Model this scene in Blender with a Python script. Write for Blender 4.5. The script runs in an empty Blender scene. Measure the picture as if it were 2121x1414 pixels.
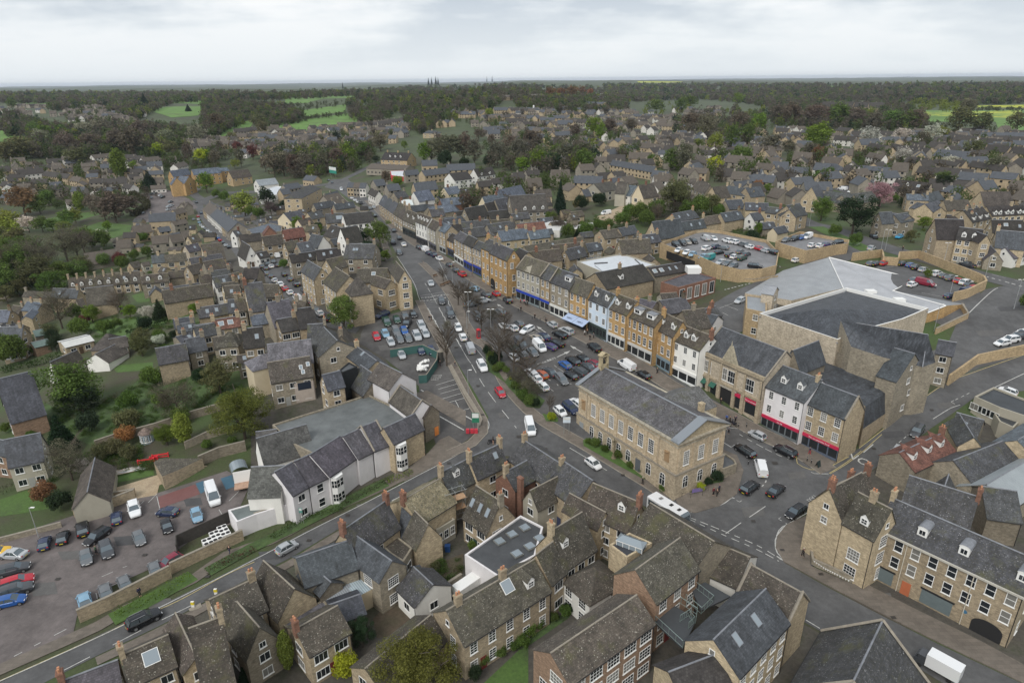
import bpy,bmesh,math,random
from mathutils import Vector,Matrix,noise
R0=random.Random(7)
scene=bpy.context.scene
COL=scene.collection
rad=math.radians
F=1360.0;PITCH=rad(21.7);ROLL=rad(0.6);CAMZ=70.0
cR,sR,cP,sP=math.cos(ROLL),math.sin(ROLL),math.cos(PITCH),math.sin(PITCH)
VIEWS={'p':(0,0,1.0)}
for i,x in enumerate((0,430,860,1250,1591)):
 VIEWS['b%d'%(i+1)]=(x,1000,3.415);VIEWS['m%d'%(i+1)]=(x,680,3.721)
for i,x in enumerate((0,380,780,1180,1621)):VIEWS['u%d'%(i+1)]=(x,360,3.928)
for i,x in enumerate((0,420,840,1250,1661)):VIEWS['t%d'%(i+1)]=(x,140,4.611)
VIEWS['c4']=(1250,1000,3.415);VIEWS['q1']=(1500,980,10.605);VIEWS['q2']=(1380,480,8.158)
VIEWS['q3']=(0,1100,8.317);VIEWS['q4']=(1040,660,8.838);VIEWS['q5']=(1780,540,7.575)
VIEWS['q6']=(750,620,11.783);VIEWS['h1']=(1180,720,4.158);VIEWS['h2']=(1440,650,4.419)
VIEWS['r1']=(1540,820,9.427);VIEWS['r2']=(1060,590,8.158);VIEWS['r3']=(940,520,9.641)
VIEWS['r4']=(1680,900,9.428);VIEWS['r5']=(860,560,8.84);VIEWS['r6']=(840,720,7.855);VIEWS['r7']=(1900,560,8.837)
VW=VIEWS['p'];ZONE=''
def V(v,zn=None):
 global VW,ZONE
 VW=VIEWS[v]
 if zn is not None:ZONE=zn
def PX(p):return(VW[0]+p[0]/VW[2],VW[1]+p[1]/VW[2])
def ray(px,py):
 x=px-1060.5;y=707-py
 a=cR*x+sR*y;b=-sR*x+cR*y
 return Vector((a/F,cP+b/F*sP,-sP+b/F*cP))
def proj(P):
 d=Vector(P)-Vector((0,0,CAMZ))
 a=d.x;b=d.y*sP+d.z*cP;f=d.y*cP-d.z*sP
 if f<1:return(-9999,-9999)
 a,b=a/f*F,b/f*F
 return(1060.5+cR*a-sR*b,707-(sR*a+cR*b))
def S(t):
 t=0 if t<0 else 1 if t>1 else t
 return t*t*(3-2*t)
def G(x,y):
 z=10*S((y-85)/95)+5*S((x-20)/100)*S((y-110)/80)
 z-=24*S((-x-40)/180)*S((y-60)/100)*(1-S((y-420)/300)*.5)
 D=math.hypot(x,y)
 if D>450:
  az=math.degrees(math.atan2(x,y))
  w=1-S((az+2)/14)
  z+=w*34*S((D-560)/1000)+(1-w)*(22*S((D-1500)/2500)-6*S((D-450)/600))
  k=S((D-600)/900)
  z+=k*7*math.sin(x*.0023+1.3)*math.sin(y*.0017+x*.0006)+k*2.5*math.sin(x*.007+y*.003)+S((D-3500)/3000)*(12*math.sin(x*.0009+.7)+7*math.sin(x*.0031+y*.0007)+4*math.sin(x*.0081))
  z-=16*S((D-5200)/6000)
 return z
def atz(px,py,z):
 d=ray(px,py)
 if d.z>-1e-4:d.z=-1e-4
 t=(z-CAMZ)/d.z
 return Vector((d.x*t,d.y*t,z))
def gd(px,py,h=0):
 d=ray(px,py)
 if d.z>-0.003:d.z=-0.003
 t=40.0;prev=t
 while t<30000:
  x,y,z=d.x*t,d.y*t,CAMZ+d.z*t
  if z<G(x,y)+h:break
  prev=t;t*=1.02
 a,b=prev,t
 for _ in range(22):
  m=(a+b)/2
  if CAMZ+d.z*m<G(d.x*m,d.y*m)+h:b=m
  else:a=m
 return Vector((d.x*a,d.y*a,CAMZ+d.z*a))
def P(x,y,h=0):
 q=PX((x,y));return gd(q[0],q[1],h)
MATS={}
def nd(nt,typ,**kw):
 n=nt.nodes.new(typ)
 for k,v in kw.items():
  if k in n.inputs.keys():n.inputs[k].default_value=v
  else:setattr(n,k,v)
 return n
def newmat(name):
 m=bpy.data.materials.new(name);m.use_nodes=True
 nt=m.node_tree;nt.nodes.clear()
 out=nd(nt,'ShaderNodeOutputMaterial');b=nd(nt,'ShaderNodeBsdfPrincipled')
 nt.links.new(b.outputs[0],out.inputs[0]);MATS[name]=m
 return m,nt,b
def nn(nt,vec,scale,detail=4,rough=.6):
 n=nd(nt,'ShaderNodeTexNoise');n.inputs['Scale'].default_value=scale
 n.inputs['Detail'].default_value=detail;n.inputs['Roughness'].default_value=rough
 if vec is not None:nt.links.new(vec,n.inputs['Vector'])
 return n.outputs['Fac']
def ramp(nt,fac,stops,interp='LINEAR'):
 r=nd(nt,'ShaderNodeValToRGB');r.color_ramp.interpolation=interp
 el=r.color_ramp.elements
 while len(el)<len(stops):el.new(.5)
 for e,(p,c)in zip(el,stops):
  e.position=p
  e.color=(c,c,c,1)if isinstance(c,(int,float))else(*c,1)
 nt.links.new(fac,r.inputs[0]);return r.outputs[0]
def mixc(nt,fac,a,b,mode='MIX'):
 m=nd(nt,'ShaderNodeMix',data_type='RGBA',blend_type=mode)
 for s,v in((0,fac),(6,a),(7,b)):
  if isinstance(v,(int,float)):m.inputs[s].default_value=v if s==0 else(v,v,v,1)
  elif isinstance(v,tuple):m.inputs[s].default_value=(*v,1)
  else:nt.links.new(v,m.inputs[s])
 return m.outputs[2]
def pos(nt):return nd(nt,'ShaderNodeNewGeometry').outputs['Position']
def uvn(nt):return nd(nt,'ShaderNodeUVMap').outputs[0]
def scl(nt,vec,s):
 m=nd(nt,'ShaderNodeMapping');m.inputs['Scale'].default_value=s
 nt.links.new(vec,m.inputs['Vector']);return m.outputs[0]
def bump(nt,b,h,strength=.3,dist=.05):
 n=nd(nt,'ShaderNodeBump');n.inputs['Strength'].default_value=strength;n.inputs['Distance'].default_value=dist
 nt.links.new(h,n.inputs['Height']);nt.links.new(n.outputs[0],b.inputs['Normal'])
def objcol(nt):return nd(nt,'ShaderNodeObjectInfo').outputs['Color']
def brick(nt,vec,w,h,mortar=.02,off=.5,c1=.75,c2=1.1,cm=.6):
 n=nd(nt,'ShaderNodeTexBrick');n.offset=off
 n.inputs['Scale'].default_value=1.0;n.inputs['Brick Width'].default_value=w;n.inputs['Row Height'].default_value=h
 n.inputs['Mortar Size'].default_value=mortar;n.inputs['Mortar Smooth'].default_value=.3
 n.inputs['Color1'].default_value=(c1,c1,c1,1);n.inputs['Color2'].default_value=(c2,c2,c2,1);n.inputs['Mortar'].default_value=(cm,cm,cm,1)
 nt.links.new(vec,n.inputs['Vector']);return n.outputs['Color']
def mk_wall(name,stone=True):
 m,nt,b=newmat(name);p=pos(nt);oc=objcol(nt)
 c=oc
 if stone:
  c=mixc(nt,1.0,c,brick(nt,uvn(nt),.42,.17,.012,c1=.78,c2=1.16,cm=.72),'MULTIPLY')
  c=mixc(nt,1.0,c,ramp(nt,nn(nt,p,2.2,5,.7),[(.3,.72),(.7,1.22)]),'MULTIPLY')
 st=ramp(nt,nn(nt,scl(nt,p,(.5,.5,.3)),.9,5,.7),[(.36,(.6,.6,.6)),(.56,(1,1,1))])
 c=mixc(nt,.42 if stone else .25,c,mixc(nt,1.0,c,st,'MULTIPLY'))
 nt.links.new(c,b.inputs['Base Color']);b.inputs['Roughness'].default_value=.9
 bump(nt,b,nn(nt,p,9,3),.35 if stone else .1,.04)
mk_wall('stone_wall');mk_wall('render_wall',False)
def mk_roof(name,w,h,spots,streak,rough=.85,lich=(.42,.40,.34)):
 m,nt,b=newmat(name);p=pos(nt);oc=objcol(nt);uv=uvn(nt)
 br=brick(nt,uv,w,h,.014,c1=.66,c2=1.26,cm=.45)
 c=mixc(nt,1.0,oc,br,'MULTIPLY')
 c=mixc(nt,1.0,c,ramp(nt,nn(nt,p,.55,5,.65),[(.3,.55),(.72,1.4)]),'MULTIPLY')
 if streak:c=mixc(nt,1.0,c,ramp(nt,nn(nt,scl(nt,uv,(1.6,.18,1)),1.0,4,.7),[(.3,.7),(.75,1.5)]),'MULTIPLY')
 if spots:
  v=nd(nt,'ShaderNodeTexVoronoi');v.inputs['Scale'].default_value=3.6;v.inputs['Randomness'].default_value=1
  nt.links.new(p,v.inputs['Vector'])
  s=ramp(nt,v.outputs['Distance'],[(.12,1.0),(.3,0.0)])
  g=ramp(nt,nn(nt,p,.9,4,.7),[(.42,0.0),(.62,1.0)])
  c=mixc(nt,mixc(nt,1.0,s,g,'MULTIPLY'),c,lich)
  mo=ramp(nt,nn(nt,p,4.5,5,.8),[(.50,0.0),(.62,.85)])
  c=mixc(nt,mo,c,(.045,.042,.030))
  mo2=ramp(nt,nn(nt,p,.28,4,.7),[(.54,0.0),(.68,.55)])
  c=mixc(nt,mo2,c,(.085,.085,.03))
 nt.links.new(c,b.inputs['Base Color']);b.inputs['Roughness'].default_value=rough
 bump(nt,b,br,.6,.05)
mk_roof('stone_tiles',.34,.26,True,False)
mk_roof('slates',.3,.26,False,True,.62)
mk_roof('old_slates',.36,.30,True,True,.75,(.30,.30,.31))
mk_roof('roof_tiles',.30,.30,False,False)
def mks(name,col,rough=.6,metal=0.,var=0.,vs=1.2,useobj=False,bumps=0.,spec=None):
 m,nt,b=newmat(name)
 c=objcol(nt)if useobj else None
 if var or c:
  if c is None:
   rg=nd(nt,'ShaderNodeRGB');rg.outputs[0].default_value=(*col,1);c=rg.outputs[0]
  if var:c=mixc(nt,1.0,c,ramp(nt,nn(nt,pos(nt),vs,6,.7),[(.28,1-var),(.72,1+var)]),'MULTIPLY')
  nt.links.new(c,b.inputs['Base Color'])
 else:b.inputs['Base Color'].default_value=(*col,1)
 b.inputs['Roughness'].default_value=rough;b.inputs['Metallic'].default_value=metal
 if spec is not None:b.inputs['Specular IOR Level'].default_value=spec
 if bumps:bump(nt,b,nn(nt,pos(nt),14,3),bumps,.03)
mks('white_paint',(.72,.72,.70),.5)
mks('painted',(1,1,1),.6,var=.12,useobj=True)
mks('plain_metal',(.4,.42,.43),.4,.6,useobj=True)
mks('pane',(.018,.022,.026),.08,spec=.6);mks('pane_blind',(.17,.165,.15),.3)
mks('roof_glass',(.22,.26,.29),.15,spec=.7)
mks('lead',(.19,.20,.22),.5,.1,var=.35,vs=.9)
mks('flat_roof',(.10,.11,.115),.55,var=.35,vs=.35,useobj=True)
mks('pot',(.42,.20,.11),.85,var=.2)
mks('dark',(.015,.015,.016),.7)
mks('car_paint',(1,1,1),.22,.1,useobj=True,spec=.6)
mks('car_glass',(.13,.16,.18),.1,.55,spec=.8)
mks('rubber',(.012,.012,.012),.8)
mks('hub',(.35,.36,.37),.35,.7)
mks('lamp_clear',(.75,.76,.78),.15)
mks('lamp_red',(.45,.02,.02),.25)
mks('plate_yellow',(.65,.52,.04),.5)
mks('cloth',(1,1,1),.9,var=.15,vs=6,useobj=True)
mks('skin',(.45,.28,.20),.6)
mks('hair',(.04,.03,.02),.8)
mks('bark',(.075,.06,.045),.95,var=.3,vs=3)
mks('wood',(.12,.10,.08),.85,var=.3,vs=2,useobj=True)
mks('road_paint',(.42,.42,.40),.7,var=.45,vs=3.5)
mks('road_paint_yellow',(.40,.33,.15),.7,var=.35,vs=3)
def mk_leaf(name,lo,hi):
 m,nt,b=newmat(name);oc=objcol(nt)
 g=nd(nt,'ShaderNodeNewGeometry')
 rr=ramp(nt,g.outputs['Random Per Island'],[(0,lo),(1,hi)])
 c=mixc(nt,1.0,oc,rr,'MULTIPLY')
 c=mixc(nt,1.0,c,ramp(nt,nn(nt,pos(nt),.25,3),[(.3,.75),(.7,1.25)]),'MULTIPLY')
 df=nd(nt,'ShaderNodeBsdfDiffuse');tr=nd(nt,'ShaderNodeBsdfTranslucent');mx=nd(nt,'ShaderNodeMixShader');mx.inputs[0].default_value=.42
 for n_ in(df,tr):nt.links.new(c,n_.inputs['Color'])
 nt.links.new(df.outputs[0],mx.inputs[1]);nt.links.new(tr.outputs[0],mx.inputs[2]);nt.nodes.remove(b);nt.links.new(mx.outputs[0],[n for n in nt.nodes if n.type=='OUTPUT_MATERIAL'][0].inputs[0])
mk_leaf('foliage',.65,1.8);mk_leaf('foliage_far',.85,1.2)
def mkg(name,c1,c2,c3,s=.06,b_=.25,fine=3.0):
 m,nt,b=newmat(name);p=pos(nt)
 c=ramp(nt,nn(nt,p,s,6,.68),[(.36,c1),(.52,c2),(.66,c3)])
 c=mixc(nt,1.0,c,ramp(nt,nn(nt,p,fine,5,.8),[(.25,.62),(.75,1.4)]),'MULTIPLY')
 nt.links.new(c,b.inputs['Base Color']);b.inputs['Roughness'].default_value=.95
 bump(nt,b,nn(nt,p,5,4),b_,.15)
mkg('ground',(.06,.052,.036),(.05,.066,.024),(.05,.085,.024),.05)
mkg('lawn',(.055,.095,.022),(.065,.12,.026),(.05,.08,.025),.12,.2,2.2)
mkg('scrub',(.04,.06,.022),(.055,.095,.028),(.07,.10,.035),.22,.8,1.6)
mkg('field',(.08,.16,.03),(.10,.19,.038),(.085,.13,.035),.02,.1,.05)
mkg('rape_field',(.14,.24,.03),(.42,.42,.03),(.22,.28,.03),.02,.1,.05)
mkg('meadow',(.045,.055,.028),(.055,.075,.03),(.05,.05,.035),.006,.1,.1)
mkg('gravel',(.30,.23,.15),(.36,.29,.20),(.25,.19,.13),.2,.3,4)
mkg('yard_dirt',(.06,.055,.048),(.075,.068,.055),(.05,.055,.032),.18,.4,1.4)
mkg('soil',(.09,.065,.045),(.075,.06,.04),(.06,.055,.03),.15,.5,2)
def mk_asphalt(name,base,patch=.25):
 m,nt,b=newmat(name);p=pos(nt)
 rg=nd(nt,'ShaderNodeRGB');rg.outputs[0].default_value=(*base,1)
 c=mixc(nt,1.0,rg.outputs[0],ramp(nt,nn(nt,p,.13,7,.75),[(.34,1-patch*1.3),(.66,1+patch*1.3)]),'MULTIPLY')
 c=mixc(nt,1.0,c,ramp(nt,nn(nt,p,1.1,5,.8),[(.3,.86),(.7,1.13)]),'MULTIPLY')
 c=mixc(nt,1.0,c,ramp(nt,nn(nt,p,22,2),[(.2,.85),(.8,1.15)]),'MULTIPLY')
 v=nd(nt,'ShaderNodeTexVoronoi',feature='DISTANCE_TO_EDGE');v.inputs['Scale'].default_value=.16
 nt.links.new(p,v.inputs['Vector'])
 c=mixc(nt,ramp(nt,v.outputs['Distance'],[(0.0,.3),(.006,0.0)]),c,(.05,.05,.05))
 nt.links.new(c,b.inputs['Base Color']);b.inputs['Roughness'].default_value=.85
 bump(nt,b,nn(nt,p,30,2),.2,.01)
mk_asphalt('patch_dark',(.060,.060,.062),.15);mk_asphalt('patch_light',(.098,.095,.092),.15);mks('drain',(.05,.045,.04),.6,.3)
mk_asphalt('asphalt',(.082,.082,.083));mk_asphalt('asphalt_park',(.075,.072,.07),.32);mk_asphalt('asphalt_pink',(.118,.102,.098),.28)
def mk_paving(name,base):
 m,nt,b=newmat(name);p=pos(nt)
 rg=nd(nt,'ShaderNodeRGB');rg.outputs[0].default_value=(*base,1)
 c=mixc(nt,1.0,rg.outputs[0],brick(nt,p,.9,.6,.015,c1=.86,c2=1.1,cm=.7),'MULTIPLY')
 c=mixc(nt,1.0,c,ramp(nt,nn(nt,p,.3,6,.7),[(.3,.75),(.7,1.25)]),'MULTIPLY')
 nt.links.new(c,b.inputs['Base Color']);b.inputs['Roughness'].default_value=.9
mk_paving('paving',(.14,.12,.10))
mks('kerb',(.24,.215,.175),.9,var=.25,vs=2)
def mk_seam():
 m,nt,b=newmat('seam_roof');uv=uvn(nt)
 w=nd(nt,'ShaderNodeTexWave',wave_type='BANDS',bands_direction='X');w.inputs['Scale'].default_value=1.0
 nt.links.new(uv,w.inputs['Vector'])
 c=mixc(nt,1.0,objcol(nt),ramp(nt,w.outputs['Fac'],[(.0,.55),(.22,1.0),(1,1.08)]),'MULTIPLY')
 c=mixc(nt,1.0,c,ramp(nt,nn(nt,pos(nt),.3,5),[(.3,.85),(.7,1.12)]),'MULTIPLY')
 nt.links.new(c,b.inputs['Base Color']);b.inputs['Roughness'].default_value=.45
 bump(nt,b,w.outputs['Fac'],.5,.05)
mk_seam()
for n_,c_ in(('far_roof_dark',(.045,.040,.036)),('far_roof_brown',(.092,.078,.064)),('far_roof_slate',(.068,.075,.086)),('far_wall_grey',(.25,.225,.185)),('far_wall_buff',(.37,.295,.195)),('far_wall_white',(.60,.58,.54))):mks(n_,c_,.85,var=.25,vs=.8)
class MB:
 def __init__(s):s.v=[];s.f=[];s.m=[]
 def vert(s,p):s.v.append(Vector(p));return len(s.v)-1
 def face(s,pts,m=0):
  i=len(s.v);s.v.extend(Vector(p)for p in pts);s.f.append(tuple(range(i,i+len(pts))));s.m.append(m)
 def box(s,a,b,m=0):
  x0,y0,z0=a;x1,y1,z1=b
  if x0>x1:x0,x1=x1,x0
  if y0>y1:y0,y1=y1,y0
  if z0>z1:z0,z1=z1,z0
  c=[(x0,y0,z0),(x1,y0,z0),(x1,y1,z0),(x0,y1,z0),(x0,y0,z1),(x1,y0,z1),(x1,y1,z1),(x0,y1,z1)]
  for q in((3,2,1,0),(4,5,6,7),(0,1,5,4),(1,2,6,5),(2,3,7,6),(3,0,4,7)):s.face([c[k]for k in q],m)
 def prism(s,top,thick,m=0):
  bot=[Vector(p)-Vector((0,0,thick))for p in top]
  s.face(top,m);s.face(bot[::-1],m)
  n=len(top)
  for i in range(n):
   j=(i+1)%n;s.face([top[i],bot[i],bot[j],top[j]],m)
 def cyl(s,c,r,z0,z1,n=10,r2=None,m=0,cap=True):
  r2=r if r2 is None else r2
  a=[(c[0]+r*math.cos(t),c[1]+r*math.sin(t),z0)for t in[2*math.pi*i/n for i in range(n)]]
  b=[(c[0]+r2*math.cos(t),c[1]+r2*math.sin(t),z1)for t in[2*math.pi*i/n for i in range(n)]]
  for i in range(n):
   j=(i+1)%n;s.face([a[i],a[j],b[j],b[i]],m)
  if cap:s.face(b,m);s.face(a[::-1],m)
 def bar(s,a,b,r,n=5,r2=None,m=0):
  a=Vector(a);b=Vector(b);d=b-a
  if d.length<1e-5:return
  d.normalize();q=Vector((0,0,1))if abs(d.z)<.9 else Vector((1,0,0))
  u=d.cross(q).normalized();w=d.cross(u);r2=r if r2 is None else r2
  A=[a+(u*math.cos(t)+w*math.sin(t))*r for t in[2*math.pi*i/n for i in range(n)]]
  B=[b+(u*math.cos(t)+w*math.sin(t))*r2 for t in[2*math.pi*i/n for i in range(n)]]
  for i in range(n):
   j=(i+1)%n;s.face([A[i],B[i],B[j],A[j]],m)
  s.face(A[::-1][::-1],m);s.face(B[::-1],m)
 def mesh(s,name,mats):
  me=bpy.data.meshes.new(name)
  me.from_pydata([tuple(v)for v in s.v],[],s.f)
  for mm in mats:me.materials.append(MATS[mm])
  if len(mats)>1:me.polygons.foreach_set('material_index',s.m)
  uv=me.uv_layers.new(name='UVMap');data=[]
  for f in s.f:
   p0,p1,p2=s.v[f[0]],s.v[f[1]],s.v[f[2]]
   n=(p1-p0).cross(p2-p0)
   if n.length<1e-9:n=Vector((0,0,1))
   n.normalize()
   if abs(n.z)>.995:u=Vector((1,0,0));w=Vector((0,1,0))
   else:
    u=Vector((0,0,1)).cross(n).normalized();w=n.cross(u)
   for k in f:data.extend((s.v[k].dot(u),s.v[k].dot(w)))
  uv.data.foreach_set('uv',data)
  me.update();return me
 def build(s,name,mats,parent=None,color=None):
  if isinstance(mats,str):mats=[mats]
  return obj(name,s.mesh(name,mats),parent,color)
def obj(name,me,parent=None,color=None,loc=None,rz=None):
 o=bpy.data.objects.new(name,me);COL.objects.link(o)
 if parent is not None:o.parent=parent
 if color is not None:o.color=(*color,1)
 if loc is not None:o.location=loc
 if rz is not None:o.rotation_euler=(0,0,rz)
 return o
TOP=[]
def tag(o,lb=None,cat=None,group=None,kind=None,stem=None,zn=None,px=None):
 if lb:o['label']=lb
 if cat:o['category']=cat
 if group:o['group']=group
 if kind:o['kind']=kind
 if stem is not None:TOP.append((o,stem,zn if zn is not None else ZONE,px))
 return o
def root(name,loc,rz=0):
 return obj(name,None,None,None,loc,rz)
ORD=['zeroth','first','second','third','fourth','fifth','sixth','seventh','eighth','ninth','tenth','eleventh','twelfth','thirteenth','fourteenth','fifteenth','sixteenth','seventeenth','eighteenth','nineteenth','twentieth']
def ordinal(n):
 if n<=20:return ORD[n]
 t={2:'twenty',3:'thirty',4:'forty',5:'fifty',6:'sixty',7:'seventy',8:'eighty'}[n//10]
 return(t+'-'+ORD[n%10])if n%10 else(t[:-1]+'ieth')
def finish_labels():
 from collections import defaultdict
 g=defaultdict(list)
 for o,stem,zn,px in TOP:g[(stem,zn)].append((px if px is not None else proj(o.matrix_world.translation if o.parent is None and False else o.location),o))
 for(stem,zn),L in g.items():
  L.sort(key=lambda t:t[0][0])
  for i,(_,o)in enumerate(L):
   if len(L)==1:o['label']=('%s %s'%(stem,zn)).strip()
   else:
    if i==0:o['label']='leftmost %s %s'%(stem,zn)
    elif i==len(L)-1:o['label']='rightmost %s %s'%(stem,zn)
    else:o['label']='%s %s from left %s'%(ordinal(i+1),stem,zn)
_DR=[0]
def drape(name,pts,mat,off,maxe=6.0,kind='structure',skirt=0,lb=None):
 _DR[0]+=1;off+=.0011*(_DR[0]%9)
 bm=bmesh.new()
 vs=[bm.verts.new((p[0],p[1],0))for p in pts]
 from mathutils.geometry import tessellate_polygon
 for t in tessellate_polygon([[Vector((p[0],p[1],0))for p in pts]]):
  try:f=bm.faces.new([vs[i]for i in t])
  except ValueError:continue
  if f.calc_area()<1e-6:continue
  a,b,c=(vs[i].co for i in t)
  if(b-a).cross(c-a).z<0:f.normal_flip()
 for _ in range(7):
  es=[e for e in bm.edges if e.calc_length()>maxe]
  if not es:break
  bmesh.ops.subdivide_edges(bm,edges=es,cuts=1)
  bmesh.ops.triangulate(bm,faces=[q for q in bm.faces if len(q.verts)>3])
 bound=[e for e in bm.edges if e.is_boundary]
 for v in bm.verts:v.co.z=G(v.co.x,v.co.y)+off
 if skirt:
  r=bmesh.ops.extrude_edge_only(bm,edges=bound)
  for v in[g for g in r['geom']if isinstance(g,bmesh.types.BMVert)]:v.co.z-=skirt
 me=bpy.data.meshes.new(name);bm.to_mesh(me);bm.free()
 for mm in([mat]if isinstance(mat,str)else mat):me.materials.append(MATS[mm])
 o=obj(name,me)
 if kind:o['kind']=kind
 return o
def area(name,pts,mat,off,**kw):return drape(name,[P(*q)[:2]for q in pts],mat,off,**kw)
def smooth_line(pts,step=2.5):
 out=[]
 n=len(pts)
 for i in range(n-1):
  p0=pts[max(i-1,0)];p1=pts[i];p2=pts[i+1];p3=pts[min(i+2,n-1)]
  L=(p2-p1).length;k=max(1,int(L/step))
  for j in range(k):
   t=j/k
   out.append(.5*((2*p1)+(-p0+p2)*t+(2*p0-5*p1+4*p2-p3)*t*t+(-p0+3*p1-3*p2+p3)*t**3))
 out.append(pts[-1]);return out
def wline(pts,sm=True,step=2.5):
 L=[Vector(P(*q)[:2])for q in pts]
 return smooth_line(L,step)if sm else L
def sb_(mb,L,w0,w1,off,m=0,dash=None):
 acc=0
 for i in range(len(L)-1):
  a,b=L[i],L[i+1];d=b-a
  if d.length<1e-4:continue
  n=Vector((-d.y,d.x)).normalized()
  if i>0:d0=L[i]-L[i-1];n0=(Vector((-d0.y,d0.x)).normalized()+n).normalized()
  else:n0=n
  if i<len(L)-2:d1=L[i+2]-L[i+1];n1=(Vector((-d1.y,d1.x)).normalized()+n).normalized()
  else:n1=n
  acc+=d.length
  if dash and(acc%(dash[0]+dash[1]))>dash[0]:continue
  q=[a+n0*w0,b+n1*w0,b+n1*w1,a+n0*w1]
  mb.face([(p.x,p.y,G(p.x,p.y)+off)for p in q[::-1]],m)
def strip(name,pts,w,mat,off,sm=True,dash=None,step=2.5,kind='structure'):
 _DR[0]+=1;off+=.0011*(_DR[0]%9);mb=MB();sb_(mb,wline(pts,sm,min(step,dash[1]/2,dash[0]/2)if dash else step),w/2,-w/2,off,0,dash)
 o=mb.build(name,mat)
 if kind:o['kind']=kind
 return o
WALLC={'och':(.46,.30,.135),'buf':(.37,.30,.205),'yel':(.46,.375,.25),'gry':(.285,.25,.19),'drk':(.21,.18,.135),'wht':(.70,.69,.65),'crm':(.56,.48,.34),'pnk':(.50,.43,.33),'brk':(.23,.12,.082),'blu':(.52,.60,.68),'lim':(.36,.335,.27),'gld':(.42,.315,.185),'pbk':(.30,.20,.135),'lil':(.67,.65,.655)}
STONE={'och','buf','yel','gry','drk','pnk','brk','gld','pbk'}
ROOFC={'st':('stone_tiles',(.072,.061,.049)),'so':('stone_tiles',(.095,.084,.066)),'sl':('slates',(.053,.059,.068)),'os':('old_slates',(.056,.058,.064)),'sd':('roof_tiles',(.040,.036,.033)),'tl':('roof_tiles',(.080,.070,.059)),'tg':('roof_tiles',(.085,.084,.080)),'rd':('roof_tiles',(.15,.07,.052)),'pu':('slates',(0.068,0.063,0.074)),'nb':('slates',(0.085,0.104,0.130)),'tn':('stone_tiles',(0.266,0.215,0.141)),'fl':('flat_roof',(.075,.08,.085)),'wf':('painted',(.50,.53,.56)),'mt':('seam_roof',(.36,.37,.39)),'ml':('seam_roof',(.25,.27,.29)),'lv':('slates',(0.126,0.122,0.137)),'gr':('painted',(0.118,0.170,0.148)),'lt':('painted',(.52,.52,.50))}
DBG=0
_wc={}
WLX={'wht':'white','crm':'cream','blu':'pale blue'}
SHW={'och':'ochre','buf':'buff','yel':'yellow','gry':'grey-buff','drk':'dark','pnk':'pinkish','brk':'brick','lim':'grey','gld':'golden','pbk':'brown-brick','lil':'pale'}
SHR={'st':'brown stone-roofed','so':'mottled-roofed','sl':'slate-roofed','os':'weathered-slate','sd':'dark-roofed','tl':'brown-tiled','tg':'grey-tiled','rd':'red-tiled','pu':'purple-slated','nb':'blue-slated','tn':'tan-roofed','fl':'flat-roofed','wf':'white flat-roofed','mt':'ribbed-roof','ml':'metal-roofed','lv':'lilac-slated','gr':'green-roofed','lt':'white-roofed'}
ST=[];CUT=352;HC=[0]
def win_meshes(w,h,cols,rows,sill=True):
 key=(round(w,2),round(h,2),cols,rows,sill)
 if key in _wc:return _wc[key]
 mb=MB();t=.075
 y0,y1=-.05,.02
 mb.box((-w/2-t,y0,-h/2-t),(-w/2+.01,y1,h/2+t));mb.box((w/2-.01,y0,-h/2-t),(w/2+t,y1,h/2+t))
 mb.box((-w/2+.01,y0,h/2-.01),(w/2-.01,y1,h/2+t));mb.box((-w/2+.01,y0,-h/2-t),(w/2-.01,y1,-h/2+.01))
 for i in range(1,cols):x=-w/2+w*i/cols;mb.box((x-.022,y0+.012,-h/2+.012),(x+.022,y1,h/2-.012))
 for j in range(1,rows):
  z=-h/2+h*j/rows;k=.035 if j*2==rows else .02;mb.box((-w/2+.012,y0+.004,z-k),(w/2-.012,y1,z+k))
 if sill:mb.box((-w/2-.14,-.11,-h/2-t-.09),(w/2+.14,.02,-h/2-t-.003))
 f=mb.mesh('window',['white_paint'])
 mb2=MB();mb2.face([(-w/2,-.018,-h/2),(w/2,-.018,-h/2),(w/2,-.018,h/2),(-w/2,-.018,h/2)])
 p=mb2.mesh('pane',['pane'])
 mb3=MB();mb3.box((-w/2-t,-.05,-h/2-t),(w/2+t,.02,h/2+t),0)
 cw=w/cols
 for i in range(cols):mb3.face([(-w/2+i*cw+.03,-.056,-h/2+.03),(-w/2+(i+1)*cw-.03,-.056,-h/2+.03),(-w/2+(i+1)*cw-.03,-.056,h/2-.03),(-w/2+i*cw+.03,-.056,h/2-.03)],1)
 q=mb3.mesh('window',['white_paint','pane'])
 _wc[key]=(f,p,q);return _wc[key]
def aw(par,x,y,z,rz,w,h,cols,rows,near=True,sill=True):
 f,p,q=win_meshes(w,h,cols,rows,sill)
 key_=('bl',w,h);o=obj('window',f if near else q,par,None,(x,y,z),rz)
 if near:
  if(x*7.3+z*3.1)%1<.22:
   if key_ not in _wc:m_=p.copy();m_.materials[0]=MATS['pane_blind'];_wc[key_]=m_
   p=_wc[key_]
  obj('pane',p,o)
 return o
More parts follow.
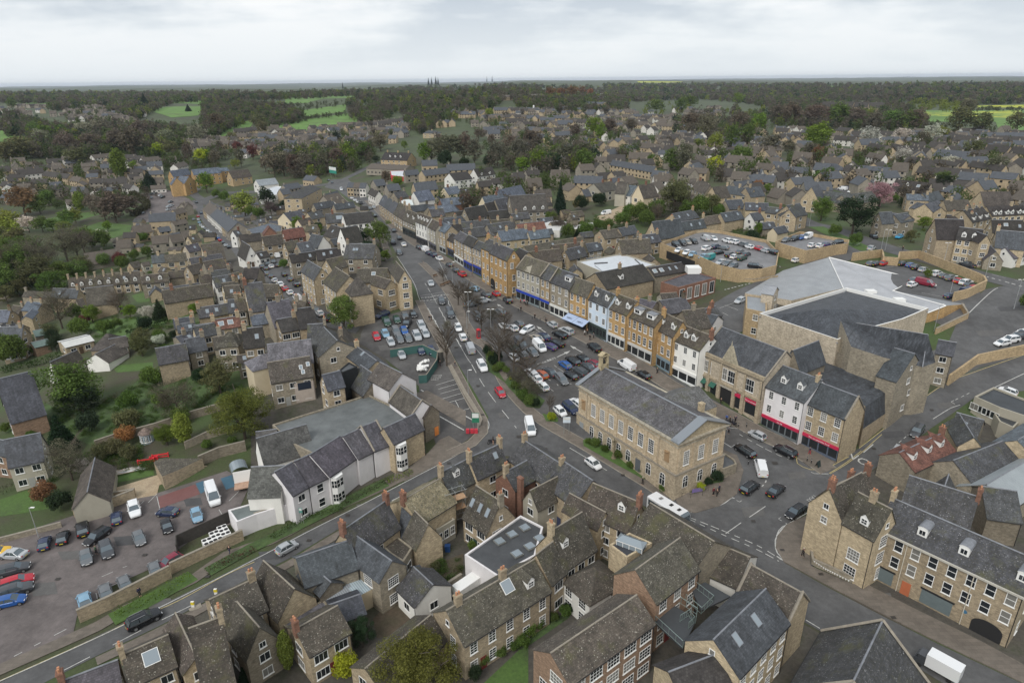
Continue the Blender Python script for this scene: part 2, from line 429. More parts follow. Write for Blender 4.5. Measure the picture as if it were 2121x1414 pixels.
def arch_mesh(w,h,frame=True):
 key=('arch',w,h,frame)
 if key in _wc:return _wc[key]
 mb=MB();n=8;r=w/2
 pts=[(-r,-h/2),(r,-h/2),(r,h/2-r)]+[(r*math.cos(a),h/2-r+r*math.sin(a))for a in[math.pi*i/n for i in range(1,n)]]+[(-r,h/2-r)]
 out=[(x*1.13,z*1.06)for x,z in pts]
 k=len(pts)
 for i in range(k):
  j=(i+1)%k
  mb.face([(out[i][0],-.06,out[i][1]),(out[j][0],-.06,out[j][1]),(pts[j][0],-.06,pts[j][1]),(pts[i][0],-.06,pts[i][1])])
  mb.face([(out[i][0],.01,out[i][1]),(out[j][0],.01,out[j][1]),(out[j][0],-.06,out[j][1]),(out[i][0],-.06,out[i][1])])
 mb.box((-.03,-.055,-h/2),(.03,.01,h/2));mb.box((-r,-.05,-.03),(r,.01,.03));mb.box((-r,-.05,h/2-r-.03),(r,.01,h/2-r+.03))
 a=mb.mesh('window',['white_paint']);m2=MB();m2.face([(x,-.02,z)for x,z in pts]);b=m2.mesh('pane',['pane'])
 _wc[key]=(a,b);return _wc[key]
def add_arch(par,x,y,z,rz,w,h,name='window'):
 a,b=arch_mesh(w,h);o=obj(name,a,par,None,(x,y,z),rz);obj('pane',b,o);return o
_dorm={}
def dormer_mesh(kind,roofmat,w=1.25,h=1.25,pitch=45):
 key=(kind,roofmat,w,h,round(pitch))
 if key in _dorm:return _dorm[key]
 mb=MB();hr=w/2*math.tan(rad(48))if kind=='g' else .12;L=(h+hr)/math.tan(rad(pitch))+.25
 base=h/math.tan(rad(pitch))
 mb.face([(-w/2,0,-.3),(w/2,0,-.3),(w/2,0,h),(0,0,h+hr),(-w/2,0,h)],0)
 for s in(-1,1):mb.face([(s*w/2,0,-.3),(s*w/2,base+.4,h),(s*w/2,0,h)][::s],0)
 o=.12
 if kind=='g':
  for s in(-1,1):
   q=[(0,-o,h+hr+.05),(s*(w/2+o),-o,h-o*1.1+.05),(s*(w/2+o),base+.1,h-o*1.1+.05),(0,L,h+hr+.05)]
   mb.prism(q if s<0 else q[::-1],.07,1)
 elif kind=='b':
  mb.prism([(-w/2-o,-o,h+.1),(w/2+o,-o,h+.1),(w/2+o,L,h+.25),(-w/2-o,L,h+.25)],.1,1)
 else:
  n=6;pts=[(-(w/2+o)*math.cos(math.pi*i/n),h+.42*math.sin(math.pi*i/n))for i in range(n+1)]
  for i in range(n):
   mb.face([(pts[i][0],-o,pts[i][1]),(pts[i+1][0],-o,pts[i+1][1]),(pts[i+1][0],L,pts[i+1][1]),(pts[i][0],L,pts[i][1])],1)
  mb.face([(x,-.02,z)for x,z in pts][::-1],0)
 me=mb.mesh('dormer',['white_paint',roofmat]);_dorm[key]=me;return me
def sk_(w,h,white=False):
 key=('sky',w,h,white)
 if key in _dorm:return _dorm[key]
 mb=MB();mb.box((-w/2-.07,-.0,-h/2-.07),(w/2+.07,-.09,h/2+.07),0);mb.face([(-w/2,-.094,-h/2),(w/2,-.094,-h/2),(w/2,-.094,h/2),(-w/2,-.094,h/2)],1)
 me=mb.mesh('skylight',['white_paint' if white else 'lead','roof_glass']);_dorm[key]=me;return me
def cm_(par,x,y,z0,z1,w=.95,d=.6,wc='gry',pots=2,rz=0):
 mb=MB();mb.box((-w/2,-d/2,0),(w/2,d/2,z1-z0-.18));mb.box((-w/2-.07,-d/2-.07,z1-z0-.18),(w/2+.07,d/2+.07,z1-z0-.02));mb.box((-w/2-.02,-d/2-.02,z1-z0-.02),(w/2+.02,d/2+.02,z1-z0+.05))
 o=mb.build('chimney','stone_wall' if wc in STONE else 'render_wall',par,WALLC[wc]);o.location=(x,y,z0);o.rotation_euler=(0,0,rz)
 for i in range(pots):
  q=MB();px=(i-(pots-1)/2)*(w*.8/max(pots,1));q.cyl((px,0),.13,0,.42,8,.10);q.cyl((px,0),.15,.36,.44,8)
  c=q.build('pot','pot',o);c.location=(0,0,z1-z0+.05)
 return o
def solve_ridge(A3,B3,RA,RB,D,pitch,p0=46):
 u=(B3-A3);u.z=0;L=u.length;u.normalize();best=None
 mid=(A3+B3)/2
 for sgn in(1,-1):
  v=Vector((-u.y,u.x,0))*sgn
  for Dd in([D]if D else[4.2+.25*i for i in range(30)]):
   for pt in([pitch]if pitch else range(33,57,1)):
    hr=Dd/2*math.tan(rad(pt));c=.02*(pt-p0)**2+.08*(Dd-7)**2
    if sgn<0:c+=25
    if not RA and not RB and sgn*v.dot(Vector((mid.x,mid.y,0)))*sgn<0:c+=1e6
    for R_,E_ in((RA,A3),(RB,B3)):
     if R_:
      q=proj(E_+v*Dd/2+Vector((0,0,hr)));c+=(q[0]-R_[0])**2+(q[1]-R_[1])**2
    if best is None or c<best[0]:best=(c,sgn,Dd,hr)
 return best
def H(A,B,R=None,D=None,he=5.2,rf='st',wl='buf',k='g',st=None,w=3,ws='c',e=1,ch=(),dm=(),sk=(),RB=None,p=None,lab=None,stem=None,name=None,cat='house',group=None,cw=None,dk='g',ds=.35,oh=.22,wsz=None,shop=None,bk=False,extra=None,pots=2,cg=False,zn=None,back=False):
 a,b=PX(A),PX(B)
 mid=gd((a[0]+b[0])/2,(a[1]+b[1])/2,he);ze=mid.z
 A3,B3=atz(*a,ze),atz(*b,ze)
 swap=False
 if k=='x':
  u=(B3-A3).normalized();v=Vector((-u.y,u.x,0));D=D or 7;m3=(A3+B3)/2;L=(B3-A3).length
  if R:
   r=PX(R);best=None
   for pt in range(22,66):
    q=proj(m3+Vector((0,0,L/2*math.tan(rad(pt)))));c=(q[0]-r[0])**2*.3+(q[1]-r[1])**2
    if best is None or c<best[0]:best=(c,pt)
   hr=L/2*math.tan(rad(best[1]))
  else:hr=L/2*math.tan(rad(p or 46))
 elif k in 'gh':
  _,sgn,D,hr=solve_ridge(A3,B3,PX(R)if R else None,PX(RB)if RB else None,D,p if p else(None if(R or RB)else 42))
  if sgn<0:A3,B3=B3,A3
  if DBG and(D>11.5 or hr/(D/2)>1.35 or hr/(D/2)<.5):print('SOLVE',lab or zn or ZONE,'D=%.1f p=%.0f L=%.1f'%(D,math.degrees(math.atan2(hr,D/2)),(B3-A3).length),A,B)
 else:hr=0;D=D or 7
 return ha_(A3,B3,D,hr,ze,he,rf,wl,k,st,w,ws,e,ch,dm,sk,lab,stem,name,cat,group,cw,dk,ds,oh,wsz,shop,bk,extra,pots,cg,zn)
NH=[0];LH={};CEN=[]
def ha_(A3,B3,D,hr,ze,he,rf='st',wl='buf',k='g',st=None,w=3,ws='c',e=1,ch=(),dm=(),sk=(),lab=None,stem=None,name=None,cat='house',group=None,cw=None,dk='g',ds=.35,oh=.22,wsz=None,shop=None,bk=False,extra=None,pots=2,cg=False,zn=None):
 NH[0]+=1
 A3=Vector((A3[0],A3[1],0));B3=Vector((B3[0],B3[1],0))
 u=(B3-A3);L=u.length-.03;u.normalize();v=Vector((-u.y,u.x,0))
 rz=math.atan2(u.y,u.x)
 cs=[A3,B3,A3+v*D,B3+v*D]
 gb=min(G(c.x,c.y)for c in cs);base=ze-he;CEN.append(((cs[0]+cs[3])/2).xy.to_tuple()+(max(L,D)/2,))
 z0=gb-.4
 dist=math.hypot(A3.x,A3.y);near=dist<300
 wm='stone_wall' if wl in STONE else 'render_wall'
 if not lab and dist>CUT and cat=='house' and k in 'gxh':
  if k=='x':q_=A3+v*D;ST.append((A3+u*L if False else A3+v*D/2+u*0,u,L,D,he,hr*.8,rf,wl,base));return None
  ST.append((A3+v*D/2,u,L,D,he,hr,rf,wl,base));LH.update(D=D,he=he,hr=hr,L=L);return None
 if cat=='house':HC[0]+=1
 rt=root(name or{'f':'flat_roofed_building'}.get(k,('stone_' if wl in STONE else 'rendered_')+'house'),(A3.x,A3.y,base),rz)
 if not lab:
  tag(rt,None,cat,group,None,SHW.get(wl,WLX.get(wl))+' '+SHR[rf]+' house',zn,proj((A3+B3)/2+v*D/2+Vector((0,0,ze))))
 else:tag(rt,lab,cat,group)
 zb=z0-base
 jit=.004*(NH[0]%7)
 mb=MB()
 x0,x1,y0,y1=0.0+jit,L-jit,0.0,D
 if k=='g':
  mb.face([(x0,y0,zb),(x1,y0,zb),(x1,y0,he),(x0,y0,he)]);mb.face([(x1,y1,zb),(x0,y1,zb),(x0,y1,he),(x1,y1,he)])
  mb.face([(x0,y1,zb),(x0,y0,zb),(x0,y0,he),(x0,D/2,he+hr),(x0,y1,he)]);mb.face([(x1,y0,zb),(x1,y1,zb),(x1,y1,he),(x1,D/2,he+hr),(x1,y0,he)])
 elif k=='x':
  mb.face([(x0,y0,zb),(x1,y0,zb),(x1,y0,he),(L/2,y0,he+hr),(x0,y0,he)]);mb.face([(x1,y1,zb),(x0,y1,zb),(x0,y1,he),(L/2,y1,he+hr),(x1,y1,he)])
  mb.face([(x0,y1,zb),(x0,y0,zb),(x0,y0,he),(x0,y1,he)]);mb.face([(x1,y0,zb),(x1,y1,zb),(x1,y1,he),(x1,y0,he)])
 else:
  par=.5 if k=='f' else 0
  for q in(((x0,y0),(x1,y0)),((x1,y0),(x1,y1)),((x1,y1),(x0,y1)),((x0,y1),(x0,y0))):
   (a,b),(c,d)=q;mb.face([(a,b,zb),(c,d,zb),(c,d,he+par),(a,b,he+par)])
  if k=='f':
   t=.3
   mb.face([(x0,y0,he+par),(x1,y0,he+par),(x1-t,y0+t,he+par),(x0+t,y0+t,he+par)]);mb.face([(x1,y0,he+par),(x1,y1,he+par),(x1-t,y1-t,he+par),(x1-t,y0+t,he+par)])
   mb.face([(x1,y1,he+par),(x0,y1,he+par),(x0+t,y1-t,he+par),(x1-t,y1-t,he+par)]);mb.face([(x0,y1,he+par),(x0,y0,he+par),(x0+t,y0+t,he+par),(x0+t,y1-t,he+par)])
   for(a,b),(c,d)in(((x0+t,y0+t),(x1-t,y0+t)),((x1-t,y0+t),(x1-t,y1-t)),((x1-t,y1-t),(x0+t,y1-t)),((x0+t,y1-t),(x0+t,y0+t))):mb.face([(c,d,he),(a,b,he),(a,b,he+par),(c,d,he+par)])
 rr=R0.Random(NH[0])if False else random.Random(NH[0]*13+5)
 vc=rr.uniform(.88,1.12);wcol=tuple(c*vc for c in WALLC[wl])
 wo=mb.build('walls',wm,rt,wcol)
 rm,rc=ROOFC[rf];vr=rr.uniform(.85,1.18);rc=tuple(c*vr*rr.uniform(.96,1.04)for c in rc)
 mb=MB();o=oh;og=.14;t=.12
 if k=='g':
  s=hr/(D/2)
  e0,e1=-og,L+og
  mb.prism([(e0,-o,he-o*s+t),(e1,-o,he-o*s+t),(e1,D/2,he+hr+t),(e0,D/2,he+hr+t)],t)
  mb.prism([(e1,D+o,he-o*s+t),(e0,D+o,he-o*s+t),(e0,D/2,he+hr+t),(e1,D/2,he+hr+t)],t)
  slope=[(lambda f,g:((f*L,g*D/2,he+hr*g+t),0)),s]
 elif k=='x':
  s=hr/(L/2)
  mb.prism([(-o,D+og,he-o*s+t),(-o,-og,he-o*s+t),(L/2,-og,he+hr+t),(L/2,D+og,he+hr+t)],t)
  mb.prism([(L+o,-og,he-o*s+t),(L+o,D+og,he-o*s+t),(L/2,D+og,he+hr+t),(L/2,-og,he+hr+t)],t)
 elif k=='h':
  s=hr/(D/2);q=min(D/2,L/2-.3);a=[(-o,-o,he-o*s+t),(L+o,-o,he-o*s+t),(L+o,D+o,he-o*s+t),(-o,D+o,he-o*s+t)];r1=(q,D/2,he+hr+t);r2=(L-q,D/2,he+hr+t)
  mb.face([a[0],a[1],r2,r1]);mb.face([a[1],a[2],r2]);mb.face([a[2],a[3],r1,r2]);mb.face([a[3],a[0],r1])
  for i in range(4):j=(i+1)%4;mb.face([a[i],tuple(Vector(a[i])-Vector((0,0,t))),tuple(Vector(a[j])-Vector((0,0,t))),a[j]])
  mb.face([tuple(Vector(z_)-Vector((0,0,t)))for z_ in a[::-1]])
 else:
  g_=.3 if k=='f' else-.15
  if k=='f':mb.face([(g_,g_,he+.01),(L-g_,g_,he+.01),(L-g_,D-g_,he+.01),(g_,D-g_,he+.01)])
 if mb.f:
  ro=mb.build('roof',rm,rt,rc)
  if near and k in 'gx':
   rb=MB()
   if k=='g':rb.bar((-og,D/2,he+hr+t+.01),(L+og,D/2,he+hr+t+.01),.11,6)
   else:rb.bar((L/2,-og,he+hr+t+.01),(L/2,D+og,he+hr+t+.01),.11,6)
   rb.build('ridge','lead' if rm!='stone_tiles' else 'kerb',ro)
   if k=='g' and near:
    gb2=MB();gb2.bar((0,-o-.05,he-o*s+.02),(L,-o-.05,he-o*s+.02),.06,5)
    gb2.bar((L-.1,-.07,he),(L-.1,-.07,zb),.05,5)
    gb2.build('gutter','dark',rt)
  if cg and k=='g':
   for xx in(0,L):
    cb=MB()
    for sg in(0,1):
     yA=-o if sg==0 else D+o;pA=Vector((xx,yA,he-o*s+t+.12));pB=Vector((xx,D/2,he+hr+t+.18))
     cb.bar(pA,pB,.2,4)
    cb.build('coping','kerb',rt)
 st_=st if st is not None else(1 if he<3.6 else 2 if he<7 else 3)
 if wsz is None:wsz=(1.25,1.15,2,1)if ws=='c' else(.95,1.6,2,4)if ws=='s' else(1.7,1.25,3,1)
 ww,wh,wc_,wr_=wsz
 sh=he/max(st_,1)
 wh=min(wh,sh*.62)
 k0=1 if shop else 0
 rows=w if isinstance(w,(list,tuple))else[w]*st_
 if not bk:
  for s_ in range(k0,st_):
   n=rows[min(s_,len(rows)-1)]
   for i in range(n):
    x=L*(i+.5)/n
    if ww>L/n*.85:continue
    if not near and rr.random()<.04:continue
    aw(rt,x+rr.uniform(-.05,.05),0,sh*(s_+.54),0,ww,wh,wc_,wr_,near)
  if near and not shop and L>5 and k in 'gx' and rows[0]:
   dx=L*(1.0/rows[0])if rows[0]>1 else L*.25
   db=MB();db.box((-.48,-.04,0),(.48,.02,2.05),0)
   d_=db.build('door','painted',rt,rr.choice([(.03,.06,.05),(.15,.02,.02),(.04,.05,.10),(.3,.3,.28),(.08,.05,.03)]));d_.location=(dx,0,.02)
  cam=Vector((0,0,0))
  for xe,nrm in((0,-u),(L,u)):
   pt=A3+u*xe+v*D/2
   if nrm.dot(cam-pt)>0 and e:
    for s_ in range(st_):
     for i in range(e):
      y=D*(i+.5)/e if e>1 else D*.5+rr.choice((-.15,0,.15))*D
      aw(rt,xe+(-jit if xe else jit)*1,y,sh*(s_+.54),rad(-90)if xe==0 else rad(90),ww if D/e>ww*1.3 else ww*.7,wh,wc_,wr_,near)
    if near and k=='g' and hr>2.4:aw(rt,xe,D/2,he+hr*.32,rad(-90)if xe==0 else rad(90),.6,.7,1,1,near)
  if k=='x' and hr>2.2 and near:aw(rt,L/2,0,he+hr*.25,0,.75,.8,2,1,near)
 if not ch and not lab and cat=='house' and k in 'gh' and he>3.3 and rr.random()<.75:ch=(rr.choice((.04,.5,.96,.3)),)+((.96,)if rr.random()<.25 else())
 if not sk and not lab and k=='g' and rr.random()<.3:sk=((rr.uniform(.2,.8),.5),)
 for c in ch:
  t_,pc=(c,None)if not isinstance(c,tuple)else c
  zz=he+hr
  cm_(rt,*((t_*L,D/2)if k!='x' else(L/2,t_*D)),zz-1.0,zz+1.5,.95,.62,cw or(wl if wl in STONE else 'brk'),pots if near else 0,rad(90)if k!='x' and t_ in(0,1,.03,.97)else 0)
 if k=='g':
  pitch=math.degrees(math.atan2(hr,D/2))
  for t_ in dm:
   y=ds*D/2;dw,dh=(1.25,1.2)if dk!='b' else(2.4,1.2)
   d_=obj('dormer',dormer_mesh(dk,rm if dk=='g' else 'lead',dw,dh,pitch),rt,rc,(t_*L,y,he+hr*ds+t))
   aw(d_,0,-.005,dh*.5,0,dw*.62,dh*.62,2,2 if dk=='g' else 1,near,False)
  for q in sk:
   t_,g_=q[0],q[1];sw,shh=(q[2],q[3])if len(q)>3 else(.75,1.1)
   o_=obj('skylight',sk_(sw,shh,len(q)>4),rt,None,(t_*L,g_*D/2,he+hr*g_+t+.02));o_.rotation_euler=(rad(-(90-pitch)),0,0)
 elif k=='x':
  pitch=math.degrees(math.atan2(hr,L/2))
  for q in sk:
   t_,g_=q[0],q[1]
   o_=obj('skylight',sk_(.75,1.1),rt,None,(L-(1-g_)*0-g_*L/2,t_*D,he+hr*g_+t+.02));o_.rotation_euler=(rad(-(90-pitch)),0,rad(90))
 if shop:sf_(rt,L,min(sh,3.2)*.98,**shop)
 LH.update(rt=rt,L=L,D=D,he=he,hr=hr,u=u,v=v,A=A3,ze=ze,base=base,sh=sh)
 return rt
def sf_(rt,L,h,col=(.05,.06,.07),fas=None,n=3,txt=None,tcol=(.75,.75,.75),tsize=.5,aw=None):
 mb=MB();y=-.16
 mb.box((.15,y,0),(L-.15,.02,.5));mb.box((.15,y,h-.75),(L-.15,.02,h-.62))
 for i in range(n+1):
  x=.15+(L-.3)*i/n;mb.box((max(x-.12,.15),y-.02,0),(min(x+.12,L-.15),.02,h-.62))
 so=mb.build('shopfront','painted',rt,col)
 g=MB();g.face([(.2,-.1,.5),(L-.2,-.1,.5),(L-.2,-.1,h-.75),(.2,-.1,h-.75)]);g.build('display_window','pane',so)
 f=MB();f.box((.1,-.26,h-.62),(L-.1,.02,h));fo=f.build('fascia','painted',rt,fas or col)
 if txt:to_(fo,txt,(L/2,-.275,h-.31),tsize,tcol)
 if aw:
  c,x0,x1,dep,atx=aw
  n_=max(1,round((x1-x0)/4));wd=(x1-x0)/n_
  for i in range(n_):
   a=MB();a.prism([(x0+i*wd+.05,-dep,h-1.15),(x0+(i+1)*wd-.05,-dep,h-1.15),(x0+(i+1)*wd-.05,-.28,h-.05),(x0+i*wd+.05,-.28,h-.05)],.05)
   ao=a.build('awning','painted',rt,c)
   if atx:
    t_=to_(ao,atx,(x0+(i+.5)*wd,-dep*.62-.1,h-.68),.75,(.08,.09,.13));t_.rotation_euler=(math.atan2(1.1,dep-.28),0,0);t_.location.z+=.02
_txt={}
def text_mesh(s,size):
 if(s,size)in _txt:return _txt[(s,size)]
 cu=bpy.data.curves.new('lettering','FONT');cu.body=s;cu.size=size;cu.align_x='CENTER';cu.align_y='CENTER';cu.extrude=.008;cu.resolution_u=2
 o=bpy.data.objects.new('tmp',cu);COL.objects.link(o);bpy.context.view_layer.update()
 me=bpy.data.meshes.new_from_object(o.evaluated_get(bpy.context.evaluated_depsgraph_get()));bpy.data.objects.remove(o);bpy.data.curves.remove(cu)
 me.name='lettering';me.materials.clear();me.materials.append(MATS['painted']);_txt[(s,size)]=me;return me
def to_(par,s,loc,size,col):
 o=obj('lettering',text_mesh(s,size),par,col,loc);o.rotation_euler=(rad(90),0,0);return o
def ROW(pts,R=None,RB=None,n=None,specs=None,**kw):
 """a terrace: pts = eave corners left to right, one building per segment"""
 for i in range(len(pts)-1):
  q=dict(kw)
  if i==0 and R:q['R']=R
  if i==len(pts)-2 and RB:q['RB']=RB
  if i>0 or not R:
   if 'RB' not in q and 'D' not in q:q['D']=ROW.D;q['p']=ROW.p
  if specs:q.update(specs[i%len(specs)])
  H(pts[i],pts[i+1],**q)
  ROW.D=LH['D'];ROW.p=math.degrees(math.atan2(LH['hr'],LH['D']/2))or 42
def lerp(a,b,t):return(a[0]+(b[0]-a[0])*t,a[1]+(b[1]-a[1])*t)
def TER(A,B,n,**kw):
 """n equal terraced houses between two eave points"""
 ROW([lerp(A,B,i/n)for i in range(n+1)],**kw)
def bk_(pts,rf='fl',wl='buf',par=.5,lab=None,name='flat_roofed_building',cat='building',z=None,b0_=None,apex=None,win=None,hts=None,wcol=None,rcol=None,zn=None,parmat=None):
 """footprint from roof-edge picture points at height h (3rd value); level roof unless hts varies"""
 h0=pts[0][2];c=(sum(p[0]for p in pts)/len(pts),sum(p[1]for p in pts)/len(pts));q=PX(c)
 m=gd(q[0],q[1],h0);zt=m.z;base=zt-h0
 if b0_ is not None:base=b0_;zt=base+h0
 W=[atz(*PX(p[:2]),base+p[2])for p in pts]
 ar=sum(W[i].x*W[(i+1)%len(W)].y-W[(i+1)%len(W)].x*W[i].y for i in range(len(W)))
 if ar<0:W.reverse()
 cx=sum(w.x for w in W)/len(W);cy=sum(w.y for w in W)/len(W)
 o=Vector((cx,cy,base));Lc=[w-o for w in W]
 zb=min(G(w.x,w.y)for w in W)-.4-base
 rt=root(name,o)
 if lab:tag(rt,lab,cat)
 else:tag(rt,None,cat,None,None,ROOFW[rf]+' roofed '+SHW.get(wl,WLX.get(wl))+' '+SHR[rf]+' '+cat,zn,proj(o))
 n=len(Lc);mb=MB()
 inn=[]
 for i in range(n):
  a,b,c_=Lc[i-1],Lc[i],Lc[(i+1)%n]
  d1=(b-a).normalized();d2=(c_-b).normalized();n1=Vector((-d1.y,d1.x,0));n2=Vector((-d2.y,d2.x,0));k=(n1+n2)
  k=k.normalized()/max(.35,math.sqrt(max(.01,(1+n1.dot(n2))/2)))if k.length>.1 else n1
  inn.append(b+k*.3)
 up=Vector((0,0,par))
 for i in range(n):
  j=(i+1)%n;a,b=Lc[i],Lc[j]
  mb.face([(a.x,a.y,zb),(b.x,b.y,zb),b+up,a+up],0)
  if par:mb.face([a+up,b+up,inn[j]+up,inn[i]+up],1);mb.face([inn[j],inn[i],inn[i]+up,inn[j]+up],1)
 mb.build('walls',['stone_wall' if wl in STONE else 'render_wall',parmat or('stone_wall' if wl in STONE else 'render_wall')],rt,wcol or WALLC[wl])
 rb=MB();ring=inn if par else Lc
 if apex:
  ap=atz(*PX(apex[:2]),base+apex[2])-o
  for i in range(n):j=(i+1)%n;rb.face([ring[i],ring[j],ap])
 else:rb.face(ring)
 rb.build('roof',ROOFC[rf][0],rt,rcol or ROOFC[rf][1])
 if win:
  for(i,cols,rows_,sz)in win:
   a3=atz(*PX(pts[i][:2]),base+pts[i][2])-o;b3=atz(*PX(pts[(i+1)%len(pts)][:2]),base+pts[(i+1)%len(pts)][2])-o
   d=b3-a3;d.z=0;Lw=d.length;d.normalize();nn=Vector((d.y,-d.x,0))
   if nn.dot(-(o+a3))<0:nn=-nn
   ang=math.atan2(nn.y,nn.x)+rad(90)
   for r_ in range(rows_):
    for c2 in range(cols):
     pp=a3+d*(Lw*(c2+.5)/cols)+nn*.01;aw(rt,pp.x,pp.y,h0*(r_+.55)/rows_,ang,*sz,near=True)
 bk_.last=(rt,o,base,zt)
 return rt
def PR(x,y,rt,z):
 """picture point -> local position at absolute height z in a block's frame"""
 return atz(*PX((x,y)),z)-rt.location
LEAFM={}
def lc_(name,blobs,n,size,seed,flat=.0,up=.3,mat='foliage'):
 rnd=random.Random(seed);v=[];f=[]
 tot=sum(b[3]**2 for b in blobs)
 for(cx,cy,cz,r,sq)in blobs:
  k=int(n*r*r/tot)
  for _ in range(k):
   while True:
    d=Vector((rnd.uniform(-1,1),rnd.uniform(-1,1),rnd.uniform(-1,1)))
    if .15<d.length<1:break
   d=d.normalized()*(rnd.random()**.35)
   c=Vector((cx+d.x*r,cy+d.y*r,cz+d.z*r*sq))
   s=size*rnd.uniform(.6,1.4)
   a=Vector((rnd.uniform(-1,1),rnd.uniform(-1,1),rnd.uniform(-.6,.6)+up*0)).normalized()
   q=(d+Vector((rnd.uniform(-.8,.8),rnd.uniform(-.8,.8),rnd.uniform(-.2,1.0)))).normalized()
   a=a-q*a.dot(q)
   if a.length<.1:continue
   a.normalize();b=q.cross(a)
   i=len(v)
   if rnd.random()<.5:v+=[c+a*s,c-a*s*.5+b*s*.8,c-a*s*.5-b*s*.8];f.append((i,i+1,i+2))
   else:v+=[c+a*s*.9,c+b*s*.6,c-a*s*.9,c-b*s*.6];f.append((i,i+1,i+2,i+3))
 me=bpy.data.meshes.new(name);me.from_pydata([tuple(x)for x in v],[],f);me.materials.append(MATS[mat]);me.update();return me
def trunk_mesh(seed,h=.55,r=.022,nb=9,spread=.32,twigs=False,top=.95):
 rnd=random.Random(seed);mb=MB()
 pts=[Vector((0,0,-.03))]
 for i in range(1,6):pts.append(Vector((rnd.uniform(-.01,.01)*i,rnd.uniform(-.01,.01)*i,top*i/5*.9)))
 for i in range(5):mb.bar(pts[i],pts[i+1],r*(1-i*.18),6,r*(1-(i+1)*.18))
 for i in range(nb):
  t=rnd.uniform(.25,.85);a=rnd.uniform(0,6.28)if nb>9 else i*2.4;z=top*t*.9
  o=Vector((0,0,z));L=spread*rnd.uniform(.7,1.1)*(1.15-t*.5)
  e=o+Vector((math.cos(a)*L,math.sin(a)*L,L*rnd.uniform(.6,1.3)))
  mb.bar(o,e,r*.5*(1.1-t),5,r*.18)
  if twigs:
   for k in range(7):
    tt=rnd.uniform(.3,1);s0=o.lerp(e,tt);aa=a+rnd.uniform(-1.2,1.2);l2=L*rnd.uniform(.3,.6)
    e2=s0+Vector((math.cos(aa)*l2,math.sin(aa)*l2,l2*rnd.uniform(.3,1.3)));mb.bar(s0,e2,r*.16,3,r*.05)
    for q in range(5):
     s1=s0.lerp(e2,rnd.uniform(.3,1));a3=aa+rnd.uniform(-1.4,1.4);l3=l2*rnd.uniform(.3,.55)
     mb.bar(s1,s1+Vector((math.cos(a3)*l3,math.sin(a3)*l3,l3*rnd.uniform(0,1.3))),r*.07,3,r*.02)
 return mb.mesh('trunk',['bark'])
def crown_blobs(seed,kind):
 rnd=random.Random(seed);B=[]
 if kind=='cone':
  for i in range(60):
   t=i/60;z=.08+.9*t;r=.30*(1-t)**.85;a=i*2.4;B.append((math.cos(a)*r*.62,math.sin(a)*r*.62,z,max(.035,r*.5),.8))
  return B
 if kind=='column':
  for i in range(34):
   t=i/34;z=.1+.86*t;r=.16*math.sin(math.pi*(.12+.8*t));a=i*2.4;B.append((math.cos(a)*r*.6,math.sin(a)*r*.6,z,r*.65,1.3))
  return B
 if kind=='bush':
  for i in range(22):
   a=i*2.4;q=math.sqrt(i/22)*.62;B.append((math.cos(a)*q,math.sin(a)*q,.45+.25*(1-q)+rnd.uniform(-.12,.12),rnd.uniform(.22,.36),.9))
  return B
 n=34
 for i in range(n):
  z=1-2*(i+.5)/n;a=i*2.4+rnd.uniform(-.4,.4);q=math.sqrt(1-z*z)
  k=rnd.uniform(.6,1.12)*(1+.16*math.sin(a*2+seed)+.1*math.sin(a*3+z*4))
  if z<-.7 and rnd.random()<.5:continue
  B.append((math.cos(a)*q*.30*k,math.sin(a)*q*.30*k,.56+z*.38*k,rnd.uniform(.06,.15),rnd.uniform(.7,1.1)))
 for i in range(8):B.append((rnd.uniform(-.14,.14),rnd.uniform(-.14,.14),.6+rnd.uniform(-.15,.2),.13,.9))
 return B
TK={}
def tree_kinds():
 for i in range(3):
  TK['round%d'%i]=(lc_('crown',crown_blobs(10+i,'round'),6500,.016,20+i),trunk_mesh(i))
  TK['roundhi%d'%i]=(lc_('crown',crown_blobs(40+i,'round'),26000,.0085,50+i),trunk_mesh(i+5,nb=14))
  TK['bare%d'%i]=(lc_('crown',crown_blobs(70+i,'round'),7000,.009,80+i),trunk_mesh(i+9,r=.02,nb=16,twigs=True))
  TK['far%d'%i]=(lc_('crown',crown_blobs(90+i,'round'),1500,.032,95+i),trunk_mesh(i+2,nb=5))
  TK['bush%d'%i]=(lc_('crown',crown_blobs(30+i,'bush'),3600,.05,33+i),None)
 TK['cone0']=(lc_('crown',crown_blobs(1,'cone'),9000,.018,2),trunk_mesh(7,nb=2))
 TK['column0']=(lc_('crown',crown_blobs(1,'column'),7000,.016,3),trunk_mesh(8,nb=3))
 TK['skel0']=(lc_('crown',crown_blobs(170,'round'),1500,.007,180),trunk_mesh(33,r=.03,nb=30,spread=.36,twigs=True));TK['skel1']=(lc_('crown',crown_blobs(171,'round'),1500,.007,181),trunk_mesh(37,r=.028,nb=28,spread=.34,twigs=True))
tree_kinds()
TC={'grn':(.09,.135,.036),'frs':(.115,.17,.03),'yel':(.26,.30,.03),'olv':(.11,.115,.055),'brn':(.12,.098,.074),'gbr':(.12,.115,.08),'drk':(.03,.048,.026),'con':(.022,.038,.022),'cop':(.17,.10,.055),'red':(.13,.05,.045),'pal':(.20,.21,.14),'wht':(.42,.40,.34),'pnk':(.33,.22,.22),'yew':(.10,.105,.03),'ora':(.24,.12,.055),'ylg':(.17,.20,.045),'pur':(.11,.085,.085)}
TW={'grn':'green leafy','frs':'fresh green','yel':'bright yellow-green','olv':'olive green','brn':'bare brown','gbr':'half-bare grey-brown','drk':'dark evergreen','con':'dark conifer','cop':'copper','red':'dark red','pal':'pale grey-green','wht':'white blossoming','pnk':'pink blossoming','yew':'dark olive','ora':'orange','ylg':'yellow-green','pur':'purplish bare'}
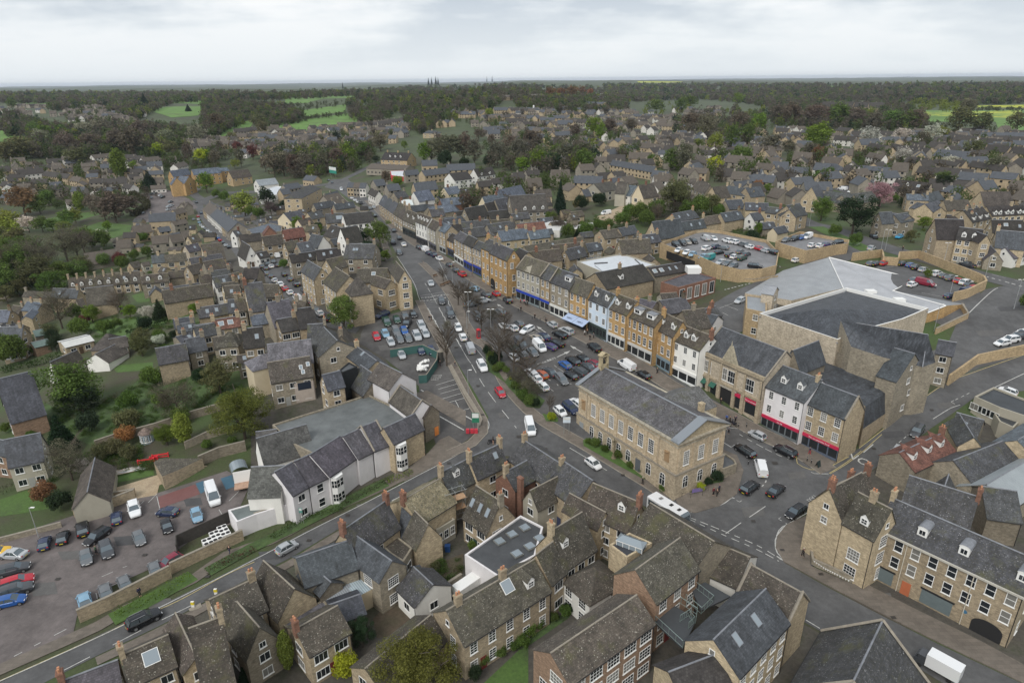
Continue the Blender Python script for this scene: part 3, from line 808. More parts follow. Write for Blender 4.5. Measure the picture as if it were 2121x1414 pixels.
TN=[0]
def tree_at(x,y,h,rw,shape,col,lb=None,stem=None,zn=None,sink=0):
 TN[0]+=1;z=G(x,y);rnd=random.Random(TN[0]);d=math.hypot(x,y)
 key=shape
 if shape=='round':key=('roundhi' if d<150 else 'round' if d<420 else 'far')+str(TN[0]%3)
 elif shape in('bare','bush'):
  key=shape+str(TN[0]%3)
  if shape=='bare' and d>420:key='far'+str(TN[0]%3)
 elif shape=='skel':key='skel'+str(TN[0]%2)
 else:key=shape+'0'
 cr,tr=TK[key]
 rt=root('shrub' if shape=='bush' else 'tree' if shape not in('cone',)else 'conifer',(x,y,z-sink),rnd.uniform(0,6.28))
 c=TC[col]if isinstance(col,str)else col;j=rnd.uniform(.85,1.15);c=tuple(k*j*rnd.uniform(.94,1.06)for k in c)
 base=.86 if shape in('round','bare')else .7 if shape=='skel' else .68 if shape=='cone' else .42 if shape=='column' else 2.0
 sx=(rw*2/base)if shape!='bush' else rw
 for nm,me in(('crown',cr),('trunk',tr)):
  if me:
   o=obj(nm,me,rt,c if nm=='crown' else None);o.scale=(sx,sx,h if shape!='bush' else h)
 noun='shrub' if shape=='bush' else 'tree'
 if lb:tag(rt,lb,noun)
 else:tag(rt,None,noun,None,None,stem or(TW.get(col,'')+' '+noun),zn)
 return rt
def T(shape,col,x,yb,yt,wpx=None,**kw):
 """tree from picture: x, y of foot, y of top, crown width in view pixels"""
 g=P(x,yb);q=PX((x,yt));d=ray(*q);t=math.hypot(g.x,g.y)/math.hypot(d.x,d.y);h=max(.6,CAMZ+d.z*t-g.z)
 wv=(wpx or(yb-yt)*.9)/VW[2];r=wv*math.sqrt(g.x**2+g.y**2+(CAMZ-g.z)**2)/F/2
 h=max(h*.97,r*1.7)if shape not in('cone','column')else h
 return tree_at(g.x,g.y,h,r,shape,col,**kw)
def TS(shape,col,L,**kw):
 for q in L:T(shape,col,*q,**kw)
def hedge(pts,w,h,col=(.045,.07,.02),lb=None,name='hedge',cat='hedge'):
 L=wline(pts,True,1.2);rnd=random.Random(len(L));v=[];f=[]
 c0=L[len(L)//2];z0=G(c0.x,c0.y)
 dist=c0.length;s0=.12 if dist<150 else .22 if dist<300 else .5;dens=int(min(60,w*h*9/(s0*s0*8)))
 mb=MB();sb_(mb,L,w*.4,-w*.4,h*.75);mb2=[]
 for i in range(len(L)-1):
  a,b=L[i],L[i+1];d=(b-a);n=Vector((-d.y,d.x)).normalized()if d.length>1e-4 else Vector((1,0))
  for _ in range(dens):
   t=rnd.random();s_=rnd.uniform(-.5,.5);zz=h*rnd.random()**.6
   p=a+d*t+n*w*s_;c=Vector((p.x-c0.x,p.y-c0.y,G(p.x,p.y)-z0+zz))
   q=Vector((rnd.gauss(0,1),rnd.gauss(0,1),rnd.gauss(.6,1))).normalized();aa=q.orthogonal().normalized();bb=q.cross(aa);s=s0*rnd.uniform(.6,1.4);k=len(v)
   v+=[c+aa*s,c-aa*s*.5+bb*s*.8,c-aa*s*.5-bb*s*.8];f.append((k,k+1,k+2))
 me=bpy.data.meshes.new(name);me.from_pydata([tuple(x)for x in v],[],f);me.materials.append(MATS['foliage']);me.update()
 o=obj(name,me,None,col,(c0.x,c0.y,z0))
 if lb:tag(o,lb,cat)
 else:tag(o,None,cat,None,None,'green clipped hedge')
 return o
def wall(pts,h=1.6,t=.35,mat='stone_wall',col='gry',lb=None,name='garden_wall',cat='wall',sm=False,cope=True,base=0):
 L=wline(pts,sm,3)
 if not sm:
  M=[]
  for i in range(len(L)-1):
   k=max(1,int((L[i+1]-L[i]).length/4))
   for j in range(k):M.append(L[i].lerp(L[i+1],j/k))
  M.append(L[-1]);L=M
 c0=L[0];z0=G(c0.x,c0.y);mb=MB()
 nr=[]
 for i in range(len(L)):
  d=(L[min(i+1,len(L)-1)]-L[max(i-1,0)]).normalized();nr.append(Vector((-d.y,d.x)))
 def pt(i,s,hh):p=L[i]+nr[i]*s;return(p.x-c0.x,p.y-c0.y,G(L[i].x,L[i].y)-z0+hh)
 for i in range(len(L)-1):
  for s,a,b in((t/2,i,i+1),(-t/2,i+1,i)):
   mb.face([pt(a,s,-.4),pt(b,s,-.4),pt(b,s,h),pt(a,s,h)][::-1],0)
  mb.face([pt(i,t/2+.04,h+.06),pt(i,-t/2-.04,h+.06),pt(i+1,-t/2-.04,h+.06),pt(i+1,t/2+.04,h+.06)],1)
  for s,a,b in((t/2+.04,i,i+1),(-t/2-.04,i+1,i)):mb.face([pt(a,s,h-.02),pt(b,s,h-.02),pt(b,s,h+.06),pt(a,s,h+.06)][::-1],1)
 for i,sg in((0,1),(len(L)-1,-1)):mb.face([pt(i,-t/2,-.4),pt(i,t/2,-.4),pt(i,t/2,h),pt(i,-t/2,h)][::sg],0)
 o=mb.build(name,[mat,'kerb' if cope else mat],None,WALLC[col]if isinstance(col,str)else col);o.location=(c0.x,c0.y,z0)
 if lb:tag(o,lb,cat)
 else:tag(o,None,cat,None,None,'stone boundary wall' if mat=='stone_wall' else 'low '+cat)
 return o
CT={}
def car_type(kind):
 """stations along x: rear -> front"""
 S_={'hatch':dict(L=3.9,W=1.72,H=1.46,belt=.92,hood=.90,tail=.95,cab=(-1.78,-1.25,.25,1.02),wb=(-1.22,1.25),r=.30),'saloon':dict(L=4.6,W=1.80,H=1.43,belt=.90,hood=.86,tail=.98,cab=(-1.55,-.75,.35,1.15),wb=(-1.35,1.42),r=.31),'estate':dict(L=4.6,W=1.82,H=1.50,belt=.93,hood=.88,tail=.98,cab=(-2.18,-1.75,.4,1.15),wb=(-1.35,1.42),r=.32),'suv':dict(L=4.55,W=1.90,H=1.68,belt=1.05,hood=1.05,tail=1.1,cab=(-2.12,-1.75,.35,1.05),wb=(-1.35,1.38),r=.36),'small':dict(L=3.6,W=1.66,H=1.47,belt=.92,hood=.92,tail=.95,cab=(-1.68,-1.2,.35,1.0),wb=(-1.15,1.15),r=.28),'van':dict(L=5.0,W=1.95,H=2.0,belt=1.15,hood=1.15,tail=1.2,cab=(-2.45,-2.35,1.0,1.85),wb=(-1.5,1.6),r=.34),'bigvan':dict(L=5.7,W=2.05,H=2.45,belt=1.35,hood=1.25,tail=1.3,cab=(-2.8,-2.72,1.35,2.2),wb=(-1.8,1.9),r=.36),'pickup':dict(L=5.1,W=1.88,H=1.75,belt=1.05,hood=1.05,tail=1.05,cab=(-.75,-.5,.6,1.3),wb=(-1.6,1.55),r=.38)}[kind]
 L,W,Hh,belt,hood,tail=(S_[k]for k in('L','W','H','belt','hood','tail'));c0,c1,c2,c3=S_['cab'];wb=S_['wb'];r=S_['r']
 hw=W/2;xf=L/2;xr=-L/2
 mb=MB()
 st=[(xr,hw*.84,.42,tail*.62,tail*.72),(xr+.10,hw*.93,.30,tail*.80,tail*.95),(xr+.45,hw*.985,.24,tail*.9,tail),(wb[0],hw,.22,belt*.92,belt),(0,hw,.20,belt*.9,belt),(wb[1]-.2,hw,.22,belt*.9,belt*.985+.01),(xf-.55,hw*.97,.24,hood*.8,hood*.93),(xf-.16,hw*.88,.28,hood*.66,hood*.78),(xf,hw*.72,.38,hood*.5,hood*.58)]
 def ring(s):
  x,w,zb,zs,zt=s
  return[(x,-w*.93,zb),(x,-w,zb+.18),(x,-w,zs),(x,-w*.90,zt),(x,-w*.4,zt+.025),(x,w*.4,zt+.025),(x,w*.90,zt),(x,w,zs),(x,w,zb+.18),(x,w*.93,zb)]
 rg=[ring(s)for s in st]
 for a,b in zip(rg,rg[1:]):
  for i in range(len(a)):
   j=(i+1)%len(a);mb.face([a[i],a[j],b[j],b[i]][::-1])
 mb.face(rg[0]);mb.face(rg[-1][::-1])
 tw=hw*.74;bw=hw*.905;zt=Hh;zb=belt-.01
 roof=[(c1,-tw,zt-.05),(c2,-tw,zt-.03),(c2,tw,zt-.03),(c1,tw,zt-.05)]
 mid=(c1+c2)/2
 for sg in(-1,1):
  q=[(c1,0,zt-.02),(c1,sg*tw,zt-.07),(mid,sg*tw*1.02,zt-.045),(mid,0,zt)];mb.face(q if sg<0 else q[::-1])
  q=[(mid,0,zt),(mid,sg*tw*1.02,zt-.045),(c2,sg*tw*.98,zt-.08),(c2,0,zt-.035)];mb.face(q if sg<0 else q[::-1])
 for sg in(-1,1):
  for(xb,xt)in((c0,c1),(c3,c2),((c1+c2)/2+.02,(c1+c2)/2)):
   mb.bar((xb,sg*bw*.99,zb),(xt,sg*tw,zt-.07),.045,4)
 if kind in('van','bigvan'):
  for sg in(-1,1):
   q=[(c0,sg*bw,zb),(.55,sg*bw,zb),(.45,sg*tw,zt-.06),(c1,sg*tw,zt-.06)];mb.face(q if sg<0 else q[::-1])
  mb.face([(c0,bw,zb),(c0,-bw,zb),(c1,-tw,zt-.06),(c1,tw,zt-.06)])
 if kind=='pickup':
  mb.face([(c0,bw,zb),(c0,-bw,zb),(c1,-tw,zt-.07),(c1,tw,zt-.07)])
  mb.box((xr+.05,-hw*.9,belt),(c0-.05,-hw*.82,belt+.12));mb.box((xr+.05,hw*.82,belt),(c0-.05,hw*.9,belt+.12));mb.box((xr+.05,-hw*.82,belt),(xr+.13,hw*.82,belt+.12))
 for sg in(-1,1):mb.box((c3-.45,sg*hw,belt-.02),(c3-.3,sg*(hw+.14),belt+.12))
 bo=mb.mesh('body',['car_paint'])
 g=[]
 m=MB();m.face([(c3,-bw*.95,zb),(c3,bw*.95,zb),(c2+.02,tw*.95,zt-.07),(c2+.02,-tw*.95,zt-.07)]);g.append(('windscreen',m.mesh('windscreen',['car_glass'])))
 if kind not in('van','bigvan','pickup'):
  m=MB();m.face([(c0,bw*.95,zb),(c0,-bw*.95,zb),(c1-.02,-tw*.95,zt-.08),(c1-.02,tw*.95,zt-.08)]);g.append(('rear_window',m.mesh('rear_window',['car_glass'])))
 for sg in(-1,1):
  m=MB();xs=.58 if kind in('van','bigvan')else c0+.03;xt=.5 if kind in('van','bigvan')else c1
  q=[(xs,sg*bw*.985,zb),(c3-.02,sg*bw*.985,zb),(c2,sg*tw,zt-.08),(xt,sg*tw,zt-.08)];m.face(q if sg<0 else q[::-1]);g.append(('side_window',m.mesh('side_window',['car_glass'])))
 parts=[]
 m=MB()
 for k in range(1):
  n=12
  A=[(r*math.cos(t),-.1,r*math.sin(t))for t in[2*math.pi*i/n for i in range(n)]];B=[(x,.1,z)for x,_,z in A]
  for i in range(n):j=(i+1)%n;m.face([A[i],A[j],B[j],B[i]])
  m.face(A[::-1]);m.face(B)
 wheel=m.mesh('wheel',['rubber'])
 m=MB();n=8;A=[(r*.62*math.cos(t),-.105,r*.62*math.sin(t))for t in[2*math.pi*i/n for i in range(n)]];m.face(A[::-1]);A2=[(x,.105,z)for x,_,z in A];m.face(A2)
 rim=m.mesh('rim',['hub'])
 hl=MB();hl.box((xf-.30,-.17,-.06),(xf-.06,.17,.07));hl=hl.mesh('headlight',['lamp_clear'])
 tl=MB();tl.box((xr+.02,-.12,-.1),(xr+.2,.12,.12));tl=tl.mesh('tail_light',['lamp_red'])
 pf=MB();pf.box((xf-.03,-.26,.42),(xf+.012,.26,.54));pf=pf.mesh('number_plate',['white_paint'])
 pr=MB();pr.box((xr-.012,-.26,.5),(xr+.03,.26,.62));pr=pr.mesh('number_plate',['plate_yellow'])
 CT[kind]=dict(S_,body=bo,glass=g,wheel=wheel,rim=rim,hl=hl,tl=tl,pf=pf,pr=pr)
for k in('hatch','saloon','estate','suv','small','van','bigvan','pickup'):car_type(k)
CC={'wht':(.72,.73,.74),'sil':(.40,.42,.44),'gry':(.13,.14,.15),'dgy':(.055,.06,.068),'blk':(.012,.013,.016),'blu':(.02,.09,.30),'dbl':(.018,.03,.075),'red':(.42,.015,.03),'mar':(.20,.02,.04),'ora':(.40,.09,.03),'tea':(.02,.22,.22),'lbl':(.20,.34,.46),'grn':(.02,.06,.04),'sky':(.05,.30,.52),'bge':(.30,.27,.23),'pur':(.05,.04,.14),'yel':(.7,.42,.03)}
CWD={'wht':'white','sil':'silver','gry':'grey','dgy':'dark grey','blk':'black','blu':'bright blue','dbl':'dark blue','red':'red','mar':'dark red','ora':'orange-red','tea':'teal','lbl':'pale blue','grn':'dark green','sky':'sky blue','bge':'beige','pur':'purple-blue','yel':'yellow'}
KW={'hatch':'hatchback','saloon':'saloon car','estate':'estate car','suv':'tall car','small':'small car','van':'van','bigvan':'large van','pickup':'pickup truck'}
def car_at(x,y,z,ang,kind='hatch',col='gry',zn=None,lb=None,rack=False,stem=None,roofc=None,ti=0,group='cars parked and driving in the town'):
 t=CT[kind];rt=root('van' if 'van' in kind else 'pickup_truck' if kind=='pickup' else 'car',(x,y,z),ang)
 dx,dy=math.cos(ang)*.8,math.sin(ang)*.8
 if not ti:sl=(G(x+dx,y+dy)-G(x-dx,y-dy))/1.6;rt.rotation_euler=(0,-math.atan(sl),ang)
 cat='van' if 'van' in kind else 'pickup truck' if kind=='pickup' else 'car'
 if lb:tag(rt,lb,cat,group)
 else:tag(rt,None,cat,group,None,stem or '%s %s'%(CWD[col],KW[kind]),zn)
 obj('body',t['body'],rt,CC[col]);dist=math.hypot(x,y)
 for n,m in t['glass']:obj(n,m,rt)
 hw=t['W']/2
 for xx in t['wb']:
  for sg in(-1,1):
   w=obj('wheel',t['wheel'],rt,None,(xx,sg*(hw-.085),t['r']))
   if dist<170:obj('rim',t['rim'],w)
 if dist<260:
  for sg in(-1,1):
   obj('headlight',t['hl'],rt,None,(0,sg*hw*.62,t['hood']*.66));obj('tail_light',t['tl'],rt,None,(0,sg*hw*.74,t['tail']*.8))
  obj('number_plate',t['pf'],rt);obj('number_plate',t['pr'],rt)
 if rack:
  m=MB()
  for sg in(-1,1):m.bar((t['cab'][1]+.2,sg*hw*.66,t['H']+.03),(t['cab'][2]-.2,sg*hw*.66,t['H']+.03),.03,4)
  m.build('roof_rail','hub',rt)
 return rt
def car(kind,col,x,y,dx,dy,zn=None,h=0.07,**kw):
 """centre on the ground in view pixels, heading given by a nearby second point (x+dx, y+dy) in view pixels"""
 a=P(x,y,h);b=P(x+dx,y+dy,h);return car_at(a.x,a.y,a.z,math.atan2(b.y-a.y,b.x-a.x),kind,col,zn,**kw)
def cars(L,**kw):
 for q in L:
  k=dict(kw);
  if len(q)>6:k.update(q[6])
  car(*q[:6],**k)
def person_meshes():
 out=[]
 for pose in range(3):
  sw=(.0,.16,-.14)[pose]
  def skin(verts,edges,radii,name,mat,sub=1):
   me=bpy.data.meshes.new(name);me.from_pydata(verts,edges,[]);o=bpy.data.objects.new('t',me);COL.objects.link(o)
   md=o.modifiers.new('s','SKIN');
   for i,r in enumerate(radii):me.skin_vertices[0].data[i].radius=(r if isinstance(r,tuple)else(r,r))
   me.skin_vertices[0].data[0].use_root=True
   o.modifiers.new('d','SUBSURF').levels=sub
   bpy.context.view_layer.update();m2=bpy.data.meshes.new_from_object(o.evaluated_get(bpy.context.evaluated_depsgraph_get()));m2.name=name;m2.materials.clear();m2.materials.append(MATS[mat])
   bpy.data.objects.remove(o);return m2
  hip=(0,0,.93);ch=(0.01,0,1.28);nk=(0.01,0,1.46)
  kn=[(sw*.6+.03,.09,.50),(-sw*.6+.03,-.09,.50)];ft=[(sw,.10,.08),(-sw-.05,-.10,.08)];toe=[(sw+.17,.11,.035),(-sw+.12,-.11,.035)]
  hp=[(0,.09,.90),(0,-.09,.90)];sh=[(0,.19,1.40),(0,-.19,1.40)];el=[(-sw*.6-.02,.25,1.13),(sw*.6-.02,-.25,1.13)];wr=[(-sw+.06,.25,.90),(sw+.06,-.25,.90)];hd=[(-sw+.10,.25,.80),(sw+.10,-.25,.80)]
  v=[hip,ch,nk,(0.03,0,1.58),(0.03,0,1.70)];e=[(0,1),(1,2),(2,3),(3,4)];r=[(.14,.10),(.17,.11),.055,.085,.075]
  for s in(0,1):
   i=len(v);v+=[hp[s],kn[s],ft[s],toe[s]];e+=[(0,i),(i,i+1),(i+1,i+2),(i+2,i+3)];r+=[.09,.06,.045,.035]
   i=len(v);v+=[sh[s],el[s],wr[s],hd[s]];e+=[(1,i),(i,i+1),(i+1,i+2),(i+2,i+3)];r+=[.06,.042,.032,.036]
  body=skin(v,e,r,'body','skin')
  v=[hip,ch,(0.01,0,1.44)];e=[(0,1),(1,2)];r=[(.17,.13),(.205,.14),.09]
  for s in(0,1):i=len(v);v+=[sh[s],el[s],wr[s]];e+=[(1,i),(i,i+1),(i+1,i+2)];r+=[.085,.062,.048]
  jk=skin(v,e,r,'jacket','cloth')
  v=[(0,0,.95)];e=[];r=[(.155,.115)]
  for s in(0,1):i=len(v);v+=[hp[s],kn[s],(ft[s][0],ft[s][1],.10)];e+=[(0,i),(i,i+1),(i+1,i+2)];r+=[.105,.078,.06]
  tr=skin(v,e,r,'trousers','cloth')
  hr=skin([(0.01,0,1.64),(0.02,0,1.735)],[(0,1)],[.092,.085],'hair','hair')
  out.append((body,jk,tr,hr))
 return out
PM=person_meshes();NPP=[0]
CLC={'black':(.012,.012,.014),'navy':(.02,.025,.06),'red':(.35,.03,.04),'grey':(.12,.12,.13),'white':(.6,.6,.58),'green':(.04,.09,.05),'blue':(.04,.10,.3),'brown':(.1,.06,.04),'pink':(.5,.2,.24),'maroon':(.12,.02,.03)}
def ps_(x,y,lb,top='black',bot='black',hair=(.03,.02,.015),ang=None,pose=None):
 g=P(x,y,.13);NPP[0]+=1;rt=root('person',g,ang if ang is not None else NPP[0]*1.9)
 tag(rt,lb,'person');b,j,t,h=PM[(pose if pose is not None else NPP[0])%3]
 obj('body',b,rt);obj('jacket',j,rt,CLC[top]);obj('trousers',t,rt,CLC[bot]);o=obj('hair',h,rt)
 if hair=='white':o.data=PMW()
 return rt
def PMW():
 if 'w' not in _txt:
  m=PM[0][3].copy();m.materials.clear();m.materials.append(MATS['white_paint']);_txt['w']=m
 return _txt['w']
def sp_(x,y,h=8,heads=1,lb=None,zn=None,arm=None):
 g=P(x,y);rt=root('street_lamp',g);a=arm if arm is not None else 0
 m=MB();m.cyl((0,0),.09,-.2,1.2,8,.08);m.bar((0,0,1.2),(0,0,h),.065,7,.045);m.build('post','plain_metal',rt,(.5,.52,.53))
 for i in range(heads):
  s=math.cos(a+i*math.pi),math.sin(a+i*math.pi)
  b=MB();b.bar((0,0,h-.05),(s[0]*.6,s[1]*.6,h+.03),.03,5);b.box((s[0]*.6-.12-abs(s[0])*.2,s[1]*.6-.12-abs(s[1])*.2,h-.02),(s[0]*.6+.12+abs(s[0])*.2,s[1]*.6+.12+abs(s[1])*.2,h+.1));b.build('lamp_head','white_paint',rt)
 if lb:tag(rt,lb,'street lamp','street lamps in the town')
 else:tag(rt,None,'street lamp','street lamps in the town',None,'slim %s street lamp'%('twin-headed' if heads>1 else 'grey'),zn)
 return rt
def bo_(x,y,zn=None,h=1.0):
 g=P(x,y,.12);rt=root('bollard',g);m=MB();m.cyl((0,0),.08,-.1,h-.15,8,.07);m.cyl((0,0),.09,h-.15,h,8,.05);m.build('post','plain_metal',rt,(.04,.04,.045))
 m=MB();m.cyl((0,0),.075,h*.72,h*.8,8);m.build('band','white_paint',rt)
 tag(rt,None,'bollard','black bollards on the pavements',None,'black bollard',zn)
def ft_(x,y,s,size,dx,dy,mat='road_paint',off=.115,name='road_marking'):
 a=P(x,y,off);b=P(x+dx,y+dy,off);me=text_mesh(s,size).copy();me.materials.clear();me.materials.append(MATS[mat])
 o=obj(name,me,None,None,a,math.atan2(b.y-a.y,b.x-a.x));o['kind']='structure';o.location.z+=.02
 ang=o.rotation_euler.z
 for v in me.vertices:
  wx=a.x+math.cos(ang)*v.co.x-math.sin(ang)*v.co.y;wy=a.y+math.sin(ang)*v.co.x+math.cos(ang)*v.co.y
  v.co.z=G(wx,wy)+off-a.z+(.01 if v.co.z>0 else 0)
 o.scale=(1,1,1);return o
def arrow(x,y,dx,dy,L=4.0):
 a=P(x,y,0);b=P(x+dx,y+dy,0);d=Vector((b.x-a.x,b.y-a.y)).normalized();n=Vector((-d.y,d.x));c=Vector((a.x,a.y));m=MB()
 def q(f,s):p=c+d*f+n*s;return(p.x,p.y,G(p.x,p.y)+.115)
 m.face([q(-L/2,-.12),q(L*.1,-.12),q(L*.1,.12),q(-L/2,.12)]);m.face([q(L*.1,-.5),q(L/2,0),q(L*.1,.5)])
 o=m.build('road_marking','road_paint');o['kind']='structure'
w=bpy.data.worlds.new('World');scene.world=w;w.use_nodes=True
nt=w.node_tree;nt.nodes.clear()
out=nd(nt,'ShaderNodeOutputWorld');bg=nd(nt,'ShaderNodeBackground');bg.inputs['Strength'].default_value=1.0
sky=nd(nt,'ShaderNodeTexSky',sky_type='NISHITA');sky.sun_disc=False;sky.sun_elevation=rad(44);sky.sun_rotation=rad(208)
tc=nd(nt,'ShaderNodeTexCoord');sep=nd(nt,'ShaderNodeSeparateXYZ');nt.links.new(tc.outputs['Generated'],sep.inputs[0])
def mth(op,a,b=None):
 m=nd(nt,'ShaderNodeMath',operation=op)
 for i,v in enumerate((a,b)):
  if v is None:continue
  if isinstance(v,(int,float)):m.inputs[i].default_value=v
  else:nt.links.new(v,m.inputs[i])
 return m.outputs[0]
zz=mth('ADD',mth('MAXIMUM',sep.outputs['Z'],0.0),.11)
cmb=nd(nt,'ShaderNodeCombineXYZ');nt.links.new(mth('DIVIDE',sep.outputs['X'],zz),cmb.inputs[0]);nt.links.new(mth('DIVIDE',sep.outputs['Y'],zz),cmb.inputs[1])
n1=nn(nt,scl(nt,tc.outputs['Generated'],(2.6,2.6,9.5)),1.0,9,.6);n2=nn(nt,scl(nt,cmb.outputs[0],(.25,.5,1)),.9,6,.55)
cl=ramp(nt,mth('ADD',mth('MULTIPLY',n1,.62),mth('MULTIPLY',n2,.38)),[(.43,(.34,.385,.44)),(.475,(.47,.505,.54)),(.51,(.60,.62,.635)),(.55,(.69,.69,.69))])
hz=ramp(nt,sep.outputs['Z'],[(0.0,1.0),(.06,.6),(.13,0.0)])
cl=mixc(nt,hz,cl,(.55,.585,.61))
skys=mixc(nt,1.0,sky.outputs[0],(.1,.1,.1),'MULTIPLY')
nt.links.new(mixc(nt,.97,skys,cl),bg.inputs[0]);nt.links.new(bg.outputs[0],out.inputs[0])
sd=bpy.data.lights.new('Sun','SUN');sd.energy=1.5;sd.angle=rad(26);sd.color=(1,.97,.92)
so=bpy.data.objects.new('Sun',sd);COL.objects.link(so);so.rotation_euler=(rad(46),0,rad(-28));so['kind']='structure'
cd=bpy.data.cameras.new('Camera');cam=bpy.data.objects.new('Camera',cd);COL.objects.link(cam);scene.camera=cam
cd.sensor_width=36;cd.lens=F/2121*36;cd.clip_start=1;cd.clip_end=60000
r0=Vector((1,0,0));u0=Vector((0,sP,cP));f0=Vector((0,cP,-sP))
rv=r0*cR-u0*sR;uv_=r0*sR+u0*cR
M=Matrix((rv,uv_,-f0)).transposed().to_4x4();M.translation=(0,0,CAMZ);cam.matrix_world=M
vs=scene.view_settings;vs.view_transform='Standard';vs.look='None';vs.exposure=.6;vs.gamma=1
rings=[0,12]+[12*1.0+4.5*i for i in range(1,90)]
r_=rings[-1]
while r_<30000:r_*=1.035;rings.append(r_)
NA=200;verts=[];faces=[]
a0,a1=rad(-75),rad(75)
for r_ in rings:
 for j in range(NA+1):
  a=a0+(a1-a0)*j/NA;x,y=r_*math.sin(a),r_*math.cos(a)-30;verts.append((x,y,G(x,y)))
for i in range(len(rings)-1):
 for j in range(NA):k=i*(NA+1)+j;faces.append((k,k+1,k+NA+2,k+NA+1))
me=bpy.data.meshes.new('ground');me.from_pydata(verts,[],faces)
me.materials.append(MATS['ground']);me.materials.append(MATS['meadow'])
for p_ in me.polygons:
 c=p_.center
 if math.hypot(c.x,c.y)>620:p_.material_index=1
 p_.use_smooth=True
me.update();gobj=obj('ground',me);gobj['kind']='structure'
V('p')
town=[(-40,1432),(211,1312),(430,1206),(635,1100),(796,1022),(940,942),(1000,890),(1012,865),(989,822),(940,739),(902,670),(869,614),(826,535),(795,480),(777,444),(746,423),(721,411),(700,394),(672,388),(685,372),(720,370),(742,390),(775,425),(813,458),(856,491),(923,530),(996,576),(1070,614),(1139,648),(1177,666),(1256,706),(1341,750),(1443,809),(1572,879),(1733,958),(1779,928),(1895,834),(1959,791),(2021,766),(2170,722),(2170,802),(2018,824),(1927,888),(1857,942),(1779,990),(1690,1046),(1629,1086),(1609,1111),(1609,1138),(1626,1166),(1708,1213),(1825,1274),(1942,1333),(2059,1388),(2170,1440),(1995,1440),(1880,1370),(1740,1330),(1600,1250),(1500,1150),(1400,1080),(1300,1030),(1200,1000),(1100,950),(1010,940),(900,990),(800,1045),(700,1096),(600,1156),(480,1216),(330,1296),(200,1358),(40,1440)]
area('road',town,'asphalt',.05)
area('car_park',[(-60,1140),(90,1088),(235,1040),(330,1020),(470,975),(520,1000),(480,1085),(400,1115),(325,1172),(230,1215),(160,1275),(150,1320),(100,1345),(-60,1424)],'asphalt_pink',.06)
area('car_park',[(748,690),(762,664),(850,640),(874,622),(884,650),(902,690),(925,738),(945,775),(975,832),(996,880),(975,905),(935,935),(905,925),(888,880),(872,850),(868,800),(800,745),(745,712)],'asphalt_park',.07)
area('car_park',[(940,600),(1010,606),(1075,640),(1145,680),(1260,730),(1390,810),(1480,860),(1560,900),(1540,940),(1480,900),(1380,860),(1200,770),(1192,872),(1150,872),(1120,862),(1080,800),(1020,720),(985,680),(950,640)],'asphalt_park',.065)
V('u2')
area('road',[(70,215),(135,360),(240,490),(380,600),(450,700),(530,770),(640,850),(800,990),(1000,1130),(1180,1250),(1400,1300),(1480,1200),(1260,1190),(1060,1060),(960,920),(870,830),(860,770),(780,690),(640,730),(520,760),(440,600),(410,560),(300,480),(190,370),(150,215)],'asphalt',.06)
V('p')
area('car_park',[(262,408),(340,390),(392,412),(410,430),(372,448),(300,462),(280,452),(308,430)],'asphalt_pink',.07)
strip('road',[(560,470),(500,440),(440,425),(400,400),(420,385)],7,'asphalt',.07)
strip('road',[(410,420),(470,400),(560,395),(610,385),(680,382),(720,368),(760,348),(790,335)],8,'asphalt',.08)
strip('road',[(1630,440),(1672,462),(1720,474),(1784,496),(1850,518),(1950,546),(2030,570),(2160,604)],9,'asphalt',.09)
strip('road',[(1790,508),(1720,540),(1640,570),(1560,604),(1500,640),(1440,672),(1380,700)],8.5,'asphalt',.08)
area('car_park',[(1960,720),(1990,650),(2040,600),(2090,590),(2170,620),(2170,725),(2030,762),(1950,792),(1905,770),(1915,730)],'asphalt',.07)
area('car_park',[(1800,560),(1850,538),(1900,560),(2030,600),(2030,640),(1960,680),(1890,640),(1830,600)],'asphalt',.08)
area('car_park',[(1725,392),(1790,368),(1870,368),(1880,384),(1830,392),(1775,408)],'asphalt',.08)
area('car_park',[(1620,610),(1560,615),(1500,640),(1490,690),(1530,690),(1600,660)],'asphalt',.09)
area('yard',[(1230,452),(1290,425),(1345,432),(1330,452),(1280,465)],'gravel',.06)
area('yard',[(240,1010),(322,985),(400,960),(430,965),(330,1005),(325,1025),(240,1040)],'gravel',.06)
V('p');area('yard',[(180,1440),(330,1300),(480,1224),(700,1104),(900,1000),(1010,945),(1100,952),(1200,1002),(1300,1035),(1500,1155),(1600,1255),(1740,1335),(1880,1375),(1960,1440)],'yard_dirt',.018)
area('yard',[(545,690),(640,650),(760,690),(870,850),(860,960),(560,1090),(520,960),(520,820)],'yard_dirt',.018);area('yard',[(1700,1030),(1800,980),(1870,935),(2140,830),(2140,1400),(1830,1270),(1740,1130)],'yard_dirt',.018);area('yard',[(400,420),(620,380),(800,470),(830,620),(740,700),(560,650),(470,560)],'yard_dirt',.018)
def pave(pts,**kw):return area('pavement',pts,'paving',.165,skirt=.2,maxe=4,**kw)
V('p')
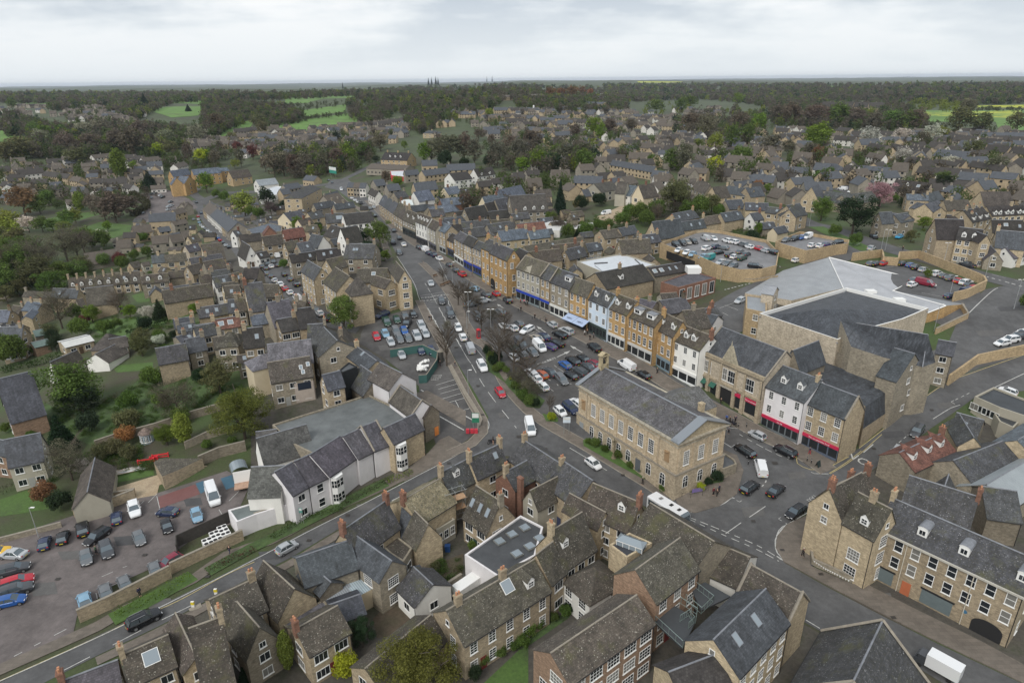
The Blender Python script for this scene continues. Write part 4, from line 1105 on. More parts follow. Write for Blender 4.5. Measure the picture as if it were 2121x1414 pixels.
def pstrip(pts,w):
 _DR[0]+=1;e_=.002*(_DR[0]%5)
 L=wline(pts,True,2.5);A=[];B=[]
 for i in range(len(L)):
  d=(L[min(i+1,len(L)-1)]-L[max(i-1,0)]).normalized();n=Vector((-d.y,d.x));A.append(L[i]+n*w/2);B.append(L[i]-n*w/2)
 mb=MB()
 for i in range(len(L)-1):
  q=[A[i],A[i+1],B[i+1],B[i]];mb.face([(p.x,p.y,G(p.x,p.y)+.14+e_)for p in q],0)
  for a,b in((A[i],A[i+1]),(B[i+1],B[i])):
   d=(b-a).normalized();n=Vector((-d.y,d.x));a2,b2=a-n*.14,b-n*.14
   mb.face([(a.x,a.y,G(a.x,a.y)+.153),(b.x,b.y,G(b.x,b.y)+.153),(b2.x,b2.y,G(b2.x,b2.y)+.153),(a2.x,a2.y,G(a2.x,a2.y)+.153)],1)
   mb.face([(a.x,a.y,G(a.x,a.y)-.1),(b.x,b.y,G(b.x,b.y)-.1),(b.x,b.y,G(b.x,b.y)+.153),(a.x,a.y,G(a.x,a.y)+.153)],1)
 o=mb.build('pavement',['paving','kerb']);o['kind']='structure';return o
pstrip([(868,622),(884,655),(904,693),(930,742),(952,785),(980,838),(999,870),(1000,895),(978,918),(930,940)],2.3)
pstrip([(874,545),(905,575),(925,600),(940,622),(962,668),(988,706),(1006,716),(1034,771),(1052,803),(1092,848),(1130,876),(1196,914),(1263,954),(1344,1003),(1385,1030)],2.7)
pstrip([(762,415),(786,436),(815,467),(856,501),(923,540),(996,587),(1070,628),(1139,662),(1177,681),(1256,723),(1293,741),(1341,768),(1387,798),(1443,828),(1521,868),(1572,897),(1653,934),(1716,976)],4.2)
pstrip([(700,402),(716,418),(742,432),(770,455),(790,487),(800,515)],2.2)
V('b5')
pave([(130,295),(62,380),(52,460),(110,558),(400,716),(800,926),(1200,1126),(1600,1316),(1830,1430),(1830,1300),(1500,1120),(1010,880),(640,690),(600,720),(300,590),(285,430),(310,290),(300,220)])
V('h1')
pave([(880,1250),(960,1405),(1080,1425),(1290,1365),(1440,1262),(1497,1060),(1440,930),(1290,870),(1250,960),(1180,1200)])
pave([(1290,640),(1420,690),(1497,715),(1497,690),(1310,560),(1100,420)])
V('r1')
pave([(1040,1110),(1110,1120),(1150,1290),(1300,1390),(1560,1430),(1780,1330),(1760,1250),(1500,1130),(1000,880),(860,830),(900,900)])
V('m2')
area('pavement',[(1260,420),(1660,620),(1720,600),(1990,760),(1990,640),(1690,480),(1640,500)],'paving',.15)
area('pavement',[(1440,1080),(1570,1060),(1700,960),(1790,860),(1860,830),(1972,900),(1972,955),(1700,1090),(1520,1180),(1440,1150)],'paving',.14)
V('u3')
pave([(370,705),(440,765),(560,850),(640,930),(740,1000),(700,1090),(750,1180),(700,1200),(640,1090),(590,990),(520,930),(440,830),(385,740)])
V('p')
strip('pavement',[(-30,1400),(205,1296),(262,1262),(400,1200),(470,1150),(560,1120),(640,1078),(720,1040),(800,1005),(860,975)],2.2,'paving',.12)
strip('pavement',[(1000,950),(900,1000),(800,1056),(700,1108),(600,1168),(480,1228),(330,1308),(200,1370)],1.6,'paving',.13)
strip('verge',[(232,1284),(330,1232),(400,1192)],3.0,'lawn',.14);strip('verge',[(430,1185),(520,1136),(600,1098),(700,1048),(800,1000)],2.4,'scrub',.14)
strip('verge',[(1690,470),(1740,492),(1800,520)],6,'lawn',.10)
LO=.04
def lawn(pts,m='lawn'):return area({'lawn':'lawn','scrub':'scrub_ground','field':'field','rape_field':'field','soil':'soil','meadow':'field'}[m],pts,m,LO if m in('lawn','scrub','soil')else .3,maxe=8 if m in('lawn','scrub','soil')else 40)
V('m1')
lawn([(330,560),(560,700),(900,520),(1100,380),(1250,330),(1500,330),(1850,420),(1900,520),(1500,650),(1200,700),(900,850),(700,900),(420,780),(300,640)],'scrub')
lawn([(0,1320),(200,1250),(420,1260),(420,1380),(200,1420),(0,1450)]);lawn([(840,1130),(1180,1090),(1190,1130),(850,1200)]);lawn([(1560,960),(1860,850),(1900,900),(1620,1000)])
lawn([(0,780),(260,700),(300,760),(100,810)]);lawn([(700,60),(1000,30),(1010,80),(880,100)]);lawn([(860,290),(1180,260),(1180,320),(900,340)])
V('u1')
lawn([(560,480),(820,390),(1080,420),(1090,460),(930,520),(690,560)]);lawn([(280,390),(500,340),(800,300),(820,330),(560,400),(330,440)])
lawn([(620,1180),(1000,1180),(1420,1150),(1620,1120),(1500,1180),(1250,1250),(900,1330),(700,1260)]);lawn([(0,640),(120,700),(120,860),(0,900)]);lawn([(1070,990),(1200,960),(1220,1040),(1120,1050)])
lawn([(980,920),(1150,930),(1150,960),(990,965)])
LO=.06
V('b3')
lawn([(480,1420),(800,1120),(800,1430)]);lawn([(640,1180),(900,1000),(1140,880),(1080,960),(760,1180)],'scrub');lawn([(180,560),(340,500),(340,640),(140,760),(90,700)],'soil')
V('b2');lawn([(1280,850),(1560,850),(1400,1050),(1200,1100),(1170,960)],'soil')
LO=.2
V('h1')
lawn([(115,800),(170,780),(700,1110),(640,1140),(400,1010),(120,850)]);lawn([(760,1200),(900,1260),(880,1280),(770,1240)]);lawn([(1180,1100),(1320,1080),(1320,1160),(1150,1190),(1000,1240),(1080,1260)],'scrub')
V('m3')
lawn([(530,150),(560,330),(690,420),(730,360),(1000,560),(960,620),(860,610),(720,460),(560,210)],'scrub');lawn([(980,660),(1100,690),(1100,725),(1010,720)])
LO=.06
V('t1')
lawn([(0,600),(250,660),(350,640),(300,720),(230,740),(0,745)],'field');lawn([(60,320),(470,315),(475,365),(90,360)],'field');lawn([(1450,380),(1940,370),(1900,460),(1640,480),(1480,430)],'field');lawn([(1440,650),(1540,650),(1560,730),(1460,730)],'field');lawn([(1950,620),(2121,590),(2121,700),(1960,700)],'field')
lawn([(1640,300),(2121,300),(2121,340),(1900,350),(1660,340)],'field')
V('t2')
lawn([(610,560),(950,500),(1380,440),(1510,490),(1400,590),(1000,640),(700,670),(620,650)],'field');lawn([(960,410),(1370,355),(1360,425),(980,475)],'field');lawn([(785,280),(1480,240),(1460,290),(1160,300),(1000,340),(790,345)],'field')
lawn([(60,640),(430,510),(500,520),(420,600),(330,650),(90,700)],'field')
V('t5')
lawn([(1120,410),(2121,400),(2121,600),(1900,650),(1850,520),(1200,520)],'field');lawn([(1150,420),(2100,410),(2100,485),(1200,462)],'rape_field');lawn([(1500,368),(2121,358),(2121,385),(1520,382)],'rape_field')
lawn([(60,180),(470,175),(470,186),(80,190)],'field');V('t4');lawn([(270,235),(480,232),(460,275),(280,275)],'field');lawn([(320,132),(760,136),(720,145),(340,146)],'rape_field');lawn([(1980,182),(2121,178),(2121,192)],'field')
V('m3')
def mark(pts,w=.13,dash=None,mat='road_paint',sm=True):return strip('road_marking',pts,w,mat,.10,sm,dash,1.0)
mark([(435,280),(520,430),(620,570),(700,670),(780,770)],.15,(4.2,2.4));mark([(320,90),(400,230),(430,270)],.13)
V('r5')
mark([(180,240),(275,400)],.15,(4,2.5));mark([(300,440),(400,620)],.13)
for L in([(435,680),(460,740),(495,790),(510,840),(545,870),(550,920),(600,960),(605,1010),(655,1055)],[(610,560),(610,620),(640,650),(645,700),(680,740),(700,800),(740,840),(750,880),(790,930),(795,990)],[(150,620),(200,680),(230,700),(270,760),(275,800),(320,840),(325,890),(375,930),(380,990)],[(745,1255),(780,1290),(800,1350),(845,1400)]):mark(L,.2,sm=False)
mark([(95,470),(540,395)],.12);mark([(150,600),(600,545)],.12)
ft_(215,495,'KEEP',1.7,60,-5);ft_(235,550,'CLEAR',1.7,60,-5);ft_(465,455,'CLEAR',1.7,-60,6);ft_(455,510,'KEEP',1.7,-60,6)
V('p')
mark([(822,531),(856,584),(866,612),(872,628)],.14);mark([(872,470),(908,540),(925,576),(937,605),(950,630)],.14)
mark([(892,650),(922,705),(952,770),(980,822),(1004,862),(1013,880),(1003,900),(960,935),(860,988),(760,1040),(635,1103),(430,1209),(211,1316),(0,1411)],.15)
mark([(980,716),(1020,765),(1050,812),(1085,850),(1130,884),(1200,925),(1270,970),(1340,1012),(1385,1050)],.14)
V('b1');mark([(0,1400),(270,1280),(720,1078),(900,990),(1250,840),(1600,650),(1800,560)],.14,mat='road_paint_yellow');mark([(455,1325),(1040,1022)],.14,(3.6,2.2));mark([(1145,970),(1370,860)],.14);mark([(100,1228),(560,988)],.12,(1.2,1.4))
V('b2');m_=mark([(1310,135),(1475,55)],.9);mark([(1520,45),(1600,5)],.14)
V('h1');mark([(0,865),(160,960),(320,1060)],.13);mark([(1040,1420),(1290,1362),(1400,1290),(1420,1300)],.16);mark([(1300,800),(1310,810),(1390,860)],.13)
V('h2');mark([(235,1130),(260,1180),(330,1220),(345,1210)],.12,sm=False);mark([(405,1105),(500,1160),(620,1225),(740,1285),(860,1335)],.13,(1.2,.9));mark([(320,1045),(480,1060)],.12)
V('r1');mark([(0,715),(80,665)],.12);mark([(0,680),(60,665)],.12)
mark([(1030,1160),(1050,1320),(1150,1385),(1300,1440),(1560,1440),(1700,1380),(2050,1190)],.14,mat='road_paint_yellow')
V('r4');mark([(370,770),(700,570),(1000,340),(1200,160),(1380,0)],.12,mat='road_paint_yellow');mark([(350,760),(690,545),(980,320)],.12,mat='road_paint_yellow');mark([(1020,355),(1210,195)],.2);mark([(0,735),(60,765),(340,770)],.14)
ft_(905,470,'NO',3.0,60,32)
V('q1')
mark([(550,970),(905,730)],.14);mark([(30,1330),(370,1090)],.14);mark([(830,295),(900,210),(945,90)],.2,(.9,.7));ft_(1925,545,'TAXI',1.15,-60,40);mark([(1425,1105),(1830,870)],.16);mark([(1150,1379),(1200,1260),(1290,1170),(1420,1130)],.16)
mark([(1260,1050),(1190,1005),(1240,975)],.12,sm=False);mark([(150,530),(205,560)],.12);mark([(270,600),(340,635),(380,605)],.12,sm=False);mark([(1350,1100),(1430,1150)],.12)
V('b4')
mark([(620,250),(870,350),(1100,450),(1250,540),(1300,560)],.16,(1.1,.8));mark([(615,262),(850,370),(1080,470),(1240,555)],.16,(1.1,.8));mark([(1300,290),(1230,370),(1215,440),(1260,530),(1500,670),(1810,830)],.2);mark([(1430,970),(1530,1030)],.14)
V('b5');mark([(60,520),(400,706),(800,918),(1200,1118),(1600,1308),(1800,1405)],.2)
V('q4')
for a in((715,200,-60,-42),(1355,560,-60,-34),(1130,650,60,-28)):arrow(*a,L=4.5)
ft_(775,795,'DISABLED',.9,60,-22);ft_(905,745,'BAYS',1.1,60,-22)
for L in([(950,860),(1000,890)],[(1020,910),(1120,970)],[(840,1110),(890,1140)],[(1000,1200),(1030,1230)],[(1220,1190),(1270,1200)],[(850,1270),(940,1330)],[(440,305),(590,240)],[(590,180),(690,250)]):mark(L,.12)
V('r5');arrow(1560,660,-50,-30,4);ft_(1420,550,'EXIT',1.2,-60,20)
V('r6')
for a,b in(((500,612),(805,520)),((535,680),(845,592)),((570,755),(885,662)),((605,835),(925,742)),((645,912),(965,820)),((900,1032),(1060,985)),((812,868),(898,1032))):mark([a,b],.11)
ft_(505,455,'MOTOR',.7,60,-2);ft_(495,488,'CYCLES',.7,60,-2);ft_(475,520,'ONLY',.7,60,-2)
mark([(250,690),(600,900),(1090,1180)],.25);mark([(555,1120),(950,1345)],.25)
for L in([(740,300),(850,500),(980,740),(1180,1060),(1240,1190),(1200,1300)],):
 for k_ in range(3):strip('step',[(x-14*k_,y+6*k_)for x,y in L],.35,'kerb',.12+.12*(3-k_))
V('m5');mark([(1740,460),(1972,350)],.15);mark([(1410,570),(1440,585)],.12);mark([(1410,568),(1550,500)],.12,(1.0,.8));mark([(980,905),(1080,820)],.12,(1.0,.8));mark([(1270,700),(1400,620),(1480,592)],.13)
mark([(700,925),(900,770),(1130,590),(1370,425),(1600,335),(1972,205)],.12,mat='road_paint_yellow')
V('u5');mark([(1660,840),(1964,925)],.5,(.9,.9));mark([(1700,820),(1964,890)],.12,(4,3));mark([(440,540),(560,590),(640,560)],.12);mark([(560,710),(640,650),(760,600)],.13,(3.5,2));mark([(700,520),(900,580),(1200,660),(1500,750)],.12,(4,3))
mark([(1500,1150),(1540,1110),(1700,960),(1750,930)],.2);mark([(640,790),(905,755)],.11);mark([(1130,970),(1330,1010)],.1)
V('u4');mark([(1200,860),(1400,880),(1600,850),(1680,810)],.14,mat='road_paint_yellow');mark([(1260,945),(1480,890)],.45,(.7,.6));mark([(1220,1095),(1340,1050)],.11);mark([(1260,1070),(1370,1110)],.11);mark([(1240,1130),(1290,1155)],.11);mark([(1550,905),(1700,850)],.13,(3,2))
V('q2');mark([(1460,505),(1700,520),(1940,600)],.3,(.8,.7))
V('b1');
for a,b in(((985,160),(1020,130)),((1050,140),(1110,80)),((1110,95),(1130,180)),((1550,190),(1580,240)),((1620,130),(1690,60)),((720,665),(800,630)),((870,600),(900,590)),((790,730),(830,710)),((680,780),(690,820))):mark([a,b],.1)
for q,c in(([(1120,100),(1380,12),(1415,80),(1130,182)],(.15,.065,.06)),([(1385,5),(1440,-15),(1450,60),(1420,78)],(.045,.11,.16)),([(1560,-30),(1720,-80),(1760,-10),(1600,50)],(.045,.11,.16))):
 o_=area('disabled_bay',q,'painted',.095);o_.color=(*c,1)
V('p')
rnd=random.Random(11)
for i,(x,y,w_,h_)in enumerate([(1560,1060,50,24),(1500,1130,44,20),(1650,985,40,16),(1740,1010,40,14),(1580,1005,36,14),(1450,1090,30,12),(1100,930,40,14),(980,930,30,12),(1040,860,16,12),(960,760,14,12),(330,1250,60,22),(560,1150,50,20),(760,1050,44,14),(1850,900,50,16),(1960,840,40,14),(1700,1160,60,26),(1820,1240,60,24),(1140,790,40,12),(1230,760,36,12),(1170,700,30,10),(800,720,36,12),(850,690,24,10),(150,1150,60,20),(260,1120,50,22),(90,1220,60,30),(400,1040,40,18),(2050,690,60,14),(2090,640,50,10)]):
 o_=area('road_repair',[(x-w_/2,y-h_/3),(x+w_*.4,y-h_/2),(x+w_/2,y+h_/3),(x-w_*.35,y+h_/2)],'patch_dark' if i%2 else 'patch_light',.088)
for x,y in[(1075,905),(1000,860),(945,720),(1130,930),(1290,985),(1560,1080),(1620,1140),(1480,1120),(1700,1190),(1850,1280),(720,1068),(430,1195),(640,1120),(930,960),(1190,850),(1280,770),(1180,740),(990,800),(870,850),(790,700),(1810,930),(1930,850),(300,1150),(120,1200),(210,1100),(1605,960),(1500,905)]:
 q=gd(x,y);mb=MB();a_=.35+.15*(x%2)
 c_=[(q.x-a_,q.y-a_*.8),(q.x+a_,q.y-a_*.8),(q.x+a_,q.y+a_*.8),(q.x-a_,q.y+a_*.8)];mb.face([(u_,v_,G(u_,v_)+.12+(.06 if x%5==0 else 0))for u_,v_ in c_]);o_=mb.build('drain_cover','drain');o_['kind']='structure'
V('h1')
def town_hall():
 a,b=PX((82,318)),PX((938,815));he=10.6
 m=gd((a[0]+b[0])/2,(a[1]+b[1])/2,he);ze=m.z;A=atz(*a,ze);B=atz(*b,ze)
 u=(B-A).normalized();L=(B-A).length;v=Vector((-u.y,u.x,0));C=atz(*PX((1292,690)),ze);D=max(12,(C-B).dot(v));base=ze-he
 rt=root('town_hall',(A.x,A.y,base),math.atan2(u.y,u.x));tag(rt,'large honey stone town hall with grey slate roof and pilasters on the market place','town hall')
 wc=(.50,.405,.28);hb=he*.40;T_=[]
 mb=MB();mb.box((0,0,-3),(L,D,he));mb.build('walls','stone_wall',rt,wc)
 p=MB();p.box((-.25,-.25,-3),(L+.25,D+.25,hb-.25));p.build('ground_storey','stone_wall',rt,(.42,.35,.25))
 s=MB();s.box((-.38,-.38,hb-.25),(L+.38,D+.38,hb));s.build('string_course','kerb',rt)
 c=MB();c.box((-.15,-.15,he-1.15),(L+.15,D+.15,he-.95));c.box((-.55,-.55,he-.25),(L+.55,D+.55,he+.02));c.box((-.3,-.3,he-.45),(L+.3,D+.3,he-.25));c.build('cornice','stone_wall',rt,(.40,.36,.28))
 n=7;x0,x1=L*.125,L*.82;stp=(x1-x0)/n
 for i in range(n+1):
  q=MB();x=x0+stp*i;q.box((x-.33,-.14,hb),(x+.33,.02,he-1.15));q.box((x-.42,-.2,he-1.4),(x+.42,.02,he-1.15));q.box((x-.42,-.2,hb),(x+.42,.02,hb+.25));q.build('pilaster','stone_wall',rt,wc)
 for i in range(n):
  x=x0+stp*(i+.5);aw(rt,x,0,hb+2.55,0,1.25,2.6,3,6)
  if i in(5,):
   d=MB();d.box((-.65,-.34,0),(.65,-.2,2.6));o=d.build('door','painted',rt,(.10,.11,.12));o.location=(x,0,.1)
  else:add_arch(rt,x,-.26,hb*.5,0,1.15,2.3)
 add_arch(rt,L*.90,-.26,hb*.45,0,1.2,2.4)
 d=MB();d.box((-.6,-.34,0),(.6,-.2,2.6));o=d.build('door','painted',rt,(.25,.27,.28));o.location=(L*.055,0,.1)
 for xx in(L*.06,L*.915):
  q=MB();m_=8
  q.box((-.55,-.12,-1.2),(.55,.02,.9));q.cyl((0,-.05),.55,.9,.95,12);o=q.build('niche','painted',rt,(.30,.20,.11));o.location=(xx,0,hb+2.6)
 for xx in(L*.105,L*.845):
  q=MB();q.bar((xx,-.3,-1),(xx,-.3,he-.9),.07,6);q.box((xx-.2,-.45,he-1.1),(xx+.2,-.1,he-.8));q.build('downpipe','painted',rt,(.45,.38,.28))
 for i in range(4):
  q=MB();y=D*(.04+.92*i/3);q.box((L-.02,y-.3,hb),(L+.14,y+.3,he-1.15));q.build('pilaster','stone_wall',rt,wc)
 for i in range(3):
  y=D*(.04+.92*(i+.5)/3);aw(rt,L,y,hb+2.55,rad(90),1.25,2.7,3,6);add_arch(rt,L+.26,y,hb*.5,rad(90),1.15,2.3)
 hr=D*.21;rf=MB();t=.1
 rf.prism([(.3,.1,he+.05),(L-1.2,.1,he+.05),(L-1.2,D/2,he+hr),(.3,D/2,he+hr)],t);rf.prism([(L-1.2,D-.1,he+.05),(.3,D-.1,he+.05),(.3,D/2,he+hr),(L-1.2,D/2,he+hr)],t)
 ro=rf.build('roof','old_slates',rt,(.095,.092,.10))
 for x_ in(L+.1,-.1):pd=MB();pd.face([(x_,-.3,he),(x_,D+.3,he),(x_,D/2,he+hr+.1)]);pd.build('pediment','stone_wall',rt,(.40,.33,.22))
 ld=MB()
 for x_a,x_b in((L-1.3,L+.6),(-.6,.4)):
  ld.prism([(x_a,-.6,he+.12),(x_b,-.6,he+.12),(x_b,D/2,he+hr+.35),(x_a,D/2,he+hr+.35)],.16);ld.prism([(x_b,D+.6,he+.12),(x_a,D+.6,he+.12),(x_a,D/2,he+hr+.35),(x_b,D/2,he+hr+.35)],.16)
 ld.bar((0,D/2,he+hr+.05),(L-1,D/2,he+hr+.05),.14,6)
 ld.build('lead_capping','plain_metal',rt,(.30,.32,.34))
 rl=MB();
 for i in range(22):x=L*i/21;rl.bar((x,-.45,he),(x,-.45,he+.75),.025,4)
 for z in(.4,.75):rl.bar((0,-.45,he+z),(L,-.45,he+z),.025,4)
 rl.build('railing','plain_metal',rt,(.25,.26,.27))
 bw=MB();bw.box((L*.42,D-.1,-3),(L*.78,D+4.5,he-.6));bw.build('rear_wing','stone_wall',rt,(.40,.33,.22))
 r2=MB();r2.face([(L*.42,D+4.7,he-.5),(L*.42,D/2+2,he-.3),(L*.60,D/2+1,he+hr-.5),(L*.60,D+4.7,he+hr*.75)]);r2.face([(L*.78,D/2+2,he-.3),(L*.78,D+4.7,he-.5),(L*.60,D+4.7,he+hr*.75),(L*.60,D/2+1,he+hr-.5)]);r2.build('roof','old_slates',rt,(.12,.12,.12))
 cm_(rt,L*.80,D-.6,he-.5,he+2.0,.9,.9,'yel',0)
 bc=MB();bc.box((-.2,D/2-1.0,he),(.75,D/2+1.0,he+.8+hr));bc.box((-.2,D/2-.95,he+hr),(.1,D/2-.55,he+hr+2.6));bc.box((.1,D/2+.55,he+hr),(.75,D/2+.95,he+hr+2.6));bc.box((-.2,D/2+.55,he+hr),(.1,D/2+.95,he+hr+2.6));bc.box((.1,D/2-.95,he+hr),(.75,D/2-.55,he+hr+2.6))
 bc.box((-.1,D/2-.55,he+hr),(.65,D/2+.55,he+hr+.9));bc.box((-.35,D/2-1.15,he+hr+2.6),(.9,D/2+1.15,he+hr+2.8));bc.prism([(-.35,D/2-1.15,he+hr+2.8),(.9,D/2-1.15,he+hr+2.8),(.9,D/2,he+hr+3.4),(-.35,D/2,he+hr+3.4)],.15);bc.prism([(.9,D/2+1.15,he+hr+2.8),(-.35,D/2+1.15,he+hr+2.8),(-.35,D/2,he+hr+3.4),(.9,D/2,he+hr+3.4)],.15)
 co=bc.build('bell_cote','stone_wall',rt,(.42,.35,.22));bl=MB();bl.cyl((.28,D/2),.42,he+hr+1.0,he+hr+1.35,10,.36);bl.cyl((.28,D/2),.36,he+hr+1.35,he+hr+1.9,10,.12);bl.bar((.28,D/2-.5,he+hr+2.0),(.28,D/2+.5,he+hr+2.0),.05);bl.build('bell','dark',co)
 return rt
town_hall()
V('h1');bk_([(1245,1000,1.8),(1300,890,1.8),(1420,970,1.8),(1438,1010,1.8),(1320,1055,1.8)],'fl','gry',.25,'low flat black-roofed lavatory block with railings beside the town hall','lavatory_block','building')
V('h1');rl_=MB()
g0=P(930,1255)
L_=wline([(930,1265),(965,1290),(1040,1300),(1140,1280),(1190,1240)])
for i,q in enumerate(L_):
 z=G(q.x,q.y);rl_.bar((q.x-g0.x,q.y-g0.y,z-g0.z),(q.x-g0.x,q.y-g0.y,z-g0.z+1.0),.03,4)
 if i:
  p_=L_[i-1];rl_.bar((p_.x-g0.x,p_.y-g0.y,G(p_.x,p_.y)-g0.z+1.0),(q.x-g0.x,q.y-g0.y,z-g0.z+1.0),.03,4)
ro_=rl_.build('railing','dark');ro_.location=g0;tag(ro_,'black iron railing round the corner bed of the town hall','railing')
bn=MB();q1_,q2_=P(1050,1262),P(1165,1238);bn.face([(0,0,.3),(q2_.x-q1_.x,q2_.y-q1_.y,q2_.z-q1_.z+.3),(q2_.x-q1_.x,q2_.y-q1_.y,q2_.z-q1_.z+1.1),(0,0,1.1)]);bn.face([(0,-.03,.3),(q2_.x-q1_.x,q2_.y-q1_.y-.03,q2_.z-q1_.z+.3),(q2_.x-q1_.x,q2_.y-q1_.y-.03,q2_.z-q1_.z+1.1),(0,-.03,1.1)])
o_=bn.build('banner','painted',None,(.17,.13,.30));o_.location=q1_;tag(o_,'purple banner tied to the railing at the town hall corner','banner')
Z1='in the far terrace along the high street'
V('u3',Z1)
TER((20,240),(135,322),3,R=(55,165),he=5.6,rf='sl',wl='buf',w=2,ch=(0,),cw='gry')
V('u3','in the upper high street terrace')
ROW([(135,322),(172,345),(208,368)],R=(190,235),he=5.8,rf='st',wl='buf',w=2,ch=(1,))
H((208,368),(315,414),R=(235,285),he=6.2,rf='st',wl='gry',w=5,dm=(.3,.72),ch=(0,),lab='buff stone house with two white dormers in the upper high street',shop=dict(col=(.03,.04,.04),n=4))
H((316,385),(410,422),R=(345,322),he=8.6,rf='st',wl='wht',w=4,st=3,ws='s',dm=(.12,.38,.62,.88),lab='white three-storey house with four dormers in the high street',shop=dict(col=(.04,.04,.05)))
H((411,425),(480,462),R=(440,368),he=8.2,rf='st',wl='lim',w=3,st=3,ws='s',ch=(1,),lab='pale grey house right of the white four-dormered house',shop=dict(col=(.1,.1,.12)))
H((481,448),(560,480),R=(528,395),he=8.2,rf='nb',wl='buf',w=3,st=3,ws='s',lab='buff house with bright blue slate roof in the high street',shop=dict(col=(.35,.37,.38)))
H((561,528),(627,560),R=(590,480),he=5.6,rf='sd',wl='och',w=3,ws='s',lab='low orange stone shop between two taller buff houses',shop=dict(col=(.05,.06,.1)))
H((628,520),(705,566),R=(680,470),he=8.4,rf='os',wl='buf',w=3,st=3,ws='s',ch=(1,),lab='buff house above a white shopfront in the high street',shop=dict(col=(.5,.52,.52),fas=(.62,.63,.62)))
H((706,562),(775,598),R=(745,500),he=8.6,rf='sd',wl='yel',w=3,st=3,ws='s',lab='cream stone house above the smaller blue shop sign',shop=dict(col=(.05,.08,.25),fas=(.02,.045,.30),n=3))
H((776,594),(850,626),R=(815,545),he=8.6,rf='os',wl='buf',w=3,st=3,ws='s',ch=(1,),lab='buff house with blue fascia left of the tall orange hotel',shop=dict(col=(.05,.08,.22),fas=(.02,.045,.30),n=3))
H((851,598),(917,628),R=(910,530),he=11.2,rf='os',wl='och',w=2,st=3,ws='s',ch=(0,1),lab='narrow left wing of the tall orange stone hotel',name='stone_hotel',cat='hotel')
H((918,640),(1065,706),R=(945,560),he=11.2,rf='os',wl='och',w=4,st=3,ws='s',ch=(0,.25),cw='gry',lab='tall orange stone hotel with carriage arch in the high street',name='stone_hotel',cat='hotel')
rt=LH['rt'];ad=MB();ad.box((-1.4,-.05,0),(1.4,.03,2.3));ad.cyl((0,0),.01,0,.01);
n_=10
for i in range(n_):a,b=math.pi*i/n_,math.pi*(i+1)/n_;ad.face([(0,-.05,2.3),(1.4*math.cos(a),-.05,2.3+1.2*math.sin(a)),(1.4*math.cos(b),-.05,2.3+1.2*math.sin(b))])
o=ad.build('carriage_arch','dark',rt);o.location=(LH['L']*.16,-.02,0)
H((1066,705),(1135,742),D=8,p=40,he=8.8,rf='sd',wl='yel',w=3,st=3,ws='s',lab='narrow cream house between the orange hotel and grey shop building')
H((1137,768),(1332,836),R=(1215,672),he=9.2,rf='so',wl='lim',w=5,st=3,ws='s',cg=True,lab='long grey rendered building above the wide blue shop sign',shop=dict(col=(.20,.24,.25),fas=(.015,.05,.36),n=5))
ped=MB();ped.face([(-1.3,-.1,0),(1.3,-.1,0),(0,-.1,1.5)]);ped.prism([(-1.5,-.3,-.1),(0,-.3,1.6),(0,2,1.6),(-1.5,2,-.1)],.12);ped.prism([(0,-.3,1.6),(1.5,-.3,-.1),(1.5,2,-.1),(0,2,1.6)],.12)
o=ped.build('gablet','render_wall',LH['rt'],WALLC['lim']);o.location=(LH['L']*.47,0,9.2)
H((1334,842),(1412,872),R=(1400,738),he=9.0,rf='os',wl='gld',w=2,st=3,ws='s',cg=True,lab='narrow golden house above the small blue shop sign',shop=dict(col=(.35,.36,.34),fas=(.015,.05,.36),n=2))
H((1413,878),(1572,938),D=LH['D'],p=math.degrees(math.atan2(LH['hr'],LH['D']/2)),he=9.0,rf='os',wl='gry',w=3,st=3,ws='s',dm=(.72,),dk='b',ds=.4,lab='grey stone house with one white roof dormer above white shopfront',shop=dict(col=(.62,.63,.60),n=4))
H((1567,948),(1715,1002),R=(1615,842),he=9.0,rf='so',wl='och',w=3,st=3,ws='s',lab='orange stone house above the blue cafe awning',shop=dict(col=(.03,.03,.04),n=3,aw=((.34,.42,.58),.2,8.6,2.6,'NERO')))
H((1717,1012),(1882,1082),R=(1770,918),he=9.0,rf='os',wl='blu',w=3,st=3,ws='s',dm=(.3,.82),wsz=(.95,1.5,2,3),lab='pale blue rendered house with two white dormers',shop=dict(col=(.04,.055,.05),fas=(.035,.05,.045),n=6))
V('u4')
H((312,1088),(466,1150),R=(395,980),he=9.2,rf='st',wl='och',w=3,st=3,ws='s',dm=(.3,.85),ch=(0,),lab='orange house with two white dormers right of the pale blue house',shop=dict(col=(.55,.55,.52),fas=(.6,.6,.58),n=4))
H((468,1154),(690,1248),R=(545,1060),he=9.4,rf='st',wl='och',w=5,st=3,ws='s',dm=(.25,.72),dk='b',ch=(0,.98),lab='orange house with arched windows and two box dormers',shop=dict(col=(.5,.5,.48),n=4),wsz=(.9,1.9,2,3))
H((691,1248),(842,1326),R=(765,1130),he=9.2,rf='st',wl='och',w=3,st=3,ws='s',dm=(.2,.8),lab='plain orange house above the grey-blue shopfront',shop=dict(col=(.17,.23,.27),n=4))
V('m4')
H((532,84),(745,172),R=(600,-20),RB=(850,60),he=9.0,rf='st',wl='wht',w=3,st=3,ws='s',dm=(.35,.62),ch=(1,),wsz=(.85,1.4,2,3),lab='white rendered house with black windows left of the arcade building',shop=dict(col=(.7,.72,.72),fas=(.7,.7,.68),n=3))
H((752,190),(1238,402),R=(915,-5),he=8.8,rf='sl',wl='pnk',w=0,st=2,bk=True,cg=True,lab='pinkish stone arcade building with carved gable and clock',name='arcade_building',cat='building')
rt=LH['rt'];L=LH['L'];sl_=LH['hr']/(LH['D']/2)
b=MB();b.box((-.1,-.35,3.9),(L+.1,.02,4.3));b.box((-.1,-.3,8.6),(L+.1,.3,9.5));b.build('parapet','stone_wall',rt,(.36,.30,.21))
